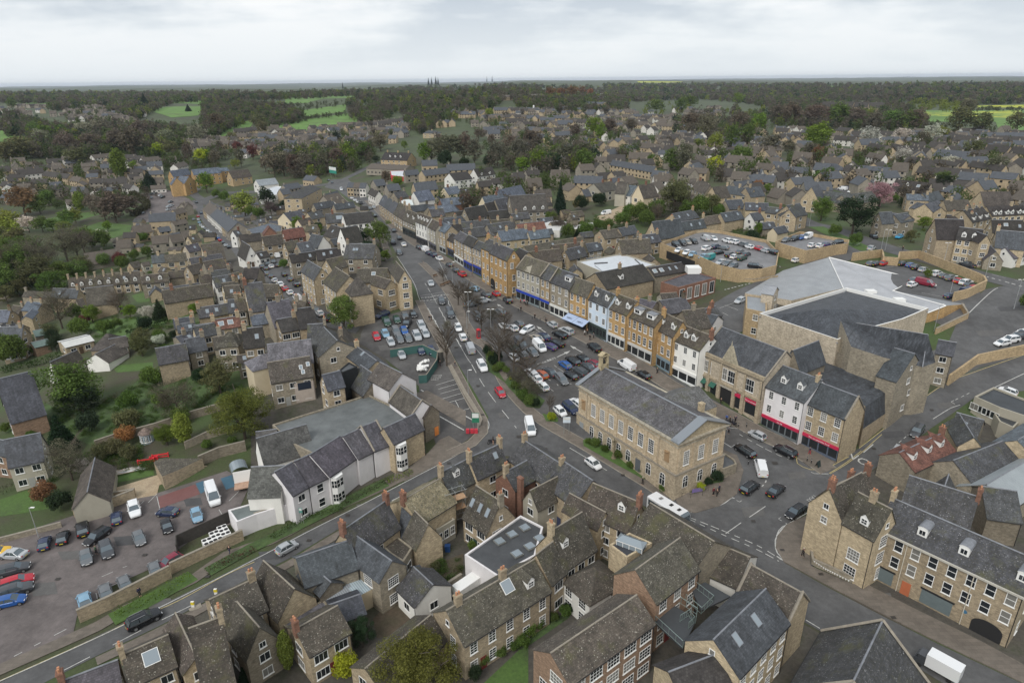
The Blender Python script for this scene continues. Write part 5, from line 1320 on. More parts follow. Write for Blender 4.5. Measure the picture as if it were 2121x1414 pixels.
for x in(.35,.17*L,.36*L,.60*L,.74*L,L-.4):
 q=MB();q.box((-.4,-.4,-1.5),(.4,.02,3.9));q.box((-.22,-.28,4.3),(.22,.02,8.6));q.build('pillar','stone_wall',rt,(.42,.35,.25)).location=(x,0,0)
for x,w_,n_ in((.13*L,2.0,4),(.42*L,1.1,2),(.53*L,1.9,3),(.80*L,2.4,4)):
 aw(rt,x,0,6.4,0,w_,2.6,n_,2)
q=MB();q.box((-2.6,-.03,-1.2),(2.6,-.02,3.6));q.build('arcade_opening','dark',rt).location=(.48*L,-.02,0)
q=MB();q.box((-2.8,-.35,3.45),(2.8,-.04,3.85));q.build('arcade_canopy','stone_wall',rt,(.45,.42,.36)).location=(.48*L,0,0)
for x,w_,c in((.09*L,2.4,(.02,.10,.07)),(.265*L,1.6,(.02,.10,.07))):
 q=MB();q.prism([(-w_/2,-1.0,2.6),(w_/2,-1.0,2.6),(w_/2,-.1,3.4),(-w_/2,-.1,3.4)],.05);ao=q.build('awning','painted',rt,c);ao.location=(x,0,0)
 q=MB();q.face([(-w_/2,-.04,.1),(w_/2,-.04,.1),(w_/2,-.04,3.3),(-w_/2,-.04,3.3)]);q.build('display_window','pane',rt).location=(x,0,0)
for x,w_ in((.665*L,1.6),(.87*L,3.0)):
 q=MB();q.face([(-w_/2,-.04,.1),(w_/2,-.04,.1),(w_/2,-.04,2.7),(-w_/2,-.04,2.7)]);q.build('display_window','pane',rt).location=(x,0,0)
 q=MB();q.box((-w_/2,-.3,2.75),(w_/2,-.02,3.5));fo=q.build('fascia','painted',rt,(.48,.02,.07));fo.location=(x,0,0)
 if w_>2:to_(fo,'The co-operative',(0,-.32,3.12),.42,(.8,.8,.8))
q=MB();cw_=2.3;q.face([(-cw_,-.1,0),(cw_,-.1,0),(.25,-.1,4.2),(-.25,-.1,4.2)]);q.face([(-cw_,.4,0),(-cw_,-.1,0),(-.25,-.1,4.2),(-.25,.4,4.2)]);q.face([(cw_,-.1,0),(cw_,.4,0),(.25,.4,4.2),(.25,-.1,4.2)]);q.face([(cw_,.4,0),(-cw_,.4,0),(-.25,.4,4.2),(.25,.4,4.2)]);q.cyl((0,.1),.16,4.2,5.4,6,.03)
q.build('carved_gable','stone_wall',rt,(.38,.34,.25)).location=(.47*L,0,9.0)
q=MB();Y_=3.9/sl_ if sl_>.2 else 4;q.face([(-2.2,.3,9.2),(0,.4,12.6),(0,Y_+.4,12.6)]);q.face([(0,.4,12.6),(2.2,.3,9.2),(0,Y_+.4,12.6)]);q.build('cross_roof','slates',rt,(.085,.093,.105)).location=(.47*L,0,0)
q=MB();q.cyl((0,0),.62,0,.2,16);q.cyl((0,0),.5,.2,.22,16);ck=q.build('clock','painted',rt,(.04,.05,.05));ck.location=(.02*L,-.35,6.1);ck.rotation_euler=(rad(90),0,0)
q=MB();q.cyl((0,0),.45,.22,.24,16);q.build('clock_face','white_paint',ck);q=MB();q.box((-.03,0,.25),(.03,.38,.27));q.box((0,-.03,.25),(.27,.03,.27));q.build('clock_hands','dark',ck)
H((1365,288),(1520,345),k='x',R=(1462,170),D=9,he=10.0,rf='sl',wl='drk',bk=True,lab='brown stone gable rising behind the white co-op building')
H((1252,448),(1552,572),R=(1382,290),he=9.0,rf='sl',wl='lil',w=3,st=3,ws='s',dm=(.3,.72),wsz=(.9,1.5,2,4),lab='white rendered house with two dormers above the round-logo shop',shop=dict(col=(.13,.15,.16),fas=(.48,.02,.07),n=6,txt='co op',tsize=.55))
H((1556,570),(1868,698),R=(1652,412),he=9.2,rf='sl',wl='yel',w=3,st=3,ws='s',ch=(0,),cg=True,wsz=(1.1,1.7,3,4),bk=False,e=0,lab='weathered yellow stone corner house above the long red shop fascia',shop=dict(col=(.09,.11,.15),fas=(.48,.02,.07),n=4,txt='The co-operative food',tsize=.48))
V('m5');bk_([(180,165,9.5),(505,285,9.5),(900,430,9),(1085,375,8.5),(750,600,8.5),(375,400,9.8),(100,300,9.8)],'sl','buf',0,'dark flat-topped shop extension behind the red-fascia shops','shop_extension','building',b0_=2)
bk_([(750,600,8.5),(1085,375,8.5),(1130,500,4.2),(730,775,4.2)],'sl','buf',0,'long lean-to slate roof beside the side street','lean_to','building',b0_=2)
bk_([(505,185,12),(700,90,12),(885,250,12),(770,290,12)],'fl','drk',.4,'flat wet-roofed brown stone block behind the shops','flat_roofed_building','building',b0_=2)
H((1040,255),(1190,300),R=(950,150),he=9.2,rf='sl',wl='gry',w=1,lab='tall grey stone building with slate roof at the side street bend',ch=())
H((1290,190),(1425,215),D=6,p=35,he=7.6,rf='sl',wl='gry',w=1,e=1,lab='small slate-roofed end block with tall stair window')
V('p')
bk_([(1572,656,8),(1753,602,8),(1922,645,8),(1868,668,8),(1779,692,8),(1734,711,8)],'sl','pnk',.9,'huge dark hipped-roof supermarket hall with white parapet edge','supermarket','supermarket',apex=(1706,640,12),parmat='white_paint',rcol=(.05,.056,.066))
rt=bk_.last[0];B0=bk_.last[2]
q=MB();ap=atz(1706,640,B0+8.4)-rt.location
for x,y in((1572,656),(1753,602),(1922,645),(1734,711),(1779,692)):q.bar(ap,atz(x,y,B0+8.2)-rt.location,.12,5)
q.build('roof_hip','lead',rt)
q=MB()
for x,y in((1700,652),(1740,640),(1770,655)):c=atz(x,y,B0+9)-rt.location;q.cyl((c.x,c.y),.35,c.z-1,c.z+.9,8)
q.build('roof_vent','white_paint',rt)
bk_([(1745,597,6.2),(1921,648,5.7),(1959,633,6.9),(1849,602,6.1),(1897,578,5.9),(1717,533,8.4)],'mt','och',0,'pale ribbed metal supermarket roof beside the car park','supermarket_extension','supermarket',b0_=B0)
rt=bk_.last[0];q=MB()
for x,y in((1803,604),(1862,621)):c=atz(x,y,B0+6.5)-rt.location;q.box((c.x-1.3,c.y-1,c.z-.5),(c.x+1.3,c.y+1,c.z+.45))
q.build('rooflight','white_paint',rt)
q=MB();q.bar(atz(1717,533,B0+8.5)-rt.location,atz(1747,597,B0+6.3)-rt.location,.14,5)
for(x0,y0,h0),(x1,y1,h1)in(((1717,533,8.4),(1897,578,5.9)),((1849,602,6.1),(1959,633,6.9)),((1897,578,5.9),(1849,602,6.1)),((1959,633,6.9),(1921,648,5.7))):q.bar(atz(x0,y0,B0+h0+.05)-rt.location,atz(x1,y1,B0+h1+.05)-rt.location,.16,4)
q.build('roof_edge','white_paint',rt)
bk_([(1849,602,6.1),(1959,633,6.9),(1998,630,5.2)],'ml','och',0,'grey lean-to metal roof on the supermarket corner','roof_extension','building',b0_=B0)
bk_([(1543,607,5.0),(1640,622,5.4),(1745,597,6.2),(1717,533,8.4),(1622,560,5.4)],'ml','pnk',0,'smooth grey supermarket roof slope behind the golden stair block','supermarket_extension','supermarket',b0_=B0,rcol=(.27,.285,.30))
bk_([(1545,612,7.0),(1588,618,7.0),(1588,650,7.0),(1545,640,7.0)],'ml','gld',.2,'golden stone stair block on the left of the supermarket','stair_block','building',win=((2,1,2,(1.2,1.4,2,2)),))
V('m5')
bk_([(640,140,8.6),(885,222,8.4),(1190,298,6.2),(1290,262,6.9),(1232,48,12.5),(560,-60,12.5)],'sl','gry',0,'broad slate-roofed supermarket wing above the side street','supermarket_wing','building',b0_=B0,rcol=(.058,.064,.074))
rt=bk_.last[0];q=MB();q.bar(atz(*PX((680,-40)),B0+11.6)-rt.location,atz(*PX((1232,48)),B0+11.6)-rt.location,.15,5);q.bar(atz(*PX((1190,298)),B0+6.3)-rt.location,atz(*PX((1232,48)),B0+11.6)-rt.location,.12,5);q.build('roof_ridge','lead',rt)
V('u4');H((1605,930),(1700,945),R=(1610,905),D=5,p=30,he=8.5,rf='ml',wl='pnk',w=1,lab='small pink brick stair tower with curved metal roof')
V('u4')
dk=bk_([(735,585,2.9),(1060,470,2.9),(1230,485,2.9),(1600,560,2.9),(1700,660,2.9),(1680,770,2.9),(1560,800,2.9),(1380,805,2.9),(1200,765,2.9),(1040,690,2.9),(830,620,2.9)],'fl','gld',1.0,'golden walled car park deck with parked cars','car_park_deck','car park',rcol=(.16,.16,.165))
DECKZ=bk_.last[3]
q=MB();a=PR(790,680,dk,bk_.last[2]+.2);b=PR(1020,770,dk,bk_.last[2]+.2);d=(b-a).normalized();n=Vector((d.y,-d.x,0));a+=n*.25;b+=n*.25;a.z=b.z=0
q.face([a+Vector((0,0,.0)),b,b+Vector((0,0,2.6)),a+Vector((0,0,2.6))]);q.build('entrance_opening','dark',dk)
V('u5')
dk2=bk_([(-60,570,2.9),(140,490,2.9),(540,560,2.9),(530,590,2.9),(440,600,2.9),(190,650,2.9),(-20,590,2.9)],'fl','gld',1.0,'smaller golden upper car park deck with a dark underpass','car_park_deck','car park',rcol=(.16,.16,.165))
DECK2Z=bk_.last[3]
V('u4');q=MB();g0=P(1735,650);g1=P(1850,690);c=(g1-g0);
o=MB();o.face([(0,0,0),(c.x,c.y,c.z),(c.x,c.y,c.z+2.5),(0,0,2.5)]);oo=o.build('underpass_opening','dark');oo.location=g0-Vector((0,.6,0));oo.parent=None;oo.parent=dk2;oo.location=g0-Vector((0,.6,0))-dk2.location
V('u5');wall([(560,710),(800,680),(810,740),(930,750),(940,700),(1100,690),(1300,770),(1620,900),(1640,940),(1500,1010),(1380,1040)],h=2.6,t=.4,col='gld',lb='tall golden stone wall round the supermarket car park',cope=False)
wall([(1240,1305),(1500,1180),(1450,1100)],h=1.6,col='gld',lb='low golden wall along the supermarket service road')
V('m5');wall([(1380,440),(1600,280),(1972,200),(2200,150)],h=2.5,t=.4,col='gld',lb='long golden wall beside the yard with white parked cars',cope=False)
V('p');wall([(1610,577),(1560,585),(1508,582)],h=1.0,col='gld')
V('u4','behind the high street shops')
bk_([(62,720,4.2),(430,655,4.2),(700,745,4.2),(330,835,4.2)],'wf','lim',.35,'wide white flat-roofed building behind the high street','flat_roofed_building','building')
H((300,938),(685,860),R=(170,835),he=5,rf='sd',wl='buf',w=0,bk=True,ch=(.5,),lab='long dark-roofed hall with a tiny dormer behind the shops',dm=(.4,))
H((690,835),(955,790),R=(640,765),he=5,rf='sd',wl='gry',w=0,bk=True,sk=((.1,.5,1.2,1.3,1),(.3,.5,1.2,1.3,1),(.55,.5,.6,1.2),(.75,.5,.6,1.2)),lab='dark roof with white square rooflights behind the shops')
bk_([(742,885,5),(1000,795,5),(1190,850,5),(885,930,5)],'pu','brk',.2,'modern flat-roofed building with red window panels','modern_building','building',win=((0,1,1,(2,2,2,1)),(2,5,1,(1.8,3.2,2,1))))
q=MB();a=PR(1000,800,bk_.last[0],bk_.last[3]);q.box((-2,-2,0),(2,1.5,1.8));q.build('plant_housing','white_paint',bk_.last[0]).location=a
H((590,1045),(760,1080),R=(600,1010),D=9,p=28,he=3.5,rf='pu',wl='gry',w=0,bk=True);H((760,1035),(890,1025),R=(720,985),he=4,rf='st',wl='lim',w=1);H((800,1140),(1000,1110),R=(790,1080),D=8,p=30,he=4,rf='pu',wl='gry',w=0,bk=True)
H((1085,1190),(1240,1150),R=(1015,1130),he=5.4,rf='os',wl='gry',w=2,ch=(.8,),cw='brk');H((840,1180),(1010,1160),R=(870,1120),D=8,p=40,he=6,rf='st',wl='gry',w=0,bk=True,ch=(.5,));H((1000,1215),(1150,1250),D=7,p=30,he=5,rf='sl',wl='lil',w=2)
H((372,612),(612,600),R=(412,540),D=7,he=4.6,rf='so',wl='buf',w=2,e=1);H((600,570),(745,550),R=(572,505),he=4.6,rf='sl',wl='buf',w=2,sk=((.3,.5),(.6,.5)))
H((285,530),(430,512),R=(240,470),he=5.2,rf='so',wl='buf',w=2,e=1);H((430,505),(560,480),R=(395,445),he=5.2,rf='sl',wl='buf',w=2)
H((0,700),(145,665),R=(-40,620),he=3.6,rf='os',wl='buf',w=1);H((148,635),(272,615),R=(120,575),he=3.6,rf='sl',wl='buf',w=2,wsz=(1.6,1.8,3,3))
V('u3');TER((1190,700),(1720,640),2,R=(1215,640),he=3.8,rf='st',wl='buf',w=3,bk=True,ch=(.7,),cw='brk');H((1230,640),(1700,560),R=(1210,590),he=3.6,rf='so',wl='gry',bk=True)
V('u4','beside the deck car park')
H((830,475),(1112,435),R=(840,410),RB=(1075,370),he=5,rf='sl',wl='yel',w=0,bk=True,sk=((.1,.5),(.3,.5),(.6,.5),(.85,.5)));H((610,500),(830,470),R=(650,380),he=4.6,rf='sl',wl='yel',w=2,dm=(.3,.55),sk=((.8,.5),))
H((880,390),(1055,355),R=(830,330),he=5,rf='sl',wl='gld',w=2,sk=((.2,.5),(.6,.5)));H((1110,415),(1260,390),R=(1080,355),he=4.2,rf='so',wl='yel',bk=True);H((1262,390),(1420,365),R=(1225,325),he=4.2,rf='sl',wl='yel',bk=True,sk=((.2,.6),(.8,.6)))
H((580,560),(740,550),D=8,p=20,he=3.4,rf='ml',wl='gry',bk=True)
V('m2')
GRP='white rendered building with purple slate roof beside the road'
H((655,1288),(783,1214),D=8,p=38,he=5.8,rf='pu',wl='lil',w=1,e=0,lab='left end section of the long white roadside building',ch=())
H((785,1213),(935,1142),D=LH['D'],p=38,he=5.8,rf='pu',wl='lil',w=1,ws='s',lab='white roadside section left of the first bay window',wsz=(1.1,1.5,1,2))
H((937,1140),(1158,990),D=8,p=38,he=5.8,rf='pu',wl='lil',w=0,bk=True,lab='white section with a tall bay window in the roadside range')
def bay(x,z0=0.3,n=2,w=2.2):
 q=MB();hw=w/2
 for k in range(n):
  zz=z0+k*2.75
  pts=[(-hw,0),(-hw*.6,-.8),(hw*.6,-.8),(hw,0)]
  for i in range(3):
   (a,b),(c,d)=pts[i],pts[i+1];q.face([(a,b,zz),(c,d,zz),(c,d,zz+.8),(a,b,zz+.8)],0);q.face([(a,b,zz+2.2),(c,d,zz+2.2),(c,d,zz+2.75),(a,b,zz+2.75)],0)
   q.face([(a*.98,b*.97,zz+.8),(c*.98,d*.97,zz+.8),(c*.98,d*.97,zz+2.2),(a*.98,b*.97,zz+2.2)],1)
   for t in(0,.5,1):q.bar((a+(c-a)*t,b+(d-b)*t,zz+.8),(a+(c-a)*t,b+(d-b)*t,zz+2.2),.06,4)
   q.bar((a,b,zz+1.5),(c,d,zz+1.5),.035,4)
 q.prism([(pts[0][0],0,z0+n*2.75+.2),(pts[1][0],pts[1][1],z0+n*2.75),(pts[2][0],pts[2][1],z0+n*2.75),(pts[3][0],0,z0+n*2.75+.2)],.12)
 o=q.build('bay_window',['white_paint','pane'],LH['rt']);o.location=(x,0,0)
bay(LH['L']*.22,-.3,2,2.6)
H((1160,1005),(1276,948),D=8,p=38,he=5.6,rf='pu',wl='lil',w=0,bk=True,lab='plain white section right of the tall bay window')
H((1282,945),(1402,896),D=8,p=40,he=5.6,rf='pu',wl='lil',w=0,bk=True,cg=True,lab='plain white section next to the honey stone corner')
H((1432,890),(1668,775),R=(1360,768),he=6.2,rf='pu',wl='yel',w=0,e=0,bk=True,lab='honey stone corner section with white two-storey bay')
bay(LH['L']*.22,.2,2,2.4)
bk_([(500,752,5.6),(1240,518,5.6),(1590,682,5.6),(1370,770,5.6),(830,985,5.6),(640,890,5.6)],'fl','gry',.35,'wide flat grey felt roof behind the long white building','flat_roofed_hall','building',rcol=(.115,.125,.125))
H((1236,388),(1402,478),R=(1332,264),he=7.2,rf='tl',wl='lil',w=0,bk=True,lab='brown-tiled house with stained white wall beside the flat roof')
H((1400,562),(1566,684),R=(1482,446),he=6.2,rf='tl',wl='lil',w=0,bk=True,cg=True,lab='lower brown-tiled house beside the stained white wall')
H((1672,690),(1785,640),k='x',R=(1705,592),D=6,he=5.4,rf='tl',wl='drk',w=0,bk=True,lab='brown stone gable facing the corner with orange notice')
q=MB();q.box((-.5,-.06,0),(.5,0,1.9));q.build('poster','painted',LH['rt'],(.65,.22,.05)).location=(LH['L']*.75,-.02,.4)
H((372,945),(440,1060),k='x',R=(420,850),D=9,he=5,rf='tg',wl='wht',w=0,bk=True,lab='white gable with grey tiles left of the flat roof')
H((415,1100),(650,1090),R=(450,1040),D=8,p=40,he=5,rf='tg',wl='wht',w=0,bk=True,lab='grey-tiled roof behind the scaffolded white gable')
H((395,820),(545,800),R=(400,775),D=5,p=38,he=5,rf='tg',wl='wht',w=0,bk=True,lab='small grey roof at the back corner of the flat roof')
V('b2');bk_([(145,195,3.0),(500,95,3.0),(560,160,3.0),(345,225,3.0),(205,280,3.0)],'fl','lil',.15,'low white single-storey annexe with grey roof by the car park','annexe','building',rcol=(.12,.14,.135))
wall([(345,320),(565,240)],h=3,t=.3,mat='render_wall',col='lil',lb='plain white rendered yard wall beside the annexe')
V('m2','behind the boarded shop')
H((490,420),(815,365),D=7.5,p=40,he=6,rf='st',wl='gry',w=3,sk=((.75,.5,.6,.9,1),(.78,.25,.6,.9,1),(.93,.6,.6,.9,1)),lab='grey stone house with its wall broken open for rebuilding')
q=MB();q.box((0,-.06,0),(4.2,.02,4.6));q.build('demolished_opening','painted',LH['rt'],(.42,.36,.31)).location=(LH['L']*.52,-.02,.3)
q=MB();q.box((0,-.1,2.9),(2.8,-.05,4.6));q.build('blue_sheeting','painted',LH['rt'],(.012,.02,.035)).location=(LH['L']*.6,-.02,.3)
H((925,480),(1060,445),R=(885,360),he=7,rf='sl',wl='buf',k='g',w=1,lab='narrow slate-roofed stone house with brick lean-to')
bk_([(945,495,3),(1055,465,3),(1060,540,3),(950,560,3)],'lv','brk',.1,'small red brick lean-to with grey roof','lean_to','building')
bk_([(1010,330,7.5),(1090,265,7.5),(1155,300,7.5),(1040,345,7.5)],'fl','drk',.2,'black-clad stair tower with a white top','black_tower','building',wcol=(.015,.018,.02))
H((1080,430),(1200,520),R=(1120,390),D=7,p=45,he=4,rf='os',wl='drk',bk=True,lab='crumbling dark slate roof beside the brick lean-to')
H((1075,215),(1225,330),R=(1160,150),he=6,rf='sl',wl='yel',w=1,sk=((.4,.8),),ch=(0,),lab='slate-roofed house with large rooflights beside the hoarding')
V('m2','left of the white building')
H((350,328),(800,215),k='h',D=6,p=34,he=6,rf='lv',wl='crm',w=0,bk=True,ch=(.55,),cw='brk',lab='long cream house with lilac slate roof and brick chimney')
H((480,190),(800,150),R=(510,120),D=9,he=5.5,rf='lv',wl='yel',w=2,bk=True,sk=((.3,.6,4.0,2.0,1),(.75,.6,4.0,2.0,1)),lab='lilac slate roof with a long glazed rooflight')
H((765,110),(860,220),k='g',R=(905,0),he=6.5,rf='os',wl='gry',w=2,lab='grey stone house with streaked slates right of the glazed roof')
H((960,175),(1120,160),R=(1040,60),k='x',D=8,he=6,rf='st',wl='drk',w=0,bk=True,ch=(.1,));H((285,150),(440,130),R=(250,10),he=6.8,rf='sd',wl='buf',w=2,ch=(.1,));H((65,145),(235,135),R=(130,40),he=6.5,rf='st',wl='gry',w=2,k='h');H((235,270),(330,255),D=4,p=30,he=4,rf='st',wl='gry',w=1)
wall([(1410,225),(1660,185),(1775,240),(1770,300),(1690,420),(1630,425)],h=2.1,t=.12,mat='painted',col=(.04,.11,.10),lb='dark green hoarding round the construction pit',name='hoarding',cat='hoarding')
V('m2');q=MB();rnd=random.Random(3)
for i in range(16):x,y=rnd.uniform(-1.2,1.2),rnd.uniform(-2.4,2.4);q.bar((x-.5,y,.3),(x+.5,y+rnd.uniform(-.6,.6),rnd.uniform(.3,1.0)),.35,6)
o=q.build('rubble_sacks','white_paint');o.location=P(1655,300);tag(o,'heap of white sacks inside the construction hoarding','sacks')
V('b1')
H((470,1585),(860,1430),R=(425,1408),he=5.2,rf='pu',wl='gry',w=2,ch=(0,),cw='brk',lab='purple slate roof at the bottom edge left of the skylight house')
H((925,1440),(1250,1290),R=(885,1212),he=5.4,rf='st',wl='buf',w=2,ch=(0,),cw='buf',sk=((.55,.55,1.6,1.6,1),),lab='brown-roofed stone cottage with big white rooflight near the bottom edge')
H((1400,1185),(1600,1110),R=(1215,1040),he=5.4,rf='st',wl='buf',w=2,ch=(0,),cw='buf',dm=(.35,),ds=.45,lab='brown-roofed cottage with a single white dormer')
H((1300,1352),(1510,1245),k='x',R=(1378,1232),D=9,he=5.0,rf='st',wl='yel',w=1,lab='stone gable cottage in front of the single white dormer')
V('b2')
H((108,1050),(425,892),R=(15,828),he=5.2,rf='st',wl='buf',w=2,ch=(.95,),cw='buf',lab='large brown stone-tiled roof beside the yellow traffic bollard')
H((500,978),(768,812),k='x',R=(597,748),D=8,he=4.6,rf='st',wl='yel',w=0,bk=True,lab='steep stone gable above the grey lean-to roof')
H((690,738),(1070,600),R=(598,562),RB=(945,400),he=5.6,rf='sl',wl='gry',w=0,bk=True,lab='broad slate roof between two brick chimneys')
H((800,800),(955,705),k='x',R=(862,702),D=6,he=4.6,rf='sl',wl='drk',w=0,bk=True,lab='small slate gable with a round flue')
H((1060,530),(1362,310),R=(957,335),he=5.8,rf='os',wl='yel',w=1,ch=(0,1),cw='brk',lab='frosted grey slate roof with brick chimneys at both ends')
H((1216,700),(1402,577),k='x',R=(1300,552),D=8,he=5.8,rf='sl',wl='gry',w=1,wsz=(1.7,1.5,5,4),lab='slate gable house with two many-paned white windows')
bk_([(1170,390,4.2),(1330,370,4.2),(1450,460,4.2),(1385,560,4.2),(1290,500,4.2)],'st','gry',.1,'flat mossy roof between the frosted slates and slate gable','flat_roofed_building','building',win=((2,1,1,(1.4,1,2,1)),))
bk_([(1372,165,7.5),(1500,290,6.5),(1455,462,4),(1345,368,4)],'sl','gry',0,'steep dark slate slope with one stone dormer','slate_roofed_building','building')
H((1510,290),(1758,135),R=(1372,128),he=6.2,rf='tn',wl='yel',w=0,bk=True,ch=(0,),cw='brk',lab='house with bright new tan stone roof beside the scaffolding')
H((1475,470),(1660,385),k='x',R=(1540,290),D=4,he=4.5,rf='so',wl='yel',w=0,bk=True,lab='blank sandy stone gable below the brick chimney')
bk_([(1580,260,3.5),(1680,210,3.5),(1750,260,3.5),(1620,340,3.5)],'sl','lim',.15,'small grey zinc roof under the scaffolding','annexe','building',win=((2,3,1,(.8,1.4,2,2)),))
bk_([(490,990,3.4),(820,825,3.4),(870,880,3.4),(600,1040,3.4)],'lv','gry',.1,'narrow lead-grey flat roof below the steep stone gable','flat_roofed_building','building')
bk_([(810,810,3.6),(1000,710,3.6),(1050,790,3.2),(900,870,3.2)],'ml','crm',0,'pale grey zinc roof beside the glass roof','annexe','building')
bk_([(975,715,3.6),(1115,645,3.6),(1160,750,3.2),(1050,810,3.2)],'ml','crm',0,'glazed lean-to with pale blinds','glass_lean_to','building',rcol=(.35,.42,.46))
H((720,1225),(1012,1052),R=(602,1045),he=5.0,rf='st',wl='buf',w=2,ws='w',ch=(0,),cw='brk',lab='mossy brown-roofed house with wide white casement windows')
H((900,1000),(1120,920),D=5,p=25,he=3.2,rf='sl',wl='gry',w=0,bk=True,lab='low slate outhouse in front of the potted yard')
H((275,1252),(515,1105),k='x',R=(375,1020),D=6,he=4.8,rf='st',wl='drk',w=1,lab='dark stone gable with outside chimney left of the yellow climber')
H((1340,745),(1470,875),R=(1450,610),D=6,he=3.4,rf='os',wl='wht',w=1,lab='slate lean-to with white wall beside the slate gable')
bk_([(1425,590,2.8),(1500,575,2.8),(1565,660,2.8),(1505,680,2.8)],'sl','gry',0,'tiny slate shed roof right of the white lean-to','shed','shed')
H((1250,1500),(1702,1105),R=(975,1414),he=3.6,rf='st',wl='buf',w=1,lab='long mossy barn roof running to the bottom edge')
q=MB();g=P(1740,330)
for i in range(4):
 for j in range(2):
  x,y=i*1.8-3,j*1.3;q.bar((x,y,-1),(x,y,7.5),.04,4)
for z in(1.8,3.7,5.6,7.2):
 for j in range(2):q.bar((-3.4,j*1.3,z),(2.8,j*1.3,z),.035,4)
 for i in range(4):q.bar((i*1.8-3,-.2,z),(i*1.8-3,1.5,z),.035,4)
q.bar((-3,0,0),(-1.2,0,3.7),.03,4);q.bar((.6,0,1.8),(2.4,0,5.6),.03,4)
rt=root('scaffolding',g,.5);q.build('poles','plain_metal',rt,(.4,.42,.42));q=MB();q.box((-3.2,-.1,5.62),(2.6,1.4,5.7));q.box((-3.2,-.1,3.72),(2.6,1.4,3.8));q.build('boards','wood',rt,(.42,.27,.16));tag(rt,'scaffolding with orange boards beside the new tan roof','scaffolding')
V('m3')
H((265,1275),(470,1165),R=(218,1112),he=6,rf='os',wl='gry',w=0,bk=True,dm=(.45,),ds=.5,ch=(0,),cw='buf',lab='dark slate house with brick-topped chimney nearest the road bend')
H((478,1160),(712,1048),R=(476,975),he=6.4,rf='os',wl='yel',w=1,e=0,ch=(0,1),cw='buf',sk=((.75,.6),),lab='slate-roofed house between two tall tan chimneys')
H((718,1008),(1000,1205),R=(846,868),he=6.4,rf='os',wl='buf',w=2,ch=(0,1),cw='buf',lab='long streaked slate roof with red-potted chimney beside the road')
H((1002,1207),(1228,1372),D=LH['D'],p=42,he=6.4,rf='os',wl='buf',w=2,wsz=(1.0,2.4,2,6),lab='streaked slate roof above a tall stair window')
H((768,1248),(935,1152),R=(692,1112),he=6.6,rf='os',wl='brk',w=0,e=1,ch=(.05,),cw='buf',lab='red brick house with a grey slate roof and white verge')
H((330,1400),(600,1480),R=(350,1145),D=9,he=4.8,rf='st',wl='gry',w=0,bk=True,lab='x')if False else None
V('b3')
H((338,238),(508,358),R=(380,2),he=4.8,rf='st',wl='buf',w=2,ws='w',sk=((.12,.5,.6,1.3),(.45,.5,.6,1.3),(.75,.5,.6,1.3)),ch=(1,),cw='gry',lab='steep dark roof with three tall rooflights beside scaffolding')
H((762,120),(868,192),k='x',R=(800,55),D=6,he=5.4,rf='st',wl='lim',w=1,lab='small brown-roofed rendered gable beside a tall brick chimney')
cm_(LH['rt'],-.6,0,0,9.5,.9,.7,'brk',0)
bk_([(745,236,4.2),(905,318,4.2),(850,520,4.2),(582,668,4.2),(350,515,4.2)],'fl','lil',.25,'black flat roof with seven square rooflights','flat_roofed_hall','building',rcol=(.055,.058,.062))
rt=bk_.last[0]
for x,y in((775,320),(685,367),(598,417),(880,395),(812,452),(720,505)):
 a=PR(x,y,rt,bk_.last[3]+.02);q=MB();q.box((-.75,-.75,0),(.75,.75,.22),0);q.box((-.62,-.62,.22),(.62,.62,.34),1);o=q.build('rooflight',['plain_metal','roof_glass'],rt,(.3,.3,.28));o.location=a;o.rotation_euler=(0,0,rad(35))
H((345,1148),(958,762),R=(222,902),he=5.8,rf='so',wl='buf',w=5,ws='s',wsz=(1.0,1.6,2,4),ch=(.12,.62),cw='buf',dm=(.83,),sk=((.62,.72,1.5,1.6,1),),e=1,lab='long brown-roofed stone house with four-light rooflight and garden')
H((962,716),(1072,622),R=(862,505),he=6.0,rf='st',wl='buf',w=1,ws='w',lab='steep brown roof above a wide white dormer window')
H((1068,606),(1282,462),R=(1010,318),he=6.2,rf='st',wl='yel',w=3,ws='c',ch=(0,),cw='yel',dm=(.2,),ds=.45,lab='brown-roofed house with massive stone chimney and small dormer')
H((1290,330),(1388,258),k='x',R=(1205,205),D=7,he=6.4,rf='st',wl='yel',w=1,lab='narrow brown-roofed wing with one tall white window')
H((1192,205),(1515,350),R=(1245,-5),he=7,rf='st',wl='yel',w=3,dm=(.72,),ds=.5,ch=(1,),cw='brk',pots=4,lab='long brown roof with blue-framed dormer along the road')
H((1040,690),(1235,862),k='h',R=(1190,665),D=7,he=4.4,rf='st',wl='wht',w=2,wsz=(1.3,1.6,3,3),lab='reddish hipped roof over a white garden room')
H((1092,1428),(1692,992),R=(958,1200),he=8.0,rf='so',wl='pbk',w=5,st=3,ws='w',e=1,wsz=(1.9,1.5,4,3),lab='big mossy-roofed brown brick block at the bottom centre')
V('b4')
H((372,850),(678,608),R=(228,612),he=8.4,rf='so',wl='pbk',w=3,st=3,ws='c',wsz=(1.3,1.6,3,3),e=0,lab='mossy brown-roofed wing joining the office yard')
bk_([(42,442,8.5),(182,357,8.5),(345,430,8.5),(165,535,8.5)],'fl','yel',.2,'flat dark roof carrying a white glazed lantern','flat_roofed_building','building',rcol=(.04,.042,.05))
q=MB();q.box((-1.9,-.8,0),(1.9,.8,.75),1);
for x in(-1.9,-.95,0,.95,1.9):q.bar((x,-.82,0),(x,-.82,.8),.06,4);q.bar((x,.82,0),(x,.82,.8),.06,4)
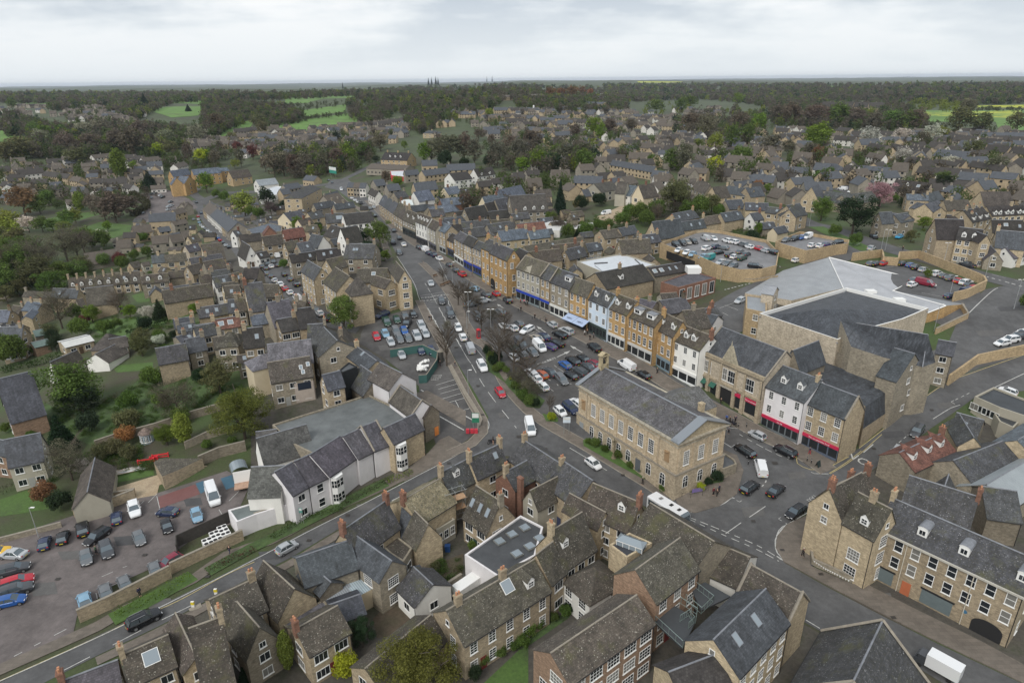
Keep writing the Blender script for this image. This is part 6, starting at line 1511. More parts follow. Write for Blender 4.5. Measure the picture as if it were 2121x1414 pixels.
q.box((-2,-.9,.75),(2,.9,.87),0);q.face([(-2,-.9,.87),(2,-.9,.87),(1.3,0,1.4),(-1.3,0,1.4)],1);q.face([(2,.9,.87),(-2,.9,.87),(-1.3,0,1.4),(1.3,0,1.4)],1);q.face([(2,-.9,.87),(2,.9,.87),(1.3,0,1.4)],1);q.face([(-2,.9,.87),(-2,-.9,.87),(-1.3,0,1.4)],1)
o=q.build('roof_lantern',['white_paint','roof_glass'],bk_.last[0]);o.location=PR(195,445,bk_.last[0],bk_.last[3]+.02);o.rotation_euler=(0,0,rad(-32))
H((182,352),(622,645),R=(335,145),he=7.6,rf='st',wl='gry',w=0,bk=True,lab='long dark stone-tiled roof along the lower street')
H((690,628),(945,742),R=(800,428),he=4.6,rf='st',wl='wht',w=3,st=1,wsz=(1.6,1.4,2,2),lab='brown roof above the white terrace wall with glazed door')
H((948,770),(1312,985),R=(1042,578),he=7.6,rf='st',wl='yel',w=0,bk=True,cg=True,lab='mossy brown roof ending in the stone gable at the street')
H((957,1372),(1312,988),R=(776,1108),he=8.2,rf='sl',wl='yel',w=5,st=3,e=1,wsz=(1.1,1.5,3,3),sk=((.25,.62,.8,1.4),(.62,.62,.8,1.4)),lab='large blue-grey slate roof over yellow stone office wing')
H((560,1560),(905,1420),R=(280,1415),RB=(755,1228),he=7,rf='sd',wl='yel',w=1,lab='dark grey roof at the bottom edge below the slate office wing')
rt=root('courtyard_deck',P(700,1250));tag(rt,'dark courtyard deck with glass and steel balustrades between offices','walkway')
z_=bk_.last[3]-3.2
def dpt(x,y,z=0):return atz(*PX((x,y)),z_+z)-rt.location
q=MB();q.prism([dpt(365,985),dpt(560,1165),dpt(660,960),dpt(440,830)][::-1],.25);q.prism([dpt(620,740),dpt(690,900),dpt(900,800),dpt(720,700)][::-1],.25);q.build('decking','painted',rt,(.05,.055,.06))
q=MB()
def rail(pts):
 for a,b in zip(pts,pts[1:]):
  A,B=dpt(*a),dpt(*b)
  for t in(0,.25,.5,.75,1):c=A.lerp(B,t);q.bar(c,c+Vector((0,0,1.1)),.04,4)
  q.bar(A+Vector((0,0,1.1)),B+Vector((0,0,1.1)),.045,4);q.bar(A+Vector((0,0,.1)),B+Vector((0,0,.1)),.03,4)
rail([(365,985),(560,1165)]);rail([(510,830),(660,930),(650,990)]);rail([(580,830),(690,925),(775,840),(640,735)]);rail([(540,980),(600,940),(640,990),(600,1030)])
q.build('balustrade','plain_metal',rt,(.30,.38,.36))
V('b5')
H((288,138),(526,272),k='x',R=(470,48),D=8,he=9,rf='st',wl='yel',st=3,w=[0,0,1],wsz=(.9,1.0,2,2),ch=(.05,),cw='brk',lab='old stone gable of the corner house above the pavement bunting')
H((529,275),(756,402),RB=(858,182),he=9,rf='st',wl='yel',st=3,w=[1,1,0],dm=(.55,),ds=.2,ch=(.45,),cw='buf',wsz=(1.7,1.9,4,4),lab='old stone house with dark mossy roof beside the corner gable')
H((762,312),(1815,805),R=(938,142),he=8.6,rf='os',wl='buf',w=[0,8,8],st=3,ws='s',wsz=(1.0,1.7,1,2),ch=(0,.93),cw='yel',dm=(.30,.585,.95),ds=.3,dk='r',pots=3,lab='long three-storey stone terrace with grey slates and round-topped dormers')
rt=LH['rt'];L=LH['L']
for x,w_ in((.10,3.8),(.52,3.9)):
 q=MB();q.box((-w_/2,-.06,.3),(w_/2,.02,2.5));q.build('shuttered_shop_window','painted',rt,(.12,.15,.155)).location=(L*x,-.01,0)
 q=MB();q.box((-w_/2-.2,-.1,2.5),(w_/2+.2,.02,2.75));q.build('lintel','dark',rt).location=(L*x,-.01,0)
q=MB();q.box((-.6,-.07,-.3),(.6,.02,2.2));q.build('door','painted',rt,(.42,.13,.06)).location=(L*.305,-.01,0)
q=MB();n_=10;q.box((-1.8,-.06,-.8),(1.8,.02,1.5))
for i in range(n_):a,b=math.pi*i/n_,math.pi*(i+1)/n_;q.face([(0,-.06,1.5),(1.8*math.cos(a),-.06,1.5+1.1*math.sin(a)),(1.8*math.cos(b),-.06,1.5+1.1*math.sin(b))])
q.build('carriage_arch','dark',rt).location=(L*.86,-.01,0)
for x in(.245,.70):
 q=MB();q.bar((L*x,-.1,0),(L*x,-.1,8.4),.07,6);q.build('downpipe','painted',rt,(.5,.46,.38))
q=MB();q.box((-.1,-.4,8.35),(L+.1,-.05,8.62));q.build('cornice','painted',rt,(.42,.40,.35))
q=MB();q.cyl((0,0),.28,0,.03,16);o=q.build('plaque','painted',rt,(.05,.15,.25));o.location=(L*.71,-.06,2.3);o.rotation_euler=(rad(90),0,0)
H((150,1460),(388,1050),RB=(842,992),he=6.2,rf='os',wl='yel',w=2,cg=True,lab='huge grey slate hall roof with mossy gable at the bottom right')
V('m5')
H((1072,1290),(1575,1455),R=(990,1012),D=8,he=5.0,rf='os',wl='gry',w=0,bk=True,ch=(0,),cw='brk',lab='frosted slate roof behind the mossy corner house')
H((560,1405),(830,1290),R=(520,1210),he=6,rf='st',wl='gry',w=0,bk=True,ch=(0,.5,1),cw='brk',lab='dark mossy roof with three brick chimneys behind the corner')
H((1185,1340),(1448,1425),k='x',R=(1375,1238),D=5,he=5,rf='os',wl='buf',w=0,bk=True,lab='stone gable with chimney breast behind the long terrace')
H((1130,1105),(1452,950),R=(1015,985),RB=(1330,782),he=4.6,rf='rd',wl='gry',w=0,bk=True,dm=(.15,.5,.8),ds=.45,ch=(1,),cw='brk',lab='steep rust-red tiled roof with three leaded dormers')
H((1465,905),(1662,932),k='x',R=(1588,842),D=9,he=5.6,rf='os',wl='yel',w=0,bk=True,lab='stone gable above the small walled roof garden')
H((1395,800),(1600,860),R=(1470,690),D=8,he=4.4,rf='os',wl='gry',w=0,bk=True,sk=((.1,.5,.4,1.4),(.22,.5,.4,1.4),(.34,.5,.4,1.4),(.46,.5,.4,1.4)),lab='slate roof with a row of four narrow skylights')
H((1722,882),(2080,1020),k='x',R=(1898,862),D=14,he=5.6,rf='nb',wl='yel',w=0,bk=True,lab='pale blue slate roofed hall at the right edge')
H((1620,1255),(2000,1090),R=(1495,1175),D=10,he=4,rf='os',wl='gry',w=0,bk=True,lab='long streaked grey slate roof running towards the right edge')
H((1860,1400),(2200,1180),R=(1780,1330),D=8,he=4,rf='ml',wl='gry',w=0,bk=True,lab='rusty pale corrugated roof at the right edge')
H((1690,1460),(1960,1500),R=(1500,1250),D=9,he=4.5,rf='os',wl='drk',w=0,bk=True,lab='dark slate slope below the stone gable yard')
bk_([(1588,535,4),(1735,462,4),(2120,610,4),(2080,720,4),(1780,620,4)],'fl','lim',.35,'flat black-roofed modern building with brown window frames','modern_building','building',rcol=(.035,.04,.045),win=((4,3,1,(2.4,1.3,3,1)),))
bk_([(1740,660,3.2),(1960,700,3.2),(1890,770,3.2),(1780,720,3.2)],'fl','lim',.2,'smaller flat black roof in front of the modern building','flat_roofed_building','building',rcol=(.04,.045,.05))
V('m5');o=bk_([(1340,1110,2.6),(1400,1020,2.6),(1550,1080,2.6),(1490,1180,2.6)],'gr','gry',.9,'walled roof garden with artificial grass','roof_garden','roof garden',rcol=(.03,.12,.03))
V('m1')
H((560,1395),(845,1330),k='x',R=(665,1262),D=12,he=3.0,rf='tl',wl='lim',w=0,bk=True,wcol=None,lab='brown-tiled barn with grey boarded gable beside the car park')if False else H((560,1395),(845,1330),k='x',R=(665,1262),D=12,he=3.0,rf='tl',wl='lim',w=0,bk=True,lab='brown-tiled barn with grey boarded gable beside the car park')
bk_([(1185,1030,2.6),(1230,1000,2.6),(1560,1000,2.6),(1350,1100,2.6),(1250,1140,2.6)],'so','buf',0,'low ruined outbuilding with mossy roof behind the car park','outbuilding','outbuilding')
V('m1','at the left edge')
H((25,592),(285,525),R=(-10,390),he=5.2,rf='sl',wl='pbk',w=2,wsz=(1.5,1.3,2,2),lab='pink brick house with grey slates at the left edge')
H((65,1068),(340,1010),R=(20,860),he=5.2,rf='sl',wl='lim',w=2,lab='grey rendered house with a slate roof near the left edge')
H((-80,960),(60,985),R=(-60,870),he=5.2,rf='sl',wl='pbk',w=1,lab='brick house end at the left edge above the lawn')
H((370,340),(455,350),k='x',R=(405,258),D=8,he=2.8,rf='tl',wl='wht',w=0,bk=True,lab='small garage with white gable beside the red car')
H((-20,80),(165,75),R=(-30,0),he=5.4,rf='sl',wl='buf',w=3,ch=(.9,));H((20,190),(190,175),D=4,p=30,he=3,rf='so',wl='buf',w=3,st=1)
H((275,65),(420,35),R=(300,-30),D=6,p=20,he=2.6,rf='gr',wl='gry',bk=True,lab='green corrugated shed roof behind the hedge');H((270,150),(390,120),D=5,p=20,he=2.6,rf='gr',wl='pbk',bk=True,lab='smaller green shed roof with garage door')
H((505,150),(725,95),D=7,p=12,he=2.8,rf='lt',wl='buf',w=2,st=1,lab='bungalow extension with a flat white roof')
H((665,250),(835,265),k='x',R=(745,198),D=7,he=2.8,rf='tl',wl='wht',w=0,bk=True,lab='white gabled end of the brown-tiled bungalow');H((700,170),(860,165),R=(745,55),D=9,he=3,rf='tl',wl='buf',k='h',bk=True,lab='hipped brown roof of the middle bungalow');H((860,160),(990,135),R=(800,95),he=3,rf='tl',wl='yel',w=1,st=1,wsz=(3.2,1.8,4,1),lab='bungalow wing with glazed garden doors')
H((1225,278),(1455,235),R=(1180,160),he=5,rf='os',wl='buf',w=0,bk=True,lab='slate-roofed stone building left of the long garden');H((1460,190),(1600,160),D=6,p=40,he=4.2,rf='sl',wl='gry',w=1);H((1375,35),(1500,15),D=5,p=30,he=4.5,rf='sl',wl='gry',w=1);H((1520,75),(1680,40),R=(1500,-10),he=5,rf='os',wl='yel',w=1);H((1395,110),(1520,75),D=5,p=20,he=3.6,rf='sl',wl='gry',bk=True);H((1655,160),(1850,130),R=(1700,60),he=6,rf='st',wl='gry',w=2)
V('m1');g=P(1140,870);rt=root('summer_house',g);tag(rt,'small octagonal blue-grey summer house with brown roof','summer house');q=MB();q.cyl((0,0),1.3,-.3,2.1,8);q.build('walls','painted',rt,(.30,.36,.40));q=MB();q.cyl((0,0),1.6,2.1,3.3,8,.05);q.build('roof','roof_tiles',rt,(.16,.12,.10))
for i in range(3):a=rad(-90-45+45*i);aw(rt,1.22*math.cos(a),1.22*math.sin(a),1.1,a+rad(90),.7,1.3,2,3)
V('u1','below the almshouses')
H((735,1028),(955,1002),R=(700,930),rf='tl',wl='buf',w=3,lab='brown-tiled semi with four windows below the gabled almshouses')
H((415,1005),(625,1010),R=(430,932),rf='sl',wl='buf',w=0,bk=True);H((650,1085),(700,1075),D=6,p=35,he=3,rf='st',wl='gry',bk=True)
V('u1','in the row of gabled almshouses');TER((560,930),(1140,882),8,R=(550,848),he=3.8,rf='st',wl='buf',w=1,dm=(.5,),ds=.12,ch=(0,),cw='buf',stem='x')
V('u1','left of the side street')
H((1152,892),(1372,872),R=(1142,828),he=5,rf='st',wl='gry',w=2,dm=(.25,.7),ds=.25);H((1385,850),(1515,832),R=(1370,800),he=4,rf='st',wl='gry',w=1,bk=True)
H((1342,1052),(1735,990),R=(1330,950),he=4.6,rf='st',wl='buf',w=0,bk=True,ch=(.2,),cw='brk');H((1335,962),(1640,915),R=(1330,935),he=4.2,rf='os',wl='gry',bk=True)
H((1755,922),(1900,897),R=(1740,842),he=5.4,rf='os',wl='wht',w=2,wsz=(1.6,1.2,3,2));H((1620,1172),(1872,1132),R=(1612,1092),he=3.6,rf='os',wl='buf',w=1,bk=True,sk=((.3,.5),(.6,.5)))
H((1425,1262),(1590,1235),R=(1412,1200),D=6,p=30,he=3.4,rf='sl',wl='yel',bk=True);H((1590,1312),(1750,1290),R=(1580,1235),he=4.6,rf='os',wl='yel',w=1);H((1742,1272),(1962,1235),R=(1732,1192),he=4.8,rf='rd',wl='yel',w=2,sk=((.3,.5,1.2,1.2,1),(.65,.5,1.2,1.2,1)))
H((1237,727),(1345,718),R=(1225,665),rf='sl',wl='yel',w=1);H((1347,722),(1522,702),R=(1342,660),rf='so',wl='yel',w=2,wsz=(1.9,1.7,4,2));H((1165,752),(1228,742),D=5,p=25,he=3,rf='st',wl='lim',w=1);H((1230,760),(1340,750),D=3,p=25,he=3,rf='gr',wl='gry',bk=True)
H((1240,572),(1400,556),R=(1236,506),rf='st',wl='gry',w=2,dm=(.3,.75),ds=.15);H((1402,562),(1500,546),R=(1392,492),rf='st',wl='gry',w=1,dm=(.5,),ds=.15);H((1185,605),(1240,600),D=4,p=25,he=3,rf='wf',wl='wht',bk=True)
H((1212,392),(1430,380),R=(1202,325),he=7.4,rf='os',wl='buf',w=4,st=3,dm=(.12,.55),ds=.3,wsz=(1.2,1.1,2,1));H((1090,488),(1240,470),R=(1085,422),rf='st',wl='buf',w=2);H((1000,522),(1100,520),R=(992,478),rf='sd',wl='buf',w=2);H((945,605),(1062,600),R=(922,535),he=3.4,rf='st',wl='gry',w=1);H((915,560),(960,560),k='x',D=6,he=3,rf='st',wl='wht',bk=True)
H((682,706),(965,662),R=(705,642),he=3,rf='st',wl='brk',w=3,st=1);H((1300,475),(1392,462),D=5,he=4.4,rf='os',wl='buf',w=1,bk=True);H((1420,420),(1530,400),D=5,he=4.4,rf='st',wl='brk',w=1,bk=True);H((1440,330),(1520,310),D=6,he=5,rf='st',wl='buf',w=1);H((1500,520),(1560,510),D=6,he=5,rf='st',wl='gry',w=1,dm=(.5,));H((1390,520),(1480,505),D=4,he=4,rf='sl',wl='gry',bk=True);H((1560,560),(1640,545),D=6,he=5,rf='st',wl='yel',w=1)
H((1560,740),(1820,700),R=(1545,690),he=4.6,rf='os',wl='yel',w=2,bk=True);H((1570,820),(1690,790),D=6,he=4,rf='st',wl='buf',w=1);H((1690,790),(1850,760),D=6,he=5,rf='st',wl='gry',w=0,bk=True);H((1640,660),(1800,640),R=(1680,570),he=5,rf='st',wl='yel',w=1,sk=((.5,.5),));H((1540,640),(1640,620),D=6,he=5,rf='pu',wl='pnk',w=1)
H((1640,910),(1740,895),D=6,he=4.5,rf='st',wl='gry',bk=True);H((1740,890),(1890,870),D=7,he=4.8,rf='os',wl='gry',w=2);H((1840,1000),(1964,980),D=7,he=4.6,rf='st',wl='yel',w=1);H((1860,1130),(1964,1120),D=6,he=4.5,rf='sl',wl='yel',w=1)
H((60,1150),(140,1160),D=6,he=4.4,rf='st',wl='gry',w=1);H((170,1190),(260,1180),R=(80,1170),k='x',D=8,he=5.4,rf='nb',wl='yel',w=0);H((175,1110),(300,1120),R=(215,1045),D=6,he=5.6,rf='nb',wl='buf',w=0,bk=True);H((180,1000),(400,1010),R=(200,955),he=3.4,rf='st',wl='gry',bk=True);H((-40,960),(60,950),D=7,he=3.4,rf='tl',wl='gry',bk=True);H((-30,1290),(165,1290),R=(-30,1240),he=5,rf='os',wl='buf',w=3,dm=(.2,.6),ds=.2);H((-40,1210),(60,1205),D=7,he=5,rf='nb',wl='buf',w=1)
V('u2','above the parked car row')
TER((155,287),(365,472),7,R=(215,232),he=5.2,rf='sl',wl='crm',w=1,specs=[dict(rf='st',wl='buf'),dict(rf='st',wl='crm'),dict(rf='nb',wl='crm'),dict(rf='nb',wl='wht'),dict(rf='sl',wl='crm'),dict(rf='sl',wl='buf'),dict(rf='sl',wl='brk')])
V('u2','between the two streets')
H((880,395),(1010,370),R=(800,325),he=4.5,rf='sl',wl='crm',w=2);H((1080,290),(1240,262),R=(1070,240),rf='sl',wl='gry',w=2);H((1240,292),(1400,270),R=(1230,245),rf='sl',wl='gry',w=2,bk=True);H((1115,215),(1230,180),R=(1120,170),rf='sl',wl='buf',w=1);H((1045,370),(1150,350),D=6,he=4.5,rf='os',wl='yel',w=1)
H((835,532),(995,506),R=(815,455),he=4.8,rf='rd',wl='brk',w=2,lab='red brick house with red tiled roof between the two streets');H((662,585),(820,562),R=(650,512),rf='st',wl='buf',w=2);H((505,702),(615,685),k='x',R=(548,588),D=11,he=3.2,rf='sd',wl='wht',w=2,lab='white pub gable with dark roof at the street fork');H((620,690),(705,672),R=(612,645),he=3,rf='sd',wl='wht',w=2,st=1);H((470,560),(640,540),D=6,he=4.5,rf='sd',wl='gry',w=0,bk=True);H((430,510),(480,500),D=5,he=5,rf='os',wl='wht',w=1)
bk_([(505,455,4.5),(700,402,4.5),(805,425,4.5),(800,470,4.5),(560,492,4.5)],'nb','gry',.2,'flat blue-grey glazed roof beside the red gable','flat_roofed_building','building');H((650,500),(760,490),k='x',R=(700,440),D=6,he=4,rf='rd',wl='brk',bk=True)
H((1165,402),(1310,392),R=(1150,330),he=5.2,rf='os',wl='buf',w=1,ch=(.4,),cw='brk',sk=((.75,.5,2.6,1.8),),lab='slate-roofed house carrying a solar panel');H((1322,412),(1555,388),R=(1295,330),he=5.4,rf='sd',wl='wht',w=5,lab='long white house with broad dark brown roof');H((1140,500),(1240,530),D=8,he=4.5,rf='sd',wl='gry',w=0,bk=True);H((1250,545),(1385,522),R=(1275,445),he=5,rf='sd',wl='wht',w=2,dm=(.5,),lab='white cottage with dark hipped roof and one dormer');H((1092,605),(1200,580),k='x',R=(1172,508),D=7,he=4,rf='sl',wl='wht',bk=True);H((990,470),(1080,470),D=5,he=4.4,rf='st',wl='buf',w=1);H((960,420),(1060,400),D=5,he=4.4,rf='st',wl='crm',w=1)
H((880,722),(1090,692),R=(862,660),he=5.4,rf='sd',wl='gry',w=2);H((1090,702),(1290,682),R=(1080,622),he=5.4,rf='sd',wl='gry',w=2,bk=True,sk=((.3,.5),(.6,.6)));H((850,630),(960,610),R=(820,560),he=5.4,rf='st',wl='buf',w=2);H((960,640),(1070,620),D=6,he=5,rf='sl',wl='gry',bk=True);H((1300,690),(1540,690),R=(1375,582),he=5,rf='os',wl='gry',w=2,sk=((.3,.6),(.4,.6)));H((1210,780),(1340,750),D=6,he=5,rf='st',wl='yel',w=1)
H((955,790),(1065,862),R=(1010,705),he=8.2,rf='os',wl='yel',w=4,st=3,wsz=(.9,1.3,2,2),lab='three-storey buff town house facing the parked cars');H((1135,880),(1245,960),D=8,he=8.2,rf='st',wl='yel',w=4,st=3,wsz=(.9,1.3,2,2),lab='tall buff terrace behind the big green street tree');H((1318,948),(1488,922),k='h',R=(1325,855),he=8.4,rf='tl',wl='yel',w=3,st=3,ws='s',lab='hipped-roof stone house beside the big green street tree')
H((1405,885),(1650,880),R=(1425,775),he=6.2,rf='st',wl='buf',w=3,wsz=(1.8,1.1,4,1),lab='large stone inn range with long brown roof',sk=((.55,.6,1,1.2,1),));H((1642,935),(1742,908),k='x',R=(1700,868),D=7,he=6.8,rf='st',wl='yel',w=1,wsz=(2.0,1.4,4,2),lab='projecting stone gable on the inn with a date stone');H((1750,880),(1856,868),k='x',R=(1795,790),D=11,he=8.4,rf='st',wl='yel',w=1,st=3,wsz=(1.5,1.4,3,2),lab='tall stone gable of the inn facing the main road',cat='inn')
bk_([(1485,935,3.2),(1530,915,3.2),(1600,985,2.6),(1510,1005,2.6)],'lt','wht',0,'white tensile canopy beside the stone inn','canopy','canopy',hts=True)
H((800,1290),(945,1262),R=(755,1190),he=5.8,rf='sd',wl='buf',w=2,ws='w');H((950,1262),(1090,1240),D=8,p=44,he=5.8,rf='sd',wl='buf',w=0,bk=True,ch=(0,1),cw='gry');H((1010,1340),(1150,1330),R=(1100,1230),he=5.8,rf='os',wl='buf',w=1,ch=(1,),cw='gry');H((500,1030),(640,1010),R=(560,890),he=5.5,rf='os',wl='yel',w=2,ch=(.95,),cw='brk');H((640,1000),(760,1000),R=(650,900),he=5,rf='st',wl='buf',w=1);H((660,1150),(830,1120),R=(740,1040),he=4.6,rf='pu',wl='gry',w=1,bk=True);H((565,1235),(755,1205),D=7,p=24,he=4,rf='nb',wl='gry',bk=True);H((440,1120),(520,1110),D=6,he=4.6,rf='st',wl='gry',w=1);H((430,960),(500,950),D=6,he=5,rf='st',wl='buf',w=1);H((340,1010),(460,1000),D=6,he=4.6,rf='st',wl='yel',w=1);H((560,1120),(660,1110),D=6,he=4.4,rf='st',wl='gry',w=0,bk=True);H((870,1140),(980,1140),D=6,he=4.4,rf='st',wl='drk',w=0,bk=True,ch=(.3,.9),cw='gry')
H((420,900),(500,880),D=6,he=4.8,rf='st',wl='gry',w=0,bk=True);H((480,850),(600,850),D=6,he=4.8,rf='sd',wl='gry',w=0,bk=True)
V('u2','beside the upper high street')
TER((1330,110),(1480,118),3,R=(1335,70),he=5.4,rf='sl',wl='buf',w=2,specs=[dict(rf='sl'),dict(rf='st',wl='gry'),dict(rf='sl',wl='wht')]);H((1500,160),(1560,190),R=(1520,115),rf='sd',wl='wht',w=1);H((1180,230),(1300,205),D=7,he=4.6,rf='st',wl='gry',w=1);H((1250,250),(1330,230),D=5,he=4,rf='wf',wl='wht',bk=True);H((840,130),(960,110),D=7,he=5,rf='sl',wl='gry',w=1,bk=True);H((970,50),(1060,60),k='x',R=(1020,10),D=8,he=4,rf='sl',wl='buf',w=1);H((960,200),(1122,118),k='h',D=10,p=30,he=9,rf='os',wl='yel',w=2,st=3,e=2,lab='tall buff stone house with hipped slate roof among gardens');H((810,170),(880,160),D=7,he=7,rf='os',wl='buf',w=1,ch=(.3,),cw='brk')
V('t2');bk_([(520,1185,4),(700,1135,4),(860,1150,4),(760,1205,4),(560,1245,4)],'wf','wht',.3,'modern building with white flat roof behind the gardens','flat_roofed_building','building');H((540,1130),(725,1110),R=(495,1078),he=5,rf='ml',wl='wht',w=3,wsz=(2,1.8,2,1),lab='white-fronted hall with tall openings above the white flat roof');H((470,1000),(300,1010),D=8,he=6,rf='st',wl='gld',w=2)if False else None
H((285,1062),(470,1040),R=(245,990),he=6,rf='st',wl='gld',w=3,wsz=(1.4,1.3,3,1),lab='golden stone house with brown hipped roof next to the inn');H((20,1010),(255,985),D=8,p=30,he=9,rf='nb',wl='och',w=3,st=3,lab='right wing of the ochre hotel with blue-grey roof',cat='hotel')
V('t1');H((1655,1045),(1825,1020),R=(1625,985),he=9,rf='nb',wl='och',w=3,st=3,lab='middle wing of the ochre hotel with blue-grey roof',cat='hotel');H((1850,1028),(2115,1005),R=(1825,975),he=9,rf='nb',wl='och',w=5,st=3,lab='long back wing of the ochre hotel behind a green tree',cat='hotel');H((1640,1122),(1755,1112),k='x',R=(1672,1058),D=8,he=9,rf='nb',wl='och',w=0,bk=True,lab='left front gable of the ochre hotel by its car park',cat='hotel');H((1762,1108),(1868,1085),k='x',R=(1795,1040),D=8,he=9,rf='nb',wl='och',w=1,lab='right front gable of the ochre hotel by its car park',cat='hotel')
H((1700,1330),(1760,1345),D=6,he=5,rf='st',wl='brk',w=1,zn='beside the hotel car park');H((1780,1340),(1840,1320),D=6,he=5,rf='st',wl='gry',w=1,zn='beside the hotel car park')
for i,q in enumerate([((1245,920),(1330,900),'sd','wht'),((1375,900),(1540,880),'tl','crm'),((1620,885),(1690,880),'rd','wht'),((900,870),(1080,850),'rd','crm'),((1700,960),(1800,930),'rd','wht'),((1160,1150),(1240,1160),'sd','wht'),((1240,1060),(1340,1050),'sd','gry'),((850,1105),(985,1100),'sd','gry'),((990,1070),(1100,1060),'st','gry'),((860,1020),(960,1010),'sd','buf'),((400,1030),(640,1060),'sd','buf'),((290,1110),(460,1105),'sd','buf'),((130,1000),(240,990),'st','buf'),((260,990),(320,985),'sd','buf'),((80,1090),(180,1080),'sd','buf'),((480,950),(570,950),'st','buf'),((770,1000),(840,1000),'st','buf'),((1100,1090),(1210,1080),'sd','gry'),((480,1140),(600,1130),'sl','gry'),((0,1130),(70,1130),'sd','buf'),((120,1210),(330,1200),'so','yel'),((660,1080),(750,1090),'st','buf'),((0,1240),(60,1250),'nb','gry'),((640,1310),(740,1300),'st','wht')]):
 V('t1','in the housing beyond the left trees');H(q[0],q[1],D=7,p=42,he=4.6,rf=q[2],wl=q[3],w=2)
V('u3','behind the upper high street')
H((347,228),(475,207),R=(300,150),he=5,rf='nb',wl='wht',w=1,bk=True,lab='white-walled hall with pale blue slate roof');H((497,248),(690,228),R=(510,205),D=6,he=3,rf='nb',wl='brk',w=4,st=1);H((585,170),(690,155),R=(545,115),he=4.4,rf='nb',wl='crm',w=2);H((320,142),(500,125),R=(300,72),he=4.6,rf='nb',wl='yel',w=3,dm=(.4,.55));H((100,140),(200,130),D=7,he=4.6,rf='os',wl='gry',w=2);H((0,100),(80,90),D=7,he=4.6,rf='os',wl='gry',w=1);H((170,200),(260,185),D=6,he=4,rf='os',wl='gry',bk=True);H((220,260),(300,250),D=5,he=4,rf='wf',wl='wht',bk=True);H((460,330),(660,300),R=(450,280),D=8,he=3.6,rf='nb',wl='gry',bk=True,sk=((.5,.6),));H((300,310),(440,290),D=5,he=4,rf='sl',wl='gry',bk=True)
H((752,368),(912,335),R=(735,278),he=4.6,rf='sd',wl='gry',w=3);H((922,325),(1002,305),R=(890,238),he=4.6,rf='sd',wl='gry',w=2);H((1004,312),(1105,295),R=(972,208),he=4.6,rf='sl',wl='gry',w=2);H((1108,318),(1400,300),R=(1065,182),he=5,rf='tl',wl='gry',w=5,lab='long grey-brown roofed building behind the tall conifer',dm=(.35,.6,.85),ds=.1);H((610,362),(745,340),R=(630,312),he=3.6,rf='sd',wl='buf',w=1,bk=True)
H((560,400),(800,380),R=(540,362),he=3.4,rf='sl',wl='gry',bk=True);H((690,445),(930,425),R=(655,402),he=3.4,rf='os',wl='gry',bk=True,ch=(.7,),cw='brk');H((945,425),(1130,408),R=(935,380),he=3.6,rf='st',wl='yel',bk=True);H((930,480),(1140,450),D=6,he=3.4,rf='os',wl='gry',bk=True);H((930,370),(1090,350),D=6,he=3,rf='sd',wl='drk',bk=True);H((1110,375),(1250,360),R=(1100,330),he=3.6,rf='os',wl='gry',w=1);H((450,350),(560,340),D=6,he=5,rf='os',wl='buf',w=1,bk=True,ch=(.5,));H((560,440),(680,420),D=6,he=4.4,rf='sl',wl='gry',bk=True);H((730,520),(900,500),D=6,he=4,rf='os',wl='gry',bk=True,ch=(.4,));H((600,470),(700,460),D=5,he=4,rf='sd',wl='buf',bk=True)
H((1160,468),(1380,442),R=(1150,412),he=3.2,rf='rd',wl='yel',w=1,bk=True,lab='low barn with bright red tiled roof');H((1012,548),(1250,522),R=(985,470),he=3.4,rf='nb',wl='yel',w=2);H((1252,532),(1415,512),R=(1240,470),he=3.4,rf='nb',wl='yel',w=3);bk_([(1365,400,3),(1450,378,3),(1545,390,3),(1490,460,3),(1380,462,3)],'lt','wht',0,'white flat-topped shed beside the red roofed barn','shed','shed');bk_([(1560,430,2.5),(1750,395,2.5),(1800,410,2.5),(1620,450,2.5)],'lt','gry',0,'white corrugated sheds behind the red barn','shed','shed');H((820,270),(980,240),R=(845,190),D=7,he=4.4,rf='nb',wl='crm',w=0,bk=True);H((930,215),(1130,165),R=(960,130),he=4.4,rf='nb',wl='crm',w=3)
V('t3','above the high street')
H((185,1035),(425,1005),R=(150,985),he=5,rf='sl',wl='yel',w=3,sk=tuple((.08+.16*i,.5,.7,1.2,1)for i in range(6)));H((400,985),(670,975),R=(380,925),he=4.5,rf='nb',wl='yel',w=3);H((160,940),(305,935),R=(150,885),he=6,rf='nb',wl='buf',w=1);H((470,1082),(640,1062),R=(412,1012),he=5,rf='sd',wl='wht',w=4,lab='left white house with brown roof above the high street');H((690,1042),(862,1018),R=(650,970),he=5,rf='sd',wl='wht',w=4,dm=(.25,.7),ds=.1,lab='right white house with two roof dormers above the high street')
H((700,1142),(832,1130),R=(690,1085),he=4.6,rf='sd',wl='buf',w=1);H((835,1112),(965,1100),R=(812,1060),he=4.6,rf='sd',wl='crm',w=2);H((950,1090),(1060,1085),R=(905,1035),he=4.6,rf='sd',wl='crm',w=2);H((1065,1070),(1165,1060),R=(1010,1010),he=4.8,rf='sd',wl='gry',w=2);H((1165,1030),(1290,1020),R=(1145,985),he=4.6,rf='sd',wl='gry',w=2);H((1160,1142),(1310,1132),R=(1165,1055),he=5,rf='tl',wl='lim',w=3);H((1400,1052),(1575,1045),R=(1400,975),he=5.4,rf='tl',wl='lim',w=3);H((1240,1240),(1400,1230),R=(1250,1165),he=4,rf='tl',wl='yel',bk=True);H((0,1030),(130,1020),R=(0,980),he=4.6,rf='nb',wl='gry',w=1)
H((1600,1100),(1870,1110),R=(1620,1030),he=4.6,rf='nb',wl='yel',w=5);H((1770,890),(1960,900),D=9,p=30,he=4.6,rf='tl',wl='lim',w=3)
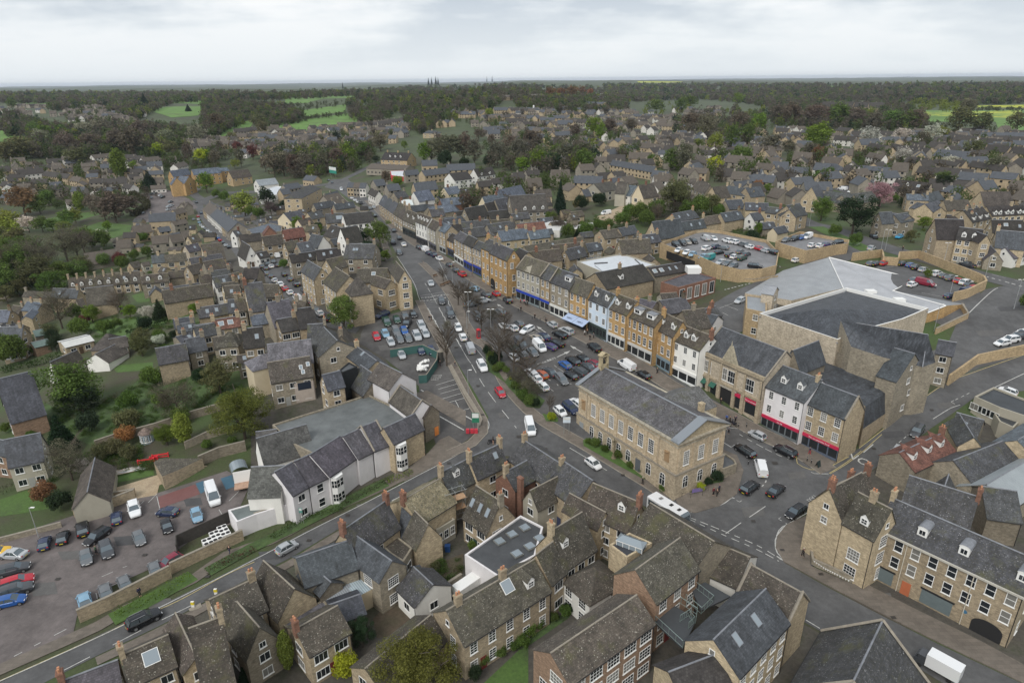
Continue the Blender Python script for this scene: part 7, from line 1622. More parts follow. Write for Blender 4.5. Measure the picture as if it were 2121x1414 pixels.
H((1655,1220),(1830,1200),R=(1680,1165),he=3,rf='os',wl='yel',w=0,bk=True,dm=(.2,.4,.6,.8),ds=.3)
V('u4','in the streets behind the high street')
H((255,150),(402,128),R=(180,92),he=5,rf='tl',wl='lim',w=3,wsz=(1.6,1.5,2,2));H((412,142),(490,148),R=(400,60),he=6,rf='tl',wl='lim',w=2);H((492,182),(592,152),k='x',R=(545,98),D=6,he=4.5,rf='nb',wl='wht',w=1,lab='white gabled house with pale blue slate roof');H((600,200),(722,182),R=(610,75),he=6.4,rf='tl',wl='crm',w=2,wsz=(1.8,1.6,3,1));H((690,62),(840,58),R=(700,8),he=4.8,rf='tl',wl='crm',w=3);H((950,108),(1100,158),R=(975,32),he=5,rf='tl',wl='gry',w=5,dm=(.1,.25),ds=.1);H((1105,180),(1200,200),k='x',R=(1150,110),D=8,he=4.8,rf='tl',wl='yel',w=1)
TER((1250,152),(1470,185),2,R=(1265,92),he=5.2,rf='sl',wl='yel',w=3);H((1472,190),(1590,180),D=8,he=5,rf='sl',wl='buf',w=0,bk=True);H((1300,110),(1440,95),R=(1310,60),he=4.6,rf='sl',wl='brk',w=2);H((1430,295),(1620,300),R=(1440,240),D=7,he=3.6,rf='sl',wl='yel',bk=True,sk=((.2,.5),(.5,.5)));H((1300,290),(1430,280),D=7,he=3.2,rf='sl',wl='gry',bk=True);H((1590,315),(1720,330),R=(1600,270),he=5.4,rf='os',wl='yel',w=2,ch=(.8,),cw='brk');H((1735,352),(1830,352),k='x',R=(1775,310),D=8,he=5.4,rf='os',wl='yel',w=1,lab='gabled stone house with large bay above the deck car park');H((1830,350),(1935,330),D=8,he=5.4,rf='os',wl='buf',w=1);H((1500,380),(1580,370),D=5,he=4,rf='sl',wl='wht',w=1);H((1570,450),(1680,440),D=4,he=3,rf='sl',wl='gry',bk=True);H((1690,490),(1780,470),D=4,he=3,rf='sl',wl='crm',bk=True);H((1480,60),(1620,50),D=6,he=4.4,rf='sl',wl='gry',w=2);H((1690,60),(1800,50),k='x',D=7,he=4.4,rf='sd',wl='wht',w=1);H((300,240),(160,210),D=6,he=3.2,rf='os',wl='yel',bk=True)if False else None
V('u5','beyond the supermarket')
H((150,205),(292,218),k='x',R=(265,112),D=11,he=5.4,rf='sl',wl='yel',w=2);H((300,215),(520,250),D=8,p=44,he=4,rf='os',wl='gry',bk=True);H((-20,350),(110,360),k='x',R=(20,290),D=8,he=5.4,rf='os',wl='buf',w=1)
H((1012,212),(1190,218),R=(1000,165),he=5,rf='nb',wl='buf',w=2);H((1190,230),(1320,210),D=7,he=4.4,rf='sl',wl='buf',w=1);H((832,375),(962,398),k='x',R=(905,335),D=8,he=5.4,rf='sl',wl='gry',w=2,lab='grey stone villa with white-edged gable opposite the supermarket');H((965,395),(1075,372),k='x',R=(1015,345),D=8,he=5.4,rf='sl',wl='gry',w=1);H((730,385),(830,378),R=(760,300),he=5.2,rf='sl',wl='gry',w=1)
H((1165,485),(1388,490),R=(1240,368),he=7,rf='sd',wl='buf',w=4,wsz=(1.1,1.2,2,2),lab='dark-roofed buff flats with left archway beside the main road');H((1412,525),(1600,548),R=(1425,432),he=7.6,rf='sd',wl='yel',w=3,st=3,dm=(.3,.75),ds=.15,wsz=(1.1,1.2,2,2),lab='three-storey yellow stone flats with archway and two dormers');H((1602,560),(1692,560),k='x',R=(1645,502),D=9,he=7.8,rf='sd',wl='yel',w=1,st=3,wsz=(1.5,1.2,3,2),lab='gabled end of the yellow stone flats');H((1700,540),(1930,560),R=(1780,470),he=5.4,rf='sl',wl='yel',w=2,sk=((.5,.5),));H((1640,700),(1795,712),k='x',R=(1742,632),D=14,he=3,rf='pu',wl='gry',w=1,lab='low grey stone chapel-like building with purple roof by the junction');H((1880,690),(2000,660),D=6,he=3,rf='pu',wl='wht',w=2)
H((1068,292),(1222,312),k='x',R=(1150,248),D=13,he=5,rf='sl',wl='yel',w=0,bk=True);H((1225,318),(1332,312),k='x',R=(1300,275),D=12,he=4.6,rf='sl',wl='yel',w=1);H((1340,300),(1540,290),R=(1310,220),he=5,rf='tl',wl='yel',w=2,bk=True);H((1530,232),(1642,262),k='x',R=(1600,145),D=12,he=5.4,rf='tl',wl='yel',w=1);H((1660,260),(1890,240),D=9,p=42,he=4,rf='tl',wl='yel',w=1,bk=True)
H((1480,100),(1640,120),k='x',R=(1560,65),D=9,he=5.2,rf='tl',wl='yel',w=2);H((1640,130),(1760,120),D=8,he=5,rf='sl',wl='yel',w=2,dm=(.3,),ds=.2);H((1295,140),(1420,160),k='x',R=(1370,95),D=9,he=4.4,rf='sl',wl='yel',w=0,bk=True);H((1190,140),(1300,145),D=7,he=4,rf='sd',wl='buf',w=1,sk=((.5,.5),));H((880,130),(1165,165),R=(900,32),he=4.6,rf='sd',wl='pnk',w=3,dm=(.4,),ds=.5,sk=((.7,.6,1.4,1.2,1),),lab='broad dark-roofed house with twin dormer near the upper car park');H((540,250),(780,215),D=8,p=40,he=4,rf='tg',wl='gry',bk=True,sk=((.5,.5),(.65,.5)))
V('u5','in the gabled estate at the right')
TER((1340,385),(1540,395),2,R=(1350,340),he=5,rf='sd',wl='buf',w=2);TER((1545,395),(1700,360),3,D=8,he=5.4,rf='sd',wl='buf',w=1,dm=(.5,),ds=.1);TER((1705,345),(2000,330),3,R=(1660,270),he=5.6,rf='sd',wl='yel',w=2,dm=(.3,.7),ds=.1);H((1710,475),(1990,480),R=(1720,375),he=5,rf='sd',wl='buf',w=3,sk=((.4,.6,1.2,1,1),(.8,.5)));TER((1830,120),(2050,140),2,D=8,he=5,rf='tl',wl='yel',w=2);H((1850,200),(2000,230),D=9,he=5,rf='tl',wl='buf',w=1)
V('t5','in the right-hand estate')
def HL(rows,**kw):
 for a,b,r,rf,wl,n,ex in rows:(TER(a,b,n,R=r,rf=rf,wl=wl,**dict(kw,**ex))if n>1 else H(a,b,R=r,rf=rf,wl=wl,**dict(kw,**ex)))
X={}
HL([((300,690),(500,702),(310,642),'sd','wht',2,X),((615,762),(795,792),(640,712),'sd','lim',3,X),((825,765),(985,802),(850,712),'sd','lim',3,X),((1002,785),(1185,822),(1020,722),'sd','lim',3,X),((612,850),(762,878),(622,800),'tl','wht',1,X),((1092,1000),(1275,1020),(1112,930),'sd','buf',2,X),((1278,1022),(1480,1040),None,'sd','wht',2,dict(D=8)),((1500,1020),(1640,1030),(1520,965),'sd','wht',1,X),((1035,892),(1230,910),(1012,850),'sd','buf',1,dict(dm=(.5,),dk='b')),((1240,905),(1475,940),(1250,868),'sd','gry',2,dict(dm=(.6,),dk='b')),((1482,925),(1905,990),(1480,872),'sd','buf',4,dict(dm=(.3,),dk='b')),((1670,722),(1882,742),(1692,652),'sd','buf',2,X),((1742,790),(1952,812),(1762,716),'sd','buf',3,X),((1972,810),(2140,832),(1992,722),'sd','buf',2,X),((1480,740),(1640,755),None,'sl','buf',1,dict(D=8,sk=((.3,.5),(.6,.5)))),((1520,690),(1640,700),None,'sd','wht',1,dict(D=8)),((1390,670),(1500,690),None,'sd','buf',1,dict(D=8)),((1250,840),(1560,870),None,'sl','buf',2,dict(D=9)),((1200,760),(1350,770),None,'sd','buf',1,dict(D=9)),((182,900),(352,922),(195,832),'tl','yel',1,X),((240,832),(480,842),(262,772),'tl','buf',2,X),((380,985),(500,1000),None,'sd','wht',1,dict(D=7)),((850,985),(1000,995),(860,900),'tl','lim',1,X),((780,1055),(940,1050),None,'sl','wht',1,dict(D=7)),((320,600),(440,615),None,'sd','yel',1,dict(D=8)),((450,640),(560,650),None,'sd','buf',1,dict(D=8)),((700,640),(860,650),None,'sd','wht',2,dict(D=8)),((1960,700),(2130,710),None,'sd','buf',2,dict(D=8)),((1990,920),(2130,950),None,'sd','wht',1,dict(D=8)),((980,650),(1070,660),None,'sd','yel',1,dict(D=8)),((1290,620),(1380,625),None,'sd','yel',1,dict(D=8))],he=4.8,w=2)
H((100,965),(375,985),k='h',R=(140,912),he=5.2,rf='sl',wl='crm',w=4,lab='cream house with hipped slate roof near the upper car park')
for i in range(4):H((500+i*78,968+i*6),(572+i*78,975+i*6),k='x',R=(536+i*78,932+i*6),D=8,he=4.8,rf='sl',wl='gry',w=1,zn='in the row of four white-edged gables')
V('t4','in the middle distance estate')
HL([((62,930),(470,1000),(72,872),'sl','buf',6,dict(w=2,ch=(1,),cw='brk')),((500,1062),(622,1082),(512,992),'tl','buf',1,X),((800,1112),(960,1162),(812,1042),'tl','lim',2,dict(dm=(.4,),ds=.1)),((852,872),(985,922),(862,812),'tl','gry',2,X),((822,1002),(982,1012),(852,957),'tl','yel',1,X),((1212,1062),(1385,1072),(1252,992),'tl','lim',1,X),((1385,1012),(1502,1022),(1402,962),'sl','wht',1,dict(sk=((.3,.5),))),((1302,792),(1482,822),(1342,732),'tl','yel',2,X),((330,762),(680,802),(350,710),'tg','yel',4,dict(he=3,w=1)),((482,682),(825,702),(500,640),'tg','yel',4,dict(he=3,w=1)),((130,712),(260,722),(140,655),'tg','yel',1,dict(he=3)),((0,802),(150,812),(10,752),'tg','buf',1,dict(he=3)),((152,812),(292,832),(170,762),'tg','buf',1,dict(he=3)),((240,872),(460,875),(260,810),'tg','yel',2,dict(he=3)),((1440,960),(1600,980),(1460,900),'tl','yel',1,X),((1520,920),(1660,930),(1540,850),'tl','yel',1,X),((1612,970),(1760,975),(1650,900),'sl','yel',1,X),((1400,1082),(1620,1100),None,'sl','gry',2,dict(D=7)),((1760,1000),(1950,1010),(1790,950),'sl','gry',1,dict(sk=((.6,.5),(.7,.5)))),((1150,900),(1380,920),None,'tg','lim',2,dict(D=9)),((1640,610),(1760,615),None,'sd','yel',1,dict(D=8)),((1780,650),(1900,655),None,'sd','yel',1,dict(D=8)),((1650,670),(1780,680),None,'sd','yel',1,dict(D=8)),((1800,880),(1970,890),(1820,800),'tl','buf',2,X),((2000,975),(2140,985),None,'sl','crm',1,dict(D=8)),((710,1010),(820,1030),None,'tl','gry',1,dict(D=7)),((1690,1060),(1790,1080),None,'sd','wht',1,dict(D=7))],he=4.8,w=2)
def FR(x0,y0,x1,y1,n,Lh=9,D=8,he=4.8,rfs=('sd','tl','sl'),wls=('buf','gry','yel'),ang=None,stuff=None,jit=6,zn=None):
 rnd=random.Random(int(x0+y0*3+n));a=P(x0,y0);b=P(x1,y1);d=b-a
 for i in range(n):
  t=(i+.5)/n;px_,py_=x0+(x1-x0)*t+rnd.uniform(-jit,jit),y0+(y1-y0)*t+rnd.uniform(-jit*.5,jit*.5)
  g=P(px_,py_);an=(math.radians(ang)if ang is not None else math.atan2(d.y,d.x)if abs(d.y)<abs(d.x)*1.5 else 0)+rnd.uniform(-.3,.3)+(math.pi/2 if rnd.random()<.18 else 0)
  u=Vector((math.cos(an),math.sin(an),0));L=Lh*rnd.uniform(.85,1.35)*(1.6 if rnd.random()<.3 else 1)
  A=g-u*L/2;B=g+u*L/2;rf=rnd.choice(rfs);wl=rnd.choice(wls);hr=D/2*math.tan(rad(rnd.uniform(36,44)))
  if stuff is not None:stuff.append((A,u,L,D,he,hr,rf,wl,g.z));continue
  if math.sin(an)and(Vector((-u.y,u.x,0)).dot(g)<0):A,B=B,A
  ha_(A,B,D,hr,g.z+he,he,rf,wl,'g',None,2 if math.hypot(g.x,g.y)<650 else 1,'c',1,zn=zn)
V('t3','in the distant hillside town')
for q in[(510,485,750,475,4),(880,440,1440,435,8),(770,520,980,510,5),(1000,505,1340,530,7),(1040,590,1500,585,9)]:FR(*q)
for q in[(770,640,1020,630,5),(1210,650,1560,650,6),(1500,550,1760,565,6),(1330,700,1560,690,4),(1830,500,2121,510,5),(340,570,500,560,3),(1000,440,1500,470,6),(1400,520,1560,520,3)]:FR(*q)
V('t2','below the bright green hillside field')
for q in[(700,690,960,680,5),(850,665,1240,655,6),(1140,625,1350,600,5),(1290,590,1700,575,7),(1430,660,1640,640,4),(720,730,980,740,4),(1700,560,1850,550,3),(1030,720,1250,700,4)]:FR(*q,rfs=('tl','tg','sd'),wls=('gry','lim','buf'))
for q in[(350,650,640,620,8),(340,700,700,700,9),(0,720,300,730,9),(60,770,500,780,9),(450,800,600,830,4),(950,790,1200,760,5)]:FR(*q,rfs=('tl','tg','sd'),wls=('gry','lim','buf'),stuff=ST)
V('t1')
for q in[(100,385,470,390,9),(480,400,980,400,14),(620,440,1280,450,16),(180,460,300,470,3),(640,490,980,520,10),(1080,500,1300,530,7),(0,520,60,560,5),(20,590,80,570,2),(1780,750,2121,770,9),(1850,800,2000,790,3),(820,430,1180,500,10)]:FR(*q,rfs=('tl','sd','rd'),wls=('gry','lim','pbk'),stuff=ST)
V('t4')
for q in[(0,440,330,470,7),(180,500,660,500,10),(0,560,640,600,11),(100,460,300,440,4)]:FR(*q,rfs=('sl','tg','tl'),stuff=ST)
V('t3')
for q in[(1650,420,2121,440,8),(1500,470,1750,480,5),(1850,560,2100,620,5)]:FR(*q,stuff=ST)
def TOWN(poly,n,zn='',out=False,seed=1,gap=1.5,cap=9):
 rnd=random.Random(seed);W=[gd(x,y)for x,y in poly];xs=[w.x for w in W];ys=[w.y for w in W];done=0
 def ins(x,y):
  c=False;j=len(W)-1
  for i in range(len(W)):
   if(W[i].y>y)!=(W[j].y>y)and x<(W[j].x-W[i].x)*(y-W[i].y)/(W[j].y-W[i].y)+W[i].x:c=not c
   j=i
  return c
 for _ in range(n*40):
  if done>=n:break
  x,y=rnd.uniform(min(xs),max(xs)),rnd.uniform(min(ys),max(ys))
  if not ins(x,y):continue
  L=rnd.uniform(3.5,7)if out else rnd.uniform(8,13)*(1.7 if rnd.random()<.2 else 1);D=rnd.uniform(3,4.5)if out else rnd.uniform(6.5,8.5)
  if any(math.hypot(x-c[0],y-c[1])<(c[2]+L/2)*(.75 if out else .88)+gap for c in CEN):continue
  done+=1;a=noise.noise(Vector((x*.006,y*.006,3)))*2.2+rnd.choice((0,0,0,math.pi/2))+rnd.uniform(-.1,.1);u=Vector((math.cos(a),math.sin(a),0));v=Vector((-u.y,u.x,0));he=rnd.uniform(2.3,3)if out else rnd.choice((2.8,4.8,5.0,5.2));hr=D/2*math.tan(rad(rnd.uniform(34,46)));z=G(x,y)
  A=Vector((x,y,z))-u*L/2-v*D/2;rf=rnd.choice(('st','sl','sd','os','tl')if out else('sd','tl','sl','tg','sd','nb'));wl=rnd.choice(('gry','buf','drk','yel')if out else('buf','gry','yel','yel','wht','lim'))
  if out:ha_(A,A+u*L,D,hr,z+he,he,rf,wl,'g',1,1,'c',0,bk=rnd.random()<.5,name='outbuilding',cat='outbuilding',zn=zn)
  else:CEN.append((x,y,L/2));ST.append((A+v*D/2,u,L,D,he,hr,rf,wl,z))
TOWN([(1060,296),(1500,288),(1700,300),(1700,430),(1480,470),(1350,430),(1180,420),(1090,350)],110,seed=1)
TOWN([(1700,290),(2200,270),(2200,470),(1980,480),(1700,430)],110,seed=2)
TOWN([(480,330),(560,270),(700,268),(860,255),(830,300),(700,300),(600,330)],70,seed=3);TOWN([(940,240),(1500,225),(1450,290),(1060,296),(960,280)],110,seed=4)
TOWN([(0,345),(330,335),(340,400),(190,415),(0,400)],45,seed=5);TOWN([(120,215),(310,215),(320,250),(140,262)],60,seed=6);TOWN([(0,225),(120,235),(100,262),(0,262)],14,seed=7);TOWN([(1300,300),(1660,270),(1700,300),(1500,330)],20,seed=8)
TOWN([(400,440),(600,400),(760,430),(790,520),(790,600),(620,560),(440,460)],34,'between the two streets',True,9,1);TOWN([(255,470),(400,450),(540,590),(690,700),(520,740),(300,640)],30,'left of the side street',True,10,1)
TOWN([(900,400),(1180,430),(1240,520),(1380,560),(1250,600),(1000,500),(860,440)],34,'behind the high street',True,11,1)
def stuff_houses(S_,name,lb):
 by={}
 for q in S_:by.setdefault((q[6],q[7]),[]).append(q)
 mb=MB();mats=[];cols=[]
 W_=MB();Rr=MB();Pn=MB()
 c0=S_[0][0]
 for(A,u,L,D,he,hr,rf,wl,gz)in S_:
  v=Vector((-u.y,u.x,0));A=A-v*D/2;o=Vector((A.x,A.y,gz))
  def p(x,y,z):return tuple(o+u*x+v*y+Vector((0,0,z)))
  if L>7:
   cx_=L*(.08 if int(A.x)%2 else .5);W_.face([p(cx_-.4,D/2-.3,he+hr-.6),p(cx_+.4,D/2-.3,he+hr-.6),p(cx_+.4,D/2-.3,he+hr+1.2),p(cx_-.4,D/2-.3,he+hr+1.2)],1);W_.face([p(cx_-.4,D/2+.3,he+hr-.6),p(cx_-.4,D/2-.3,he+hr-.6),p(cx_-.4,D/2-.3,he+hr+1.2),p(cx_-.4,D/2+.3,he+hr+1.2)],1);W_.face([p(cx_+.4,D/2-.3,he+hr-.6),p(cx_+.4,D/2+.3,he+hr-.6),p(cx_+.4,D/2+.3,he+hr+1.2),p(cx_+.4,D/2-.3,he+hr+1.2)],1);W_.face([p(cx_-.4,D/2-.3,he+hr+1.2),p(cx_+.4,D/2-.3,he+hr+1.2),p(cx_+.4,D/2+.3,he+hr+1.2),p(cx_-.4,D/2+.3,he+hr+1.2)],1)
  k=0 if rf=='sd' else 2 if rf in('sl','nb','os')else 1
  kw_=0 if wl in('buf','yel','och','gld')else 2 if wl in('wht','crm','pnk')else 1
  W_.face([p(0,0,-1),p(L,0,-1),p(L,0,he),p(0,0,he)],kw_);W_.face([p(L,D,-1),p(0,D,-1),p(0,D,he),p(L,D,he)],kw_);W_.face([p(0,D,-1),p(0,0,-1),p(0,0,he),p(0,D/2,he+hr),p(0,D,he)],kw_);W_.face([p(L,0,-1),p(L,D,-1),p(L,D,he),p(L,D/2,he+hr),p(L,0,he)],kw_)
  for i_ in range(max(2,int(L/3.2))):
   for z_ in(.35,3.0):
    xx=L*(i_+.5)/max(2,int(L/3.2))
    if z_+1.2<he:Pn.face([p(xx-.6,-.04,z_+.3),p(xx+.6,-.04,z_+.3),p(xx+.6,-.04,z_+1.4),p(xx-.6,-.04,z_+1.4)])
  Rr.prism([p(-.2,-.3,he-.1),p(L+.2,-.3,he-.1),p(L+.2,D/2,he+hr+.1),p(-.2,D/2,he+hr+.1)],.12,k);Rr.prism([p(L+.2,D+.3,he-.1),p(-.2,D+.3,he-.1),p(-.2,D/2,he+hr+.1),p(L+.2,D/2,he+hr+.1)],.12,k)
 rt=root(name,(0,0,0));rt['kind']='stuff';rt['label']=lb;rt['category']='houses'
 W_.build('walls',['far_wall_buff','far_wall_grey','far_wall_white'],rt);Pn.build('window_panes','pane',rt);Rr.build('roof',['far_roof_dark','far_roof_brown','far_roof_slate'],rt)
V('t3');H((1135,408),(1275,410),k='h',R=(1150,395),he=6,rf='sl',wl='pnk',w=5,lab='old hospital with hipped slate roof and white cupola',zn='',p=30,D=12)
q=MB();q.cyl((0,0),1.2,0,2.4,8);q.cyl((0,0),1.5,2.4,3.6,8,.1);q.build('cupola','white_paint',LH['rt']).location=(LH['L']/2,LH['D']/2,LH['he']+LH['hr']-.3)
H((165,628),(300,632),k='h',D=9,p=30,he=5,rf='sl',wl='yel',w=3,lab='square toll-house-like villa with pyramid slate roof',ch=(.5,))
V('t2');H((1700,880),(1950,890),R=(1715,810),he=7,rf='sd',wl='gld',w=5,dm=(.3,.5,.7),ch=(.1,.5,.9),lab='gabled golden stone mansion on the hill',D=14,pots=2);H((1560,960),(1930,980),D=14,p=20,he=4,rf='st',wl='gry',bk=True,zn='beside the roundabout');bk_([(1790,990,3.5),(1930,985,3.5),(1920,1045,3.5),(1800,1030,3.5)],'wf','wht',.1,'petrol station canopy with white top and red edge','canopy','canopy',parmat='painted',wcol=(.5,.03,.05))
V('t5');TER((180,372),(630,382),3,R=(190,318),he=8,rf='sd',wl='buf',w=0,bk=True,zn='beyond the tree belt');H((640,385),(780,385),R=(650,330),he=8,rf='sd',wl='buf',bk=True,zn='beyond the tree belt')
V('t3');H((1640,345),(1880,350),D=14,p=25,he=7,rf='nb',wl='buf',w=4,zn='on the far ridge');bk_([(1820,250,8),(1910,250,8),(1910,300,8),(1820,300,8)],'fl','yel',.3,'square modern block on the far ridge','tower_block','building');H((920,285),(1330,270),D=14,p=25,he=7,rf='tl',wl='buf',bk=True,zn='among the far hilltop trees')
V('p');T('round','grn',715,690,603,78,lb='large fresh green tree beside the market car park at the pavement');T('cone','con',1160,452,372,34,lb='tall dark conifer rising behind the high street roofs')
V('m1','in the overgrown garden');TS('round','grn',[(620,640,255,430)]);TS('bare','gbr',[(1380,700,370,330),(560,1170,900,330)]);TS('round','olv',[(1700,500,210,300)]);TS('round','drk',[(650,660,450,260)])
T('round','yew',1890,850,430,480,lb='broad dark yew at the back of the flat-roofed hall');T('cone','con',500,960,640,220);T('bare','wht',650,1130,1000,150);T('bush','cop',360,1340,1180,180);T('bush','drk',480,1400,1290,170);T('bush','ora',985,890,775,160);T('column','ylg',1430,900,620,150);T('round','frs',1290,900,740,190)
TS('bush','olv',[(800,1010,920,150),(900,980,890,150),(1000,1020,910,140),(1000,790,720,200)]);TS('bush','grn',[(1180,450,400,180),(1250,620,560,150),(1000,640,590,170),(1400,740,660,160)]);TS('bush','drk',[(1540,420,330,130),(700,800,700,180)])
V('m1','beside the bungalows');TS('round','olv',[(1100,215,30,170)]);TS('round','drk',[(440,180,30,130),(1350,90,30,90)]);TS('bush','grn',[(100,280,200,240),(1240,120,70,110),(280,200,150,80),(250,860,790,80),(60,800,740,80),(1800,900,850,90),(1600,930,880,90)]);hedge([(30,340),(300,290),(430,240),(640,170)],2.2,2.0,(.035,.06,.02),'long dark clipped hedge along the lane');hedge([(980,60),(1120,20),(1300,-40)],2.0,1.8,(.03,.05,.02));hedge([(0,1290),(230,1200),(330,1180)],1.6,1.8,(.05,.06,.03))
V('u1','at the left edge of the photo');TS('round','grn',[(60,1000,700,260),(180,900,560,260),(40,760,480,230),(270,760,470,240),(620,900,700,200),(440,1000,800,220)]);TS('round','olv',[(330,960,640,300),(-30,620,430,200),(160,650,440,200),(700,830,640,160)])
V('u1','in the left-hand wood');TS('bare','gbr',[(560,740,470,320),(350,860,550,320),(640,700,520,240),(230,820,520,260),(510,1260,920,280)]);TS('bare','brn',[(130,900,520,200),(950,400,200,250),(760,310,150,140),(1060,340,180,180),(860,380,220,200),(990,1140,940,210),(690,650,540,200)]);TS('round','grn',[(30,850,560,180),(500,930,740,230),(400,260,150,130),(330,330,190,150),(60,700,560,180),(-20,950,700,200),(560,430,320,140),(350,480,370,130),(440,480,380,120)]);TS('round','ylg',[(90,480,340,180),(70,560,400,190),(520,480,390,100),(620,400,320,120)]);TS('column','ylg',[(660,300,130,90)]);TS('round','wht',[(240,480,370,140),(850,590,480,140),(1220,1190,1110,140)])
T('bare','cop',210,340,90,240,lb='large coppery bare tree in front of the left estate');T('cone','con',1225,130,-30,140,lb='massive dark conifer beside the hotel car park',);T('round','frs',1690,160,-20,120,lb='fresh green tree in front of the ochre hotel');T('cone','drk',1310,1190,1010,130,lb='dark cone-shaped evergreen above the long garden');T('bush','drk',1190,1275,1175,130,lb='clipped dark box bush on the garden lawn')
TS('round','frs',[(1065,1180,1100,130),(760,1210,1120,160),(1580,1140,1060,100),(880,470,400,90)]);TS('bush','grn',[(850,760,700,120),(700,800,760,100),(1000,780,720,120),(700,610,540,180),(830,620,560,180),(1350,620,560,120),(1200,680,620,100),(1450,600,560,100),(620,1190,1110,140),(660,1320,1240,160),(870,1310,1240,140),(1300,1370,1300,120),(960,1260,1200,100),(1170,560,520,90),(1100,700,660,90)]);TS('bush','red',[(980,740,690,110),(700,1230,1170,90)]);TS('round','olv',[(1170,1410,1290,180),(430,1350,1230,140),(60,1050,960,150),(160,1000,930,150),(1100,800,740,90)]);TS('bush','wht',[(1300,1400,1340,110),(1330,620,590,90)])
TS('bush','drk',[(320,960,890,160),(210,930,870,160),(80,1010,930,160),(430,1370,1280,110)])
V('u2','between the two streets');T('round','ylg',505,345,130,225,lb='large yellow-green tree behind the terrace gardens');TS('round','drk',[(690,285,150,190),(660,240,150,90),(1490,570,440,160)]);T('round','grn',1600,600,355,230,lb='big green tree at the bend of the main road');TS('bare','pur',[(720,350,220,150)]);TS('round','frs',[(940,480,370,150),(1640,710,640,110),(1110,480,420,80)]);TS('bush','drk',[(1500,640,560,120),(1590,680,600,100),(1440,600,540,100),(770,330,270,100),(830,310,250,110),(1100,470,400,90)]);TS('bush','grn',[(1580,710,640,90),(560,360,310,110),(820,770,700,90),(620,370,330,110),(340,230,190,100),(270,200,160,80)])
V('u3','beside the high street yards');TS('round','frs',[(175,118,20,110)]);TS('round','drk',[(795,235,180,80)]);TS('bush','red',[(715,270,215,130)]);TS('bush','grn',[(1340,380,320,150),(1420,420,360,140),(1560,530,450,150),(1700,520,460,160),(1800,460,420,110),(1880,470,410,120)]);TS('skel','brn',[(1500,480,330,150),(1610,480,400,90)]);TS('cone','drk',[(1640,520,420,90)]);TS('bush','olv',[(1640,300,250,120),(1800,260,220,120)])
V('r5','in the parking strip');TS('bare','gbr',[(1000,560,260,280),(1150,700,420,300),(1400,980,660,340),(600,1190,860,200)])
V('r5','on the market place');TS('skel','brn',[(515,205,-60,210),(790,640,190,320),(1215,1120,640,360),(935,860,180,260),(1640,1180,700,330)]);V('m3','by the main road');TS('skel','brn',[(245,290,-30,180),(650,290,-40,260),(860,410,220,190),(1035,650,500,80),(760,330,60,200)])
V('m3','in the roadside bed');TS('bush','drk',[(560,210,120,100),(600,290,210,110),(640,270,160,90),(930,610,530,90)]);TS('bush','grn',[(590,250,180,100),(660,330,250,90),(830,560,460,130),(880,600,520,120),(780,480,390,110),(700,350,300,80),(620,340,280,80)]);TS('bare','gbr',[(800,470,290,170),(870,540,370,180),(940,560,400,120),(740,400,330,100)]);TS('bush','yel',[(735,405,360,30)]);T('bush','yel',1050,712,672,90,lb='low bright yellow shrub beside the white hatchback')
V('h1','beside the town hall');TS('bush','grn',[(220,860,800,110),(420,960,900,110),(520,1040,970,90),(300,900,840,90),(620,1080,1020,90),(800,1240,1170,90),(160,830,780,70)]);TS('bush','drk',[(1260,1160,1050,140),(1190,1190,1110,90)]);TS('bush','yel',[(1130,1230,1180,90)])
q=MB();q.cyl((0,0),.55,-.2,.3,8);q.cyl((0,0),.35,.3,1.0,8,.3);q.cyl((0,0),.2,1.0,3.2,8,.14);q.cyl((0,0),.3,3.2,3.7,8,.2);q.box((-.45,-.1,3.7),(.45,.1,3.95));q.box((-.1,-.1,3.7),(.1,.1,4.5));o=q.build('war_memorial_cross','stone_wall',None,(.2,.17,.11));o.location=P(378,955);tag(o,'dark stone memorial cross in the grass strip by the town hall','memorial')
V('b2','in the foreground gardens');T('round','drk',1100,1160,930,190,lb='dark glossy evergreen bush beside the low outhouse');T('column','ylg',575,1330,1010,110,lb='tall yellow-green climber on the brick chimney stack');T('bush','yel',985,1380,1200,200,lb='bright yellow shrub at the bottom of the photo');T('round','yew',1500,1500,1180,560,lb='large olive yew crown at the bottom edge');TS('bush','grn',[(1660,820,780,100),(1700,740,690,70),(1600,700,660,90)]);TS('cone','drk',[(265,1414,1290,90)])
V('b3','in the courtyard garden');TS('bush','grn',[(800,1080,1000,130),(870,1030,960,110),(1060,940,870,110),(760,1160,1090,120),(980,980,920,90),(700,1180,1120,90),(600,1230,1180,110),(480,1290,1220,120),(400,1340,1290,110),(640,1150,1080,60)]);TS('bush','drk',[(1080,920,860,100),(430,1400,1280,110)]);TS('bush','grn',[(180,850,780,100),(140,870,810,90),(410,470,430,90),(440,400,330,60)]);TS('bush','olv',[(120,740,680,110),(150,620,570,90)])
V('b1');hedge([(815,960),(960,895),(1130,810),(1350,680)],1.6,1.5,(.075,.12,.02),'bright clipped hedge beside the main road near the black car');hedge([(1465,650),(1560,590),(1810,480)],1.3,.9,(.09,.06,.04),'low reddish and green shrubs along the roadside verge');V('b2');hedge([(440,400),(560,330),(700,250),(960,190)],1.4,.8,(.05,.075,.025),'low green shrubs along the verge by the white building');V('m2');hedge([(1040,1370),(1180,1290),(1400,1180)],1.4,1.0,(.05,.055,.03));hedge([(1390,1195),(1580,1115)],1.2,.9,(.12,.17,.02),'yellow-green clipped hedge near the bay window')
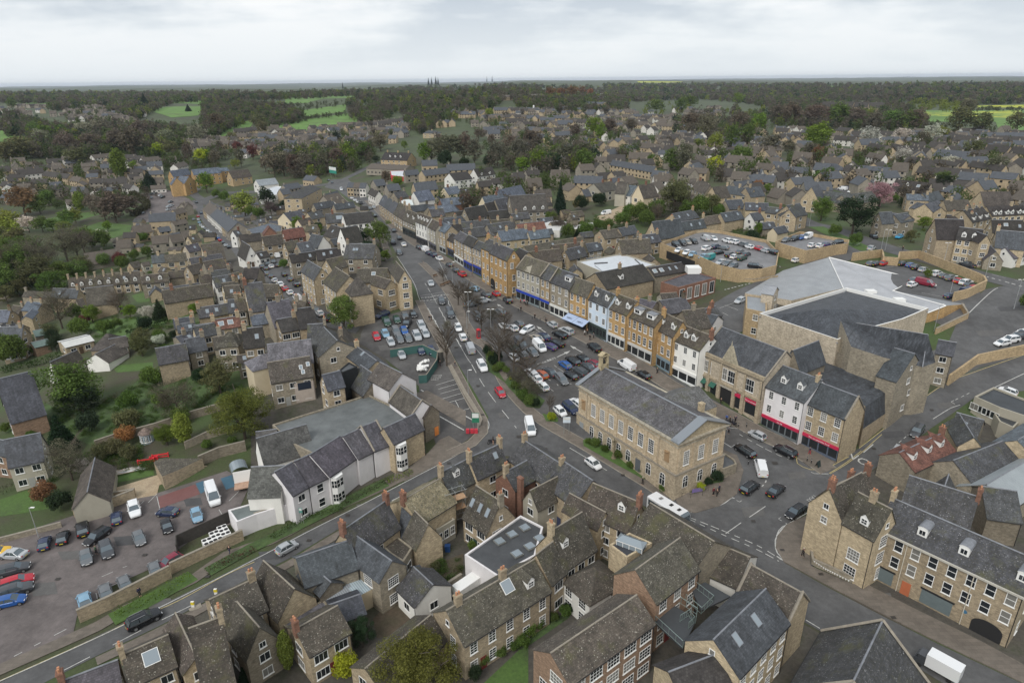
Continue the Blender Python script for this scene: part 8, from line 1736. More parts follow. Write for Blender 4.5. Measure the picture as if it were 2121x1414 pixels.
V('b1');wall([(565,985),(790,885),(1215,665)],h=2.2,col='buf',lb='tall buff stone wall between the car park and hedge');wall([(1215,640),(1360,570),(1725,400)],h=2.0,col='buf',lb='buff stone wall in front of the bin enclosure');wall([(530,240),(700,210),(960,110)],h=2.0,col='buf',lb='lower stone wall behind the parked cars');wall([(-20,430),(250,360),(440,310)],h=1.0,col='gry')
V('m1');wall([(740,925),(900,870),(1200,790),(1500,690),(1750,620)],h=1.8,col='drk');wall([(1430,930),(1600,850),(1760,800)],h=1.6,col='gry');wall([(830,1330),(1050,1290)],h=1.6,col='buf');wall([(1540,1060),(1700,990),(1900,940)],h=2.2,col='drk')
V('b3');wall([(30,900),(180,800),(330,700)],h=1.6,col='gry');V('b5');wall([(285,430),(310,575),(600,705)],h=1.1,col='gry',lb='low front wall with rail below the corner house');V('u1');hedge([(1090,350),(1200,270),(1080,180)],5,4,(.06,.06,.035),'thick brown hedge round the hotel car park');V('u4');hedge([(380,470),(560,400),(740,350),(860,330)],5,4,(.05,.065,.03),'overgrown green hedge behind the stone cottages')
V('u5');hedge([(1265,600),(1390,640)],2,2.5,(.04,.08,.02));hedge([(1615,750),(1710,770)],1.5,1.2,(.09,.15,.02))
V('u4','behind the deck car park');TS('round','olv',[(850,330,110,330),(1150,330,200,190)]);TS('bush','grn',[(1060,340,230,190),(960,360,270,170),(560,400,330,200),(480,370,280,150),(700,360,270,180),(1210,350,290,120),(620,430,370,160),(430,440,380,160)]);TS('round','frs',[(1525,520,380,90),(1600,160,110,90)]);TS('round','ora',[(1520,150,90,110)]);TS('bush','ora',[(20,190,130,110)]);TS('bare','brn',[(710,400,220,120)]);TS('bush','drk',[(240,270,200,140),(90,300,240,150),(1480,560,500,120)]);TS('round','ylg',[(1790,150,70,120)]);TS('bush','wht',[(500,370,300,120)])
V('u5','around the supermarket');T('round','grn',310,385,190,220,lb='dense green tree behind the gabled stone house');T('round','drk',560,505,215,350,lb='huge dark evergreen tree beside the main road');T('round','pnk',780,270,175,220,lb='pink blossom tree beyond the dark evergreen');TS('round','drk',[(970,280,190,100),(1310,140,40,130)]);TS('round','frs',[(1140,460,380,120),(1175,850,780,80),(90,140,60,110)]);TS('round','olv',[(1040,560,470,110),(750,470,410,90)]);TS('bush','grn',[(420,510,450,110),(590,590,540,120),(1350,660,600,110),(330,110,50,110),(2000,1120,1000,160),(900,240,200,80)])
V('t4','in the middle distance');T('round','yel',1058,1015,895,185,lb='bright yellow-green round tree in the middle distance');TS('round','ylg',[(1060,820,605,210),(900,790,700,130)]);TS('round','grn',[(640,990,750,190),(1370,760,510,170),(500,460,310,180),(1220,780,520,160),(740,430,300,150),(830,400,250,140)]);TS('bare','gbr',[(770,1000,690,190),(1590,850,640,230),(1960,880,690,150),(1760,830,690,150),(960,700,430,220)]);TS('bare','brn',[(830,640,400,240),(1280,650,400,200),(1790,560,330,230),(1990,560,350,200),(1650,540,330,200),(60,640,480,170),(260,620,520,150)]);TS('round','frs',[(2000,760,570,220),(2080,720,600,150),(1480,640,400,190),(1570,1180,1130,90),(1280,360,310,120)]);TS('bush','grn',[(460,950,860,140),(1300,960,900,240),(2060,1100,1040,130)]);TS('round','wht',[(1890,1160,1060,130)])
V('t5','in the right-hand estate');TS('round','frs',[(160,780,570,260),(700,920,820,110),(90,740,590,150)]);TS('bare','cop',[(130,900,735,130)]);TS('bare','wht',[(640,770,620,200),(930,740,600,170),(1220,720,540,170)]);TS('round','wht',[(940,920,820,160),(1410,980,870,140)]);TS('round','ylg',[(1320,700,570,130)]);TS('bare','gbr',[(1130,740,640,130),(1560,480,370,180),(1830,1050,920,200)]);TS('round','olv',[(1480,640,500,240),(1700,650,500,220),(2030,620,480,180),(1620,870,810,170)]);TS('bare','brn',[(120,560,340,220),(520,580,400,190),(680,600,400,180),(930,590,420,160),(1080,600,430,200)]);TS('round','grn',[(350,570,400,230),(840,590,400,190),(1020,600,420,180),(1340,1130,1060,140),(240,1090,1020,150)]);TS('bush','drk',[(960,1040,970,80),(200,1100,1060,110)])
V('t3','in the town centre grove');TS('bare','gbr',[(430,920,600,320),(660,930,650,180),(880,940,700,240),(1080,930,640,200),(250,900,670,200),(1530,960,720,220),(1700,900,690,200)]);TS('bare','brn',[(330,880,610,200),(560,900,600,230),(1200,800,570,240),(1000,850,620,200),(820,740,630,110),(1620,700,520,150),(1940,640,480,130),(700,700,590,130)]);TS('round','frs',[(1790,690,440,190),(180,920,690,140),(1270,1000,770,190),(1120,1010,900,190),(1850,700,520,120)]);TS('round','grn',[(1700,1010,820,260),(1450,860,740,150),(1340,960,800,140)]);TS('bush','drk',[(380,950,900,180),(800,960,920,150),(560,960,920,120)]);TS('bush','ylg',[(800,480,430,100)])
V('t2','by the roundabout and hill road');TS('bare','gbr',[(690,1050,780,190),(1000,1040,790,200),(1200,1000,780,230),(780,1040,760,200),(370,950,750,120),(130,900,760,120),(220,880,770,100),(1700,800,640,190),(1660,770,660,120)]);TS('bare','brn',[(880,1050,790,200),(1300,990,740,180),(600,1000,840,90),(1100,730,690,90)]);TS('round','frs',[(1390,950,700,200),(1120,1000,830,110),(1860,1140,1040,130),(20,910,790,140),(1930,790,690,80)]);TS('round','grn',[(1560,890,680,160),(1480,860,720,120),(1230,960,760,100),(40,1190,975,130)]);TS('round','red',[(480,880,720,130),(340,820,710,120)]);TS('round','drk',[(1660,920,830,90),(1280,700,600,100)]);TS('round','ylg',[(310,970,910,100)]);TS('bare','brn',[(1750,1130,960,130)]);TS('cone','drk',[(310,650,575,40)]);TS('round','olv',[(280,720,610,110),(560,620,410,150),(580,660,490,120)])
V('t1','in the valley trees');TS('round','yel',[(1520,850,740,130),(1930,920,780,160)]);TS('round','olv',[(1640,850,680,150),(760,960,815,190),(230,880,700,220),(60,900,740,180)]);T('column','frs',1160,1060,750,160,lb='tall narrow fresh green poplar beyond the left estate');TS('bare','pal',[(1610,760,560,170),(1880,730,530,180),(1000,650,530,160),(830,680,560,160),(400,740,630,140)]);TS('bare','brn',[(1810,910,700,110),(2060,940,770,120),(1280,850,540,250),(1130,830,560,200),(880,830,600,200),(1350,680,540,180),(640,830,620,200),(2080,620,480,200)]);TS('round','frs',[(1020,800,690,140),(1180,780,660,120),(430,680,590,130),(1290,1000,940,110)]);TS('round','grn',[(330,660,560,130),(600,660,580,120),(120,400,310,90)]);TS('cone','con',[(850,850,700,70),(930,860,730,70),(150,650,530,70),(1390,390,240,90),(1800,420,350,60)])
V('t3','on the skyline');TS('cone','con',[(220,170,95,22),(250,170,90,20),(290,165,82,24),(312,168,95,20),(776,125,84,14),(828,122,80,16)]);V('t2','on the skyline');TS('cone','con',[(1338,200,138,18)])
T('bare','cop',1600,300,215,330,lb='bronze tree belt seen at the far ridge town')if False else None
V('t3');TS('bare','cop',[(1380,300,230,120),(1480,300,225,120),(1580,295,220,130),(1680,290,215,120)],zn='on the far ridge');TS('round','ora',[(1765,280,198,90)],zn='on the far ridge')
import numpy as np
def woods(specs,name,lb,col,seed=1,leaves=150,hmin=8,hmax=15,rm=1):
 rnd=random.Random(seed);rs=np.random.RandomState(seed);V_=[];cnt=0
 def inside(x,y,poly):
  c=False;j=len(poly)-1
  for i in range(len(poly)):
   xi,yi=poly[i];xj,yj=poly[j]
   if(yi>y)!=(yj>y)and x<(xj-xi)*(y-yi)/(yj-yi)+xi:c=not c
   j=i
  return c
 for(vw,poly,n)in specs:
  V(vw);xs=[p[0]for p in poly];ys=[p[1]for p in poly];k=0;tries=0
  while k<n and tries<n*30:
   tries+=1;x=rnd.uniform(min(xs),max(xs));y=rnd.uniform(min(ys),max(ys))
   if not inside(x,y,poly):continue
   g=P(x,y+(46 if hmax>14 else 18));k+=1;d=math.hypot(g.x,g.y);h=rnd.uniform(hmin,hmax)*(1+.25*S((d-900)/1500));r=rm*h*rnd.uniform(.34,.46)*(1+.5*S((d-900)/2500))
   m=int(leaves*(1.0 if d<900 else .5 if d<1600 else .3 if d<3000 else .2));s=r*(.075 if rm>1 else .16 if d<900 else .24 if d<1600 else .32 if d<3000 else .42)
   dr=rs.normal(size=(m,3));dr/=np.linalg.norm(dr,axis=1)[:,None];dr*=(rs.rand(m,1)**.3)
   bl=rs.normal(size=(7,3))*.45;c=dr*np.array([r*.62,r*.62,h*.42])+bl[rs.randint(0,7,m)]*np.array([r*.6,r*.6,h*.22])
   c+=np.array([g.x,g.y,g.z+h*.5]);a=rs.normal(size=(m,3));a/=np.linalg.norm(a,axis=1)[:,None];b=np.cross(a,rs.normal(size=(m,3)));b/=np.linalg.norm(b,axis=1)[:,None]
   V_.append(np.stack([c+a*s,c-a*s*.6+b*s*.8,c-a*s*.6-b*s*.8],axis=1).reshape(-1,3))
 A=np.concatenate(V_).astype(np.float32);nv=len(A);me=bpy.data.meshes.new(name);me.vertices.add(nv);me.vertices.foreach_set('co',A.ravel());me.loops.add(nv);me.loops.foreach_set('vertex_index',np.arange(nv,dtype=np.int32));me.polygons.add(nv//3);me.polygons.foreach_set('loop_start',np.arange(0,nv,3,dtype=np.int32))
 me.update();me.validate();me.materials.append(MATS['foliage_far' if rm==1 else 'foliage']);o=obj(name,me,None,col);o['kind']='stuff';o['label']=lb;o['category']='woodland'
W1=[('t1',[(0,205),(1100,215),(1100,330),(700,370),(480,370),(470,300),(0,300)],170),('t1',[(1100,205),(2121,215),(2121,290),(1700,300),(1480,380),(1300,470),(1000,400),(1100,330)],150),('t1',[(0,430),(180,420),(600,560),(1400,540),(1900,560),(2121,480),(2121,600),(1500,820),(1100,800),(800,850),(500,830),(0,830),(0,750),(250,740),(360,640),(100,620),(0,600)],200),('t2',[(0,300),(780,330),(960,420),(940,480),(640,530),(420,500),(60,640),(0,650)],130),('t2',[(0,200),(800,225),(1480,185),(2121,150),(2121,220),(1480,235),(790,268),(0,285)],150),('t2',[(1380,300),(1500,225),(2121,200),(2121,370),(1900,400),(1600,540),(1400,450)],90),('t2',[(600,800),(1200,760),(1480,720),(1640,690),(1640,860),(1440,960),(1100,1030),(700,1010)],40),('t3',[(0,145),(330,140),(900,120),(1700,150),(2121,140),(2121,260),(1800,200),(1400,230),(1000,270),(780,390),(620,430),(400,400),(0,400)],190),('t4',[(0,120),(2121,120),(2121,200),(1300,200),(900,180),(0,190)],170),('t4',[(660,480),(900,400),(1600,350),(1600,580),(1480,700),(1160,740),(1000,620),(680,620)],50),('t4',[(1540,340),(2121,320),(2121,540),(1900,540),(1640,520)],50),('t5',[(0,130),(2121,115),(2121,300),(1500,330),(900,290),(0,270)],260),('t5',[(0,410),(250,390),(1130,410),(1170,580),(250,550),(0,540)],60),('t3',[(0,380),(380,400),(500,470),(330,540),(150,600),(0,540)],40),('t3',[(760,720),(1800,700),(1800,950),(1400,980),(800,930)],30),('t4',[(0,200),(2121,190),(2121,330),(1540,330),(900,260),(0,300)],300),('t3',[(1000,270),(2121,230),(2121,400),(1500,400),(1100,370)],140),('t5',[(0,290),(900,300),(1100,400),(250,390),(0,400)],50)]
woods([(v,p,int(n*2.6))for v,p,n in W1],'woodland','bare grey-brown spring woodland on the hills',(.115,.103,.078),1)
woods([(v,p,int(n*1.5))for v,p,n in W1],'woodland','green leafing woodland mixed through the hills',(.09,.12,.045),2)
woods([(v,p,int(n*.5))for v,p,n in W1],'woodland','dark evergreen trees scattered in the far woods',(.035,.055,.03),3)
woods([(v,p,int(n*.3))for v,p,n in W1]+[('t5',[(950,300),(1500,310),(1500,385),(1130,395)],40),('t4',[(330,310),(880,260),(880,370),(660,440),(330,440)],12)],'woodland','yellow-green young trees in the far woods',(.16,.19,.04),4)
HB=[('t2',[(960,470),(1370,430),(1370,450),(960,490)],40),('t2',[(1000,345),(1460,300),(1460,345),(980,400)],40),('t2',[(780,340),(1000,345),(960,410),(800,380)],25),('t5',[(1180,500),(1860,520),(1860,640),(1400,640),(1200,560)],50),('t5',[(1650,380),(2121,385),(2121,405),(1650,400)],40),('t1',[(130,640),(350,700),(260,720)],6),('t2',[(600,560),(1000,490),(1000,500),(620,575)],30)]
woods(HB,'hedgerow','dark hedgerows and scattered trees along the far fields',(.07,.08,.04),5,120,4,8)
GD=[('t1',[(0,900),(1500,850),(1500,1250),(700,1350),(0,1300)],120),('t1',[(600,380),(1300,420),(1300,540),(640,520)],60),('t1',[(1500,820),(2121,760),(2121,960),(1600,980)],40),('t2',[(0,680),(700,640),(1500,600),(1900,560),(1900,700),(1500,740),(600,800),(0,900)],120),('t3',[(500,500),(1100,440),(2121,480),(2121,700),(1300,700),(760,650)],130),('t4',[(0,640),(700,740),(1300,850),(2121,900),(2121,1150),(1500,1150),(700,1000),(0,850)],90),('t5',[(0,600),(1200,640),(2121,700),(2121,1000),(1400,1050),(600,980),(0,950)],150),('t3',[(350,1100),(1500,1050),(1600,1250),(900,1380),(300,1380)],40),('u5',[(300,0),(1900,50),(1964,300),(1300,300),(700,230)],30)]
woods([(v,p,int(n*1.5))for v,p,n in GD],'garden_planting','brown and grey garden shrubs scattered between the houses',(.10,.085,.06),6,90,2.2,5.5)
woods([(v,p,n*2)for v,p,n in GD],'garden_planting','green garden shrubs and small trees between the houses',(.075,.105,.032),7,90,2.0,6.5)
woods([(v,p,int(n*.5))for v,p,n in GD],'garden_planting','taller leafing garden trees between the far houses',(.085,.115,.04),17,150,7,11)
woods([(v,p,int(n*.3))for v,p,n in GD],'garden_planting','taller bare garden trees between the far houses',(.105,.09,.068),18,150,7,11)
GN=[('u1',[(700,640),(1200,560),(1520,560),(1560,700),(1250,800),(650,800)],70),('u1',[(600,1050),(1400,1100),(1700,1150),(1700,1414),(900,1414),(620,1250)],60),('u2',[(560,250),(900,200),(1150,350),(1150,500),(850,480),(500,400)],60),('u3',[(1300,330),(1964,300),(1964,560),(1350,480)],60),('m1',[(330,560),(900,520),(1100,380),(1500,330),(1850,420),(1900,520),(1500,650),(900,850),(420,780)],90),('m1',[(300,900),(700,930),(1100,900),(1200,1100),(820,1100),(600,1100),(350,1250)],40),('b3',[(100,500),(330,520),(330,640),(60,860),(30,700)],14),('u4',[(1300,420),(1600,430),(1690,540),(1300,470)],30)]
woods([(v,p,int(n*2.2))for v,p,n in GN],'undergrowth','dense green brambles and shrubs in the overgrown gardens',(.065,.105,.03),8,260,.5,1.4,2.6)
woods([(v,p,int(n*.5))for v,p,n in GN],'undergrowth','brownish dead stems among the overgrown gardens',(.10,.095,.05),9,160,.8,1.8,1.6)
V('q1','by the town hall corner');car('saloon','blk',1130,430,60,-50,lb='black saloon driving past the taxi rank');car('suv','blk',560,370,60,-45,lb='black tall car parked at the kerb by the stone paving',rack=True);car('estate','blk',1560,900,-60,42,lb='black taxi with roof rails beside the corner house',rack=True)
V('m4');cars([('small','sil',1180,840,-60,-32,dict(lb='silver small car with glass sunroof outside the shops')),('estate','blk',1085,960,-60,-40,dict(lb='black estate with silver roof rails in front of the white van',rack=True)),('suv','blk',1395,965,-60,-32,dict(lb='black boxy tall car outside the red-fascia shop',rack=True)),('van','wht',1210,1095,-10,-40,dict(lb='small white van seen from behind near the town hall')),('van','wht',175,300,-60,-40,dict(lb='white van parked behind the town hall')),('hatch','blk',305,372,-60,-40,dict(lb='black hatchback parked behind the town hall'))])
V('b4');car('estate','sil',740,430,60,36,lb='silver car half hidden below the town hall corner')
V('m5');car('suv','dgy',1145,810,-40,60,lb='dark grey sports car parked on the side street');car('hatch','sil',990,965,-40,50,lb='silver car tucked behind the chimneys on the side street');cars([('hatch','wht',1800,130,-60,10),('suv','wht',1860,105,-60,8),('suv','dgy',1920,80,-60,8),('hatch','wht',1960,50,-60,8),('small','wht',1840,500,-60,-24)],zn='at the right edge')
V('m3','on the main road');cars([('hatch','wht',368,80,-20,-50),('van','sil',425,170,-20,-50),('suv','wht',515,305,25,45,dict(lb='white tall car with black windows descending the main road',rack=True)),('small','red',655,510,30,42,dict(lb='red small car with white bonnet stripes on the main road')),('van','wht',885,780,12,50,dict(lb='white van with roof joining the junction')),('small','wht',1370,1060,60,44,dict(lb='white small car with black windows on the lower road'))])
V('r5','on the main road');cars([('hatch','wht',785,1080,20,50),('van','dgy',640,830,20,50,dict(lb='dark grey van on the main road between zigzag lines')),('suv','dgy',485,600,15,40),('saloon','sil',290,265,15,40)])
V('u3','in the upper high street');cars([('saloon','wht',222,585,-15,-30),('suv','blk',135,570,15,30),('suv','dgy',185,532,-15,-25),('suv','dgy',185,655,15,30),('saloon','dgy',142,470,-10,-20),('suv','dgy',350,610,-30,-18),('van','wht',395,628,-30,-18),('hatch','dbl',425,655,-30,-18),('suv','dbl',463,672,-30,-18),('saloon','wht',510,700,-30,-18),('hatch','dgy',592,752,-30,-20),('hatch','dgy',642,795,-30,-20)]);car('suv','red',695,830,-30,-20,lb='red car seen through the bare street tree')
V('r5','on the market place');cars([('small','red',1480,460,-60,-40,dict(lb='bright red small car at the kerb below the hotel')),('suv','blk',1690,580,-50,-50),('hatch','lbl',1075,370,-50,-10),('suv','dgy',1295,480,-60,-40),('hatch','gry',1010,660,50,-8),('hatch','gry',1100,620,50,-8),('suv','sil',1240,590,50,-8),('suv','dgy',1150,880,30,50),('suv','gry',1550,800,-60,-40)])
V('q4','in the market car park');A_=[('small','sil',915,140,-60,-40),('estate','wht',460,240,-60,30),('hatch','wht',200,200,-50,-40),('small','gry',305,125,-50,-40),('hatch','wht',30,170,-50,-40),('suv','sil',1170,260,-60,-30),('suv','blk',1050,330,-60,-30),('saloon','dbl',760,360,-60,-38),('saloon','bge',630,390,-60,-38),('suv','blk',1000,480,-60,-34),('hatch','pur',880,545,-60,-34),('van','wht',680,545,50,50),('van','dgy',335,510,50,50),('hatch','grn',220,580,-50,-50),('hatch','wht',210,735,-50,-50),('hatch','gry',380,690,-50,-50),('hatch','gry',560,650,50,50),('suv','blk',1680,560,-60,-48),('hatch','blk',1470,760,-60,-44),('suv','blk',1290,810,-60,-44),('hatch','blu',1145,880,-60,-44),('saloon','dgy',1560,910,-60,-40),('hatch','mar',1670,855,-60,-40),('suv','dgy',1410,1000,-60,-40),('hatch','blk',1250,1075,-60,-40),('saloon','dgy',870,1010,-60,-46),('hatch','ora',720,1055,-60,-46),('estate','gry',1085,1140,55,60),('suv','wht',540,1050,-50,-50),('hatch','wht',620,1120,-50,-50),('hatch','wht',740,1270,-50,-50)]
cars(A_);V('m3');cars([('small','wht',1115,655,40,36,dict(lb='white hatchback with glass roof nearest the yellow shrub')),('suv','dbl',1195,630,40,36,dict(lb='dark blue tall car parked against the town hall end')),('hatch','wht',1240,590,-40,-30,dict(lb='white car half hidden by the town hall corner'))])
V('q6','in the left market car park');cars([('estate','dbl',500,420,-60,26),('pickup','grn',600,590,25,50,dict(lb='dark green pickup with white canopy in the left market car park')),('hatch','grn',850,540,25,50),('hatch','gry',1050,450,25,50),('hatch','blk',1250,410,25,50),('suv','blk',1100,630,-25,45),('hatch','lbl',570,880,25,50),('hatch','sil',700,1080,25,50),('suv','gry',830,830,25,50),('hatch','gry',920,1010,25,50),('hatch','blu',1030,810,25,50),('small','gry',1130,1000,25,50),('suv','sil',1340,940,25,50),('estate','sil',1450,680,25,50),('hatch','sil',1550,880,25,50),('hatch','red',350,950,25,50),('hatch','dbl',1430,1290,25,50),('hatch','dbl',1690,1290,25,50),('hatch','sil',960,1390,25,50)])
V('u2','in the row up the left street');
for x,y,c,k in[(590,785,'gry','hatch'),(612,795,'dgy','hatch'),(640,765,'dgy','hatch'),(672,782,'dgy','hatch'),(684,745,'dgy','suv'),(716,765,'wht','hatch'),(730,725,'gry','hatch'),(768,755,'dgy','hatch'),(765,680,'wht','van')]:car(k,c,x,y,-20,-18)
for x,y,c,k in[(675,822,'gry','hatch'),(712,845,'dgy','saloon'),(743,880,'wht','hatch'),(787,915,'wht','suv'),(828,948,'red','hatch'),(868,980,'wht','hatch'),(930,1030,'wht','van'),(975,1060,'gry','hatch'),(1010,1085,'mar','hatch'),(1070,1120,'gry','hatch'),(1110,1150,'wht','hatch'),(1170,1190,'blk','suv'),(820,830,'blk','hatch'),(868,870,'dgy','hatch'),(920,912,'blk','suv'),(985,960,'dgy','hatch'),(1022,992,'blk','suv'),(1185,880,'gry','hatch')][:17]:car(k,c,x,y,-30,-28)
V('u1','in the parked line on the narrow left street')
for i,(x,y,c)in enumerate([(1612,352,'pnk'),(1615,378,'sil'),(1622,402,'lbl'),(1632,425,'sil'),(1650,440,'wht'),(1670,455,'gry'),(1690,470,'wht'),(1712,486,'sil'),(1735,500,'wht'),(1758,515,'sil'),(1778,530,'blu'),(1792,548,'red'),(1815,568,'dgy'),(1838,590,'sil'),(1862,605,'blk'),(1575,378,'gry'),(1598,237,'blk'),(1637,325,'dbl')]):car('hatch','red' if c=='pnk' else c,x,y,-18,-18 if i>3 else-30)
V('u1','in the hotel car park');cars([('hatch','sil',1105,185,-30,10),('suv','gry',1135,205,-30,10),('hatch','dgy',1235,168,-30,10),('hatch','gry',1265,165,-30,10),('hatch','dgy',1232,200,10,10),('hatch','sil',1305,182,-30,8),('suv','blk',1322,197,-30,8),('hatch','blu',1190,233,-30,10),('suv','sil',1375,275,30,-10),('suv','sil',1395,265,30,-10),('hatch','sil',1370,298,30,-10),('hatch','gry',1165,325,30,-10),('suv','gry',1390,235,30,-10)])
V('u2','by the roundabout');cars([('hatch','dgy',1210,78,20,20),('hatch','gry',1180,58,-20,-5),('van','wht',1285,135,10,20),('hatch','wht',1370,205,-20,-15),('hatch','wht',1395,222,-20,-15),('hatch','wht',1418,238,-20,-15),('van','dgy',1442,248,-20,-15),('hatch','sil',1550,280,-10,-20),('hatch','gry',1520,290,-10,-20),('hatch','blk',1560,350,-10,-20)])
def dc_(L,z,zn):
 global ZONE
 ZONE=zn
 for(k,c,x,y,dx,dy)in L:
  a=atz(*PX((x,y)),z+.03);b=atz(*PX((x+dx,y+dy)),z+.03);car_at(a.x,a.y,a.z,math.atan2(b.y-a.y,b.x-a.x),k,c,None,ti=1)
V('q2');dc_([('suv','blk',165,245,60,30),('suv','blk',270,220,50,25),('hatch','bge',360,205,50,25),('suv','blk',460,190,50,25),('van','sil',660,140,-60,-30),('hatch','wht',800,145,60,30),('hatch','wht',205,340,-60,30),('hatch','wht',340,380,-60,30),('hatch','lbl',440,410,-60,30),('suv','wht',1025,180,-60,-20),('suv','wht',1135,200,-60,-20),('suv','gry',1295,245,-60,-20),('hatch','wht',1395,280,-60,-20),('hatch','red',1540,305,-60,-20),('hatch','sil',1665,345,-60,-20),('suv','blk',1785,370,-60,-20),('suv','wht',680,310,60,-20),('suv','dbl',830,280,60,-20),('hatch','gry',965,300,-60,-10),('hatch','blk',890,375,60,-12),('suv','blk',1070,420,60,-22),('hatch','gry',1250,365,60,-22),('hatch','wht',1150,450,60,-22),('hatch','dgy',1350,405,60,-22),('suv','grn',1275,475,60,-22),('van','tea',720,475,-60,20),('hatch','lbl',620,450,-60,20),('hatch','sil',915,545,-60,20),('hatch','gry',1035,565,-60,20),('hatch','gry',1130,600,-60,20),('suv','blk',1500,610,60,8)],DECKZ,'on the lower deck car park')
V('u5');dc_([('hatch','gry',25,552,-40,14),('suv','blk',95,542,-40,14),('hatch','blu',150,532,-40,14),('van','wht',200,525,-40,14),('hatch','wht',235,595,30,-14),('hatch','wht',300,598,30,-14),('suv','blk',445,575,-50,10),('hatch','pur',350,588,30,-8)],DECK2Z,'on the upper deck car park')
V('u5','round the supermarket');cars([('suv','sil',720,620,50,-30,dict(lb='silver hatchback driving past the supermarket wall')),('hatch','blk',740,525,40,18),('hatch','sky',945,525,-40,14),('pickup','dgy',1500,755,-50,-14,dict(lb='dark grey convertible on the road behind the golden wall')),('hatch','blk',760,745,40,-14),('hatch','red',820,742,40,-14),('hatch','gry',715,745,40,-14),('hatch','blk',975,745,50,-12),('hatch','blu',1040,758,50,-12),('suv','blk',1090,778,50,-12),('hatch','sil',1145,795,50,-12),('suv','wht',1250,828,50,-12),('hatch','gry',1310,845,50,-12),('suv','gry',1365,862,50,-14),('hatch','red',1430,885,50,-14),('suv','wht',1490,900,50,-12),('hatch','dgy',1520,918,50,-12),('suv','red',1560,950,50,-12),('van','dbl',1500,972,50,-14),('hatch','dbl',1360,1008,50,-14),('hatch','wht',110,715,40,-14),('small','wht',1052,915,40,-14),('van','mar',1155,905,50,12),('hatch','gry',1075,880,40,-10)])
V('u4');cars([('estate','wht',1110,975,-50,16,dict(lb='white estate beside the modern building with red panels',rack=True)),('estate','blk',985,1015,-50,18,dict(lb='black car beside the modern building with red panels')),('hatch','sil',1385,1045,-40,20),('van','sil',610,670,-50,30,dict(lb='silver van parked beside the white flat roof')),('van','wht',295,330,-60,10,dict(lb='white van on the sandy yard'))],zn='in the supermarket bays')
V('t5','in the upper car park');cars([('van','wht',385,1170,-40,-6),('hatch','pur',440,1160,-30,-16),('hatch','gry',475,1152,-30,-16),('hatch','sil',510,1145,-30,-16),('hatch','dgy',545,1138,-30,-16),('hatch','dbl',645,1112,-30,16),('hatch','lbl',695,1118,-30,16),('hatch','lbl',745,1124,-30,16),('hatch','sil',795,1128,-30,16),('hatch','wht',680,1160,-40,10),('hatch','wht',820,1208,-40,-10),('hatch','wht',465,1195,-40,5),('hatch','sil',265,1105,-40,5),('hatch','wht',1570,1222,-30,5),('hatch','sil',2060,1055,-30,5)])
V('q3','in the left car park');cars([('saloon','sil',250,440,-60,-4,dict(lb='silver coupe beside the yellow vehicle at the left edge')),('estate','dgy',240,700,60,-16,dict(lb='dark estate between silver coupe and red car')),('estate','red',300,920,60,-20,dict(lb='bright red car between two dark cars at the left edge')),('suv','dgy',290,1070,60,-20,dict(lb='dark grey tall car between red and bright blue cars')),('hatch','blu',200,1250,60,-14,dict(lb='bright blue car at the end of the left row')),('hatch','dbl',785,250,16,-60),('hatch','blk',1100,150,16,-60),('hatch','gry',1500,500,10,60),('suv','dgy',1850,370,20,60),('estate','blk',1690,130,-50,36)])
V('b1','in the left car park');cars([('suv','blk',590,345,-6,-50),('hatch','dbl',828,265,-6,-50),('suv','wht',955,205,12,50,dict(lb='white car with black roof facing the left car park')),('hatch','dbl',1190,225,-60,-4,dict(lb='dark blue hatchback parked across the left car park')),('hatch','lbl',1395,245,14,50),('small','blk',1185,325,16,50),('hatch','gry',990,410,20,50),('hatch','gry',1100,625,-14,-50),('hatch','mar',1205,575,-50,30),('hatch','gry',885,725,-20,-50),('hatch','gry',752,785,-14,-50),('hatch','lbl',605,850,-14,-50),('bigvan','wht',1510,110,20,60,dict(lb='tall white delivery van in the left car park')),('saloon','yel',-30,510,50,-10,dict(lb='yellow vehicle end at the left edge')),('suv','blk',1025,985,60,-30,dict(lb='large black car driving on the road at the bottom left',rack=True))])
V('b2');car('small','sil',565,478,60,-34,lb='silver hatchback with sunroof on the left road',rack=True)
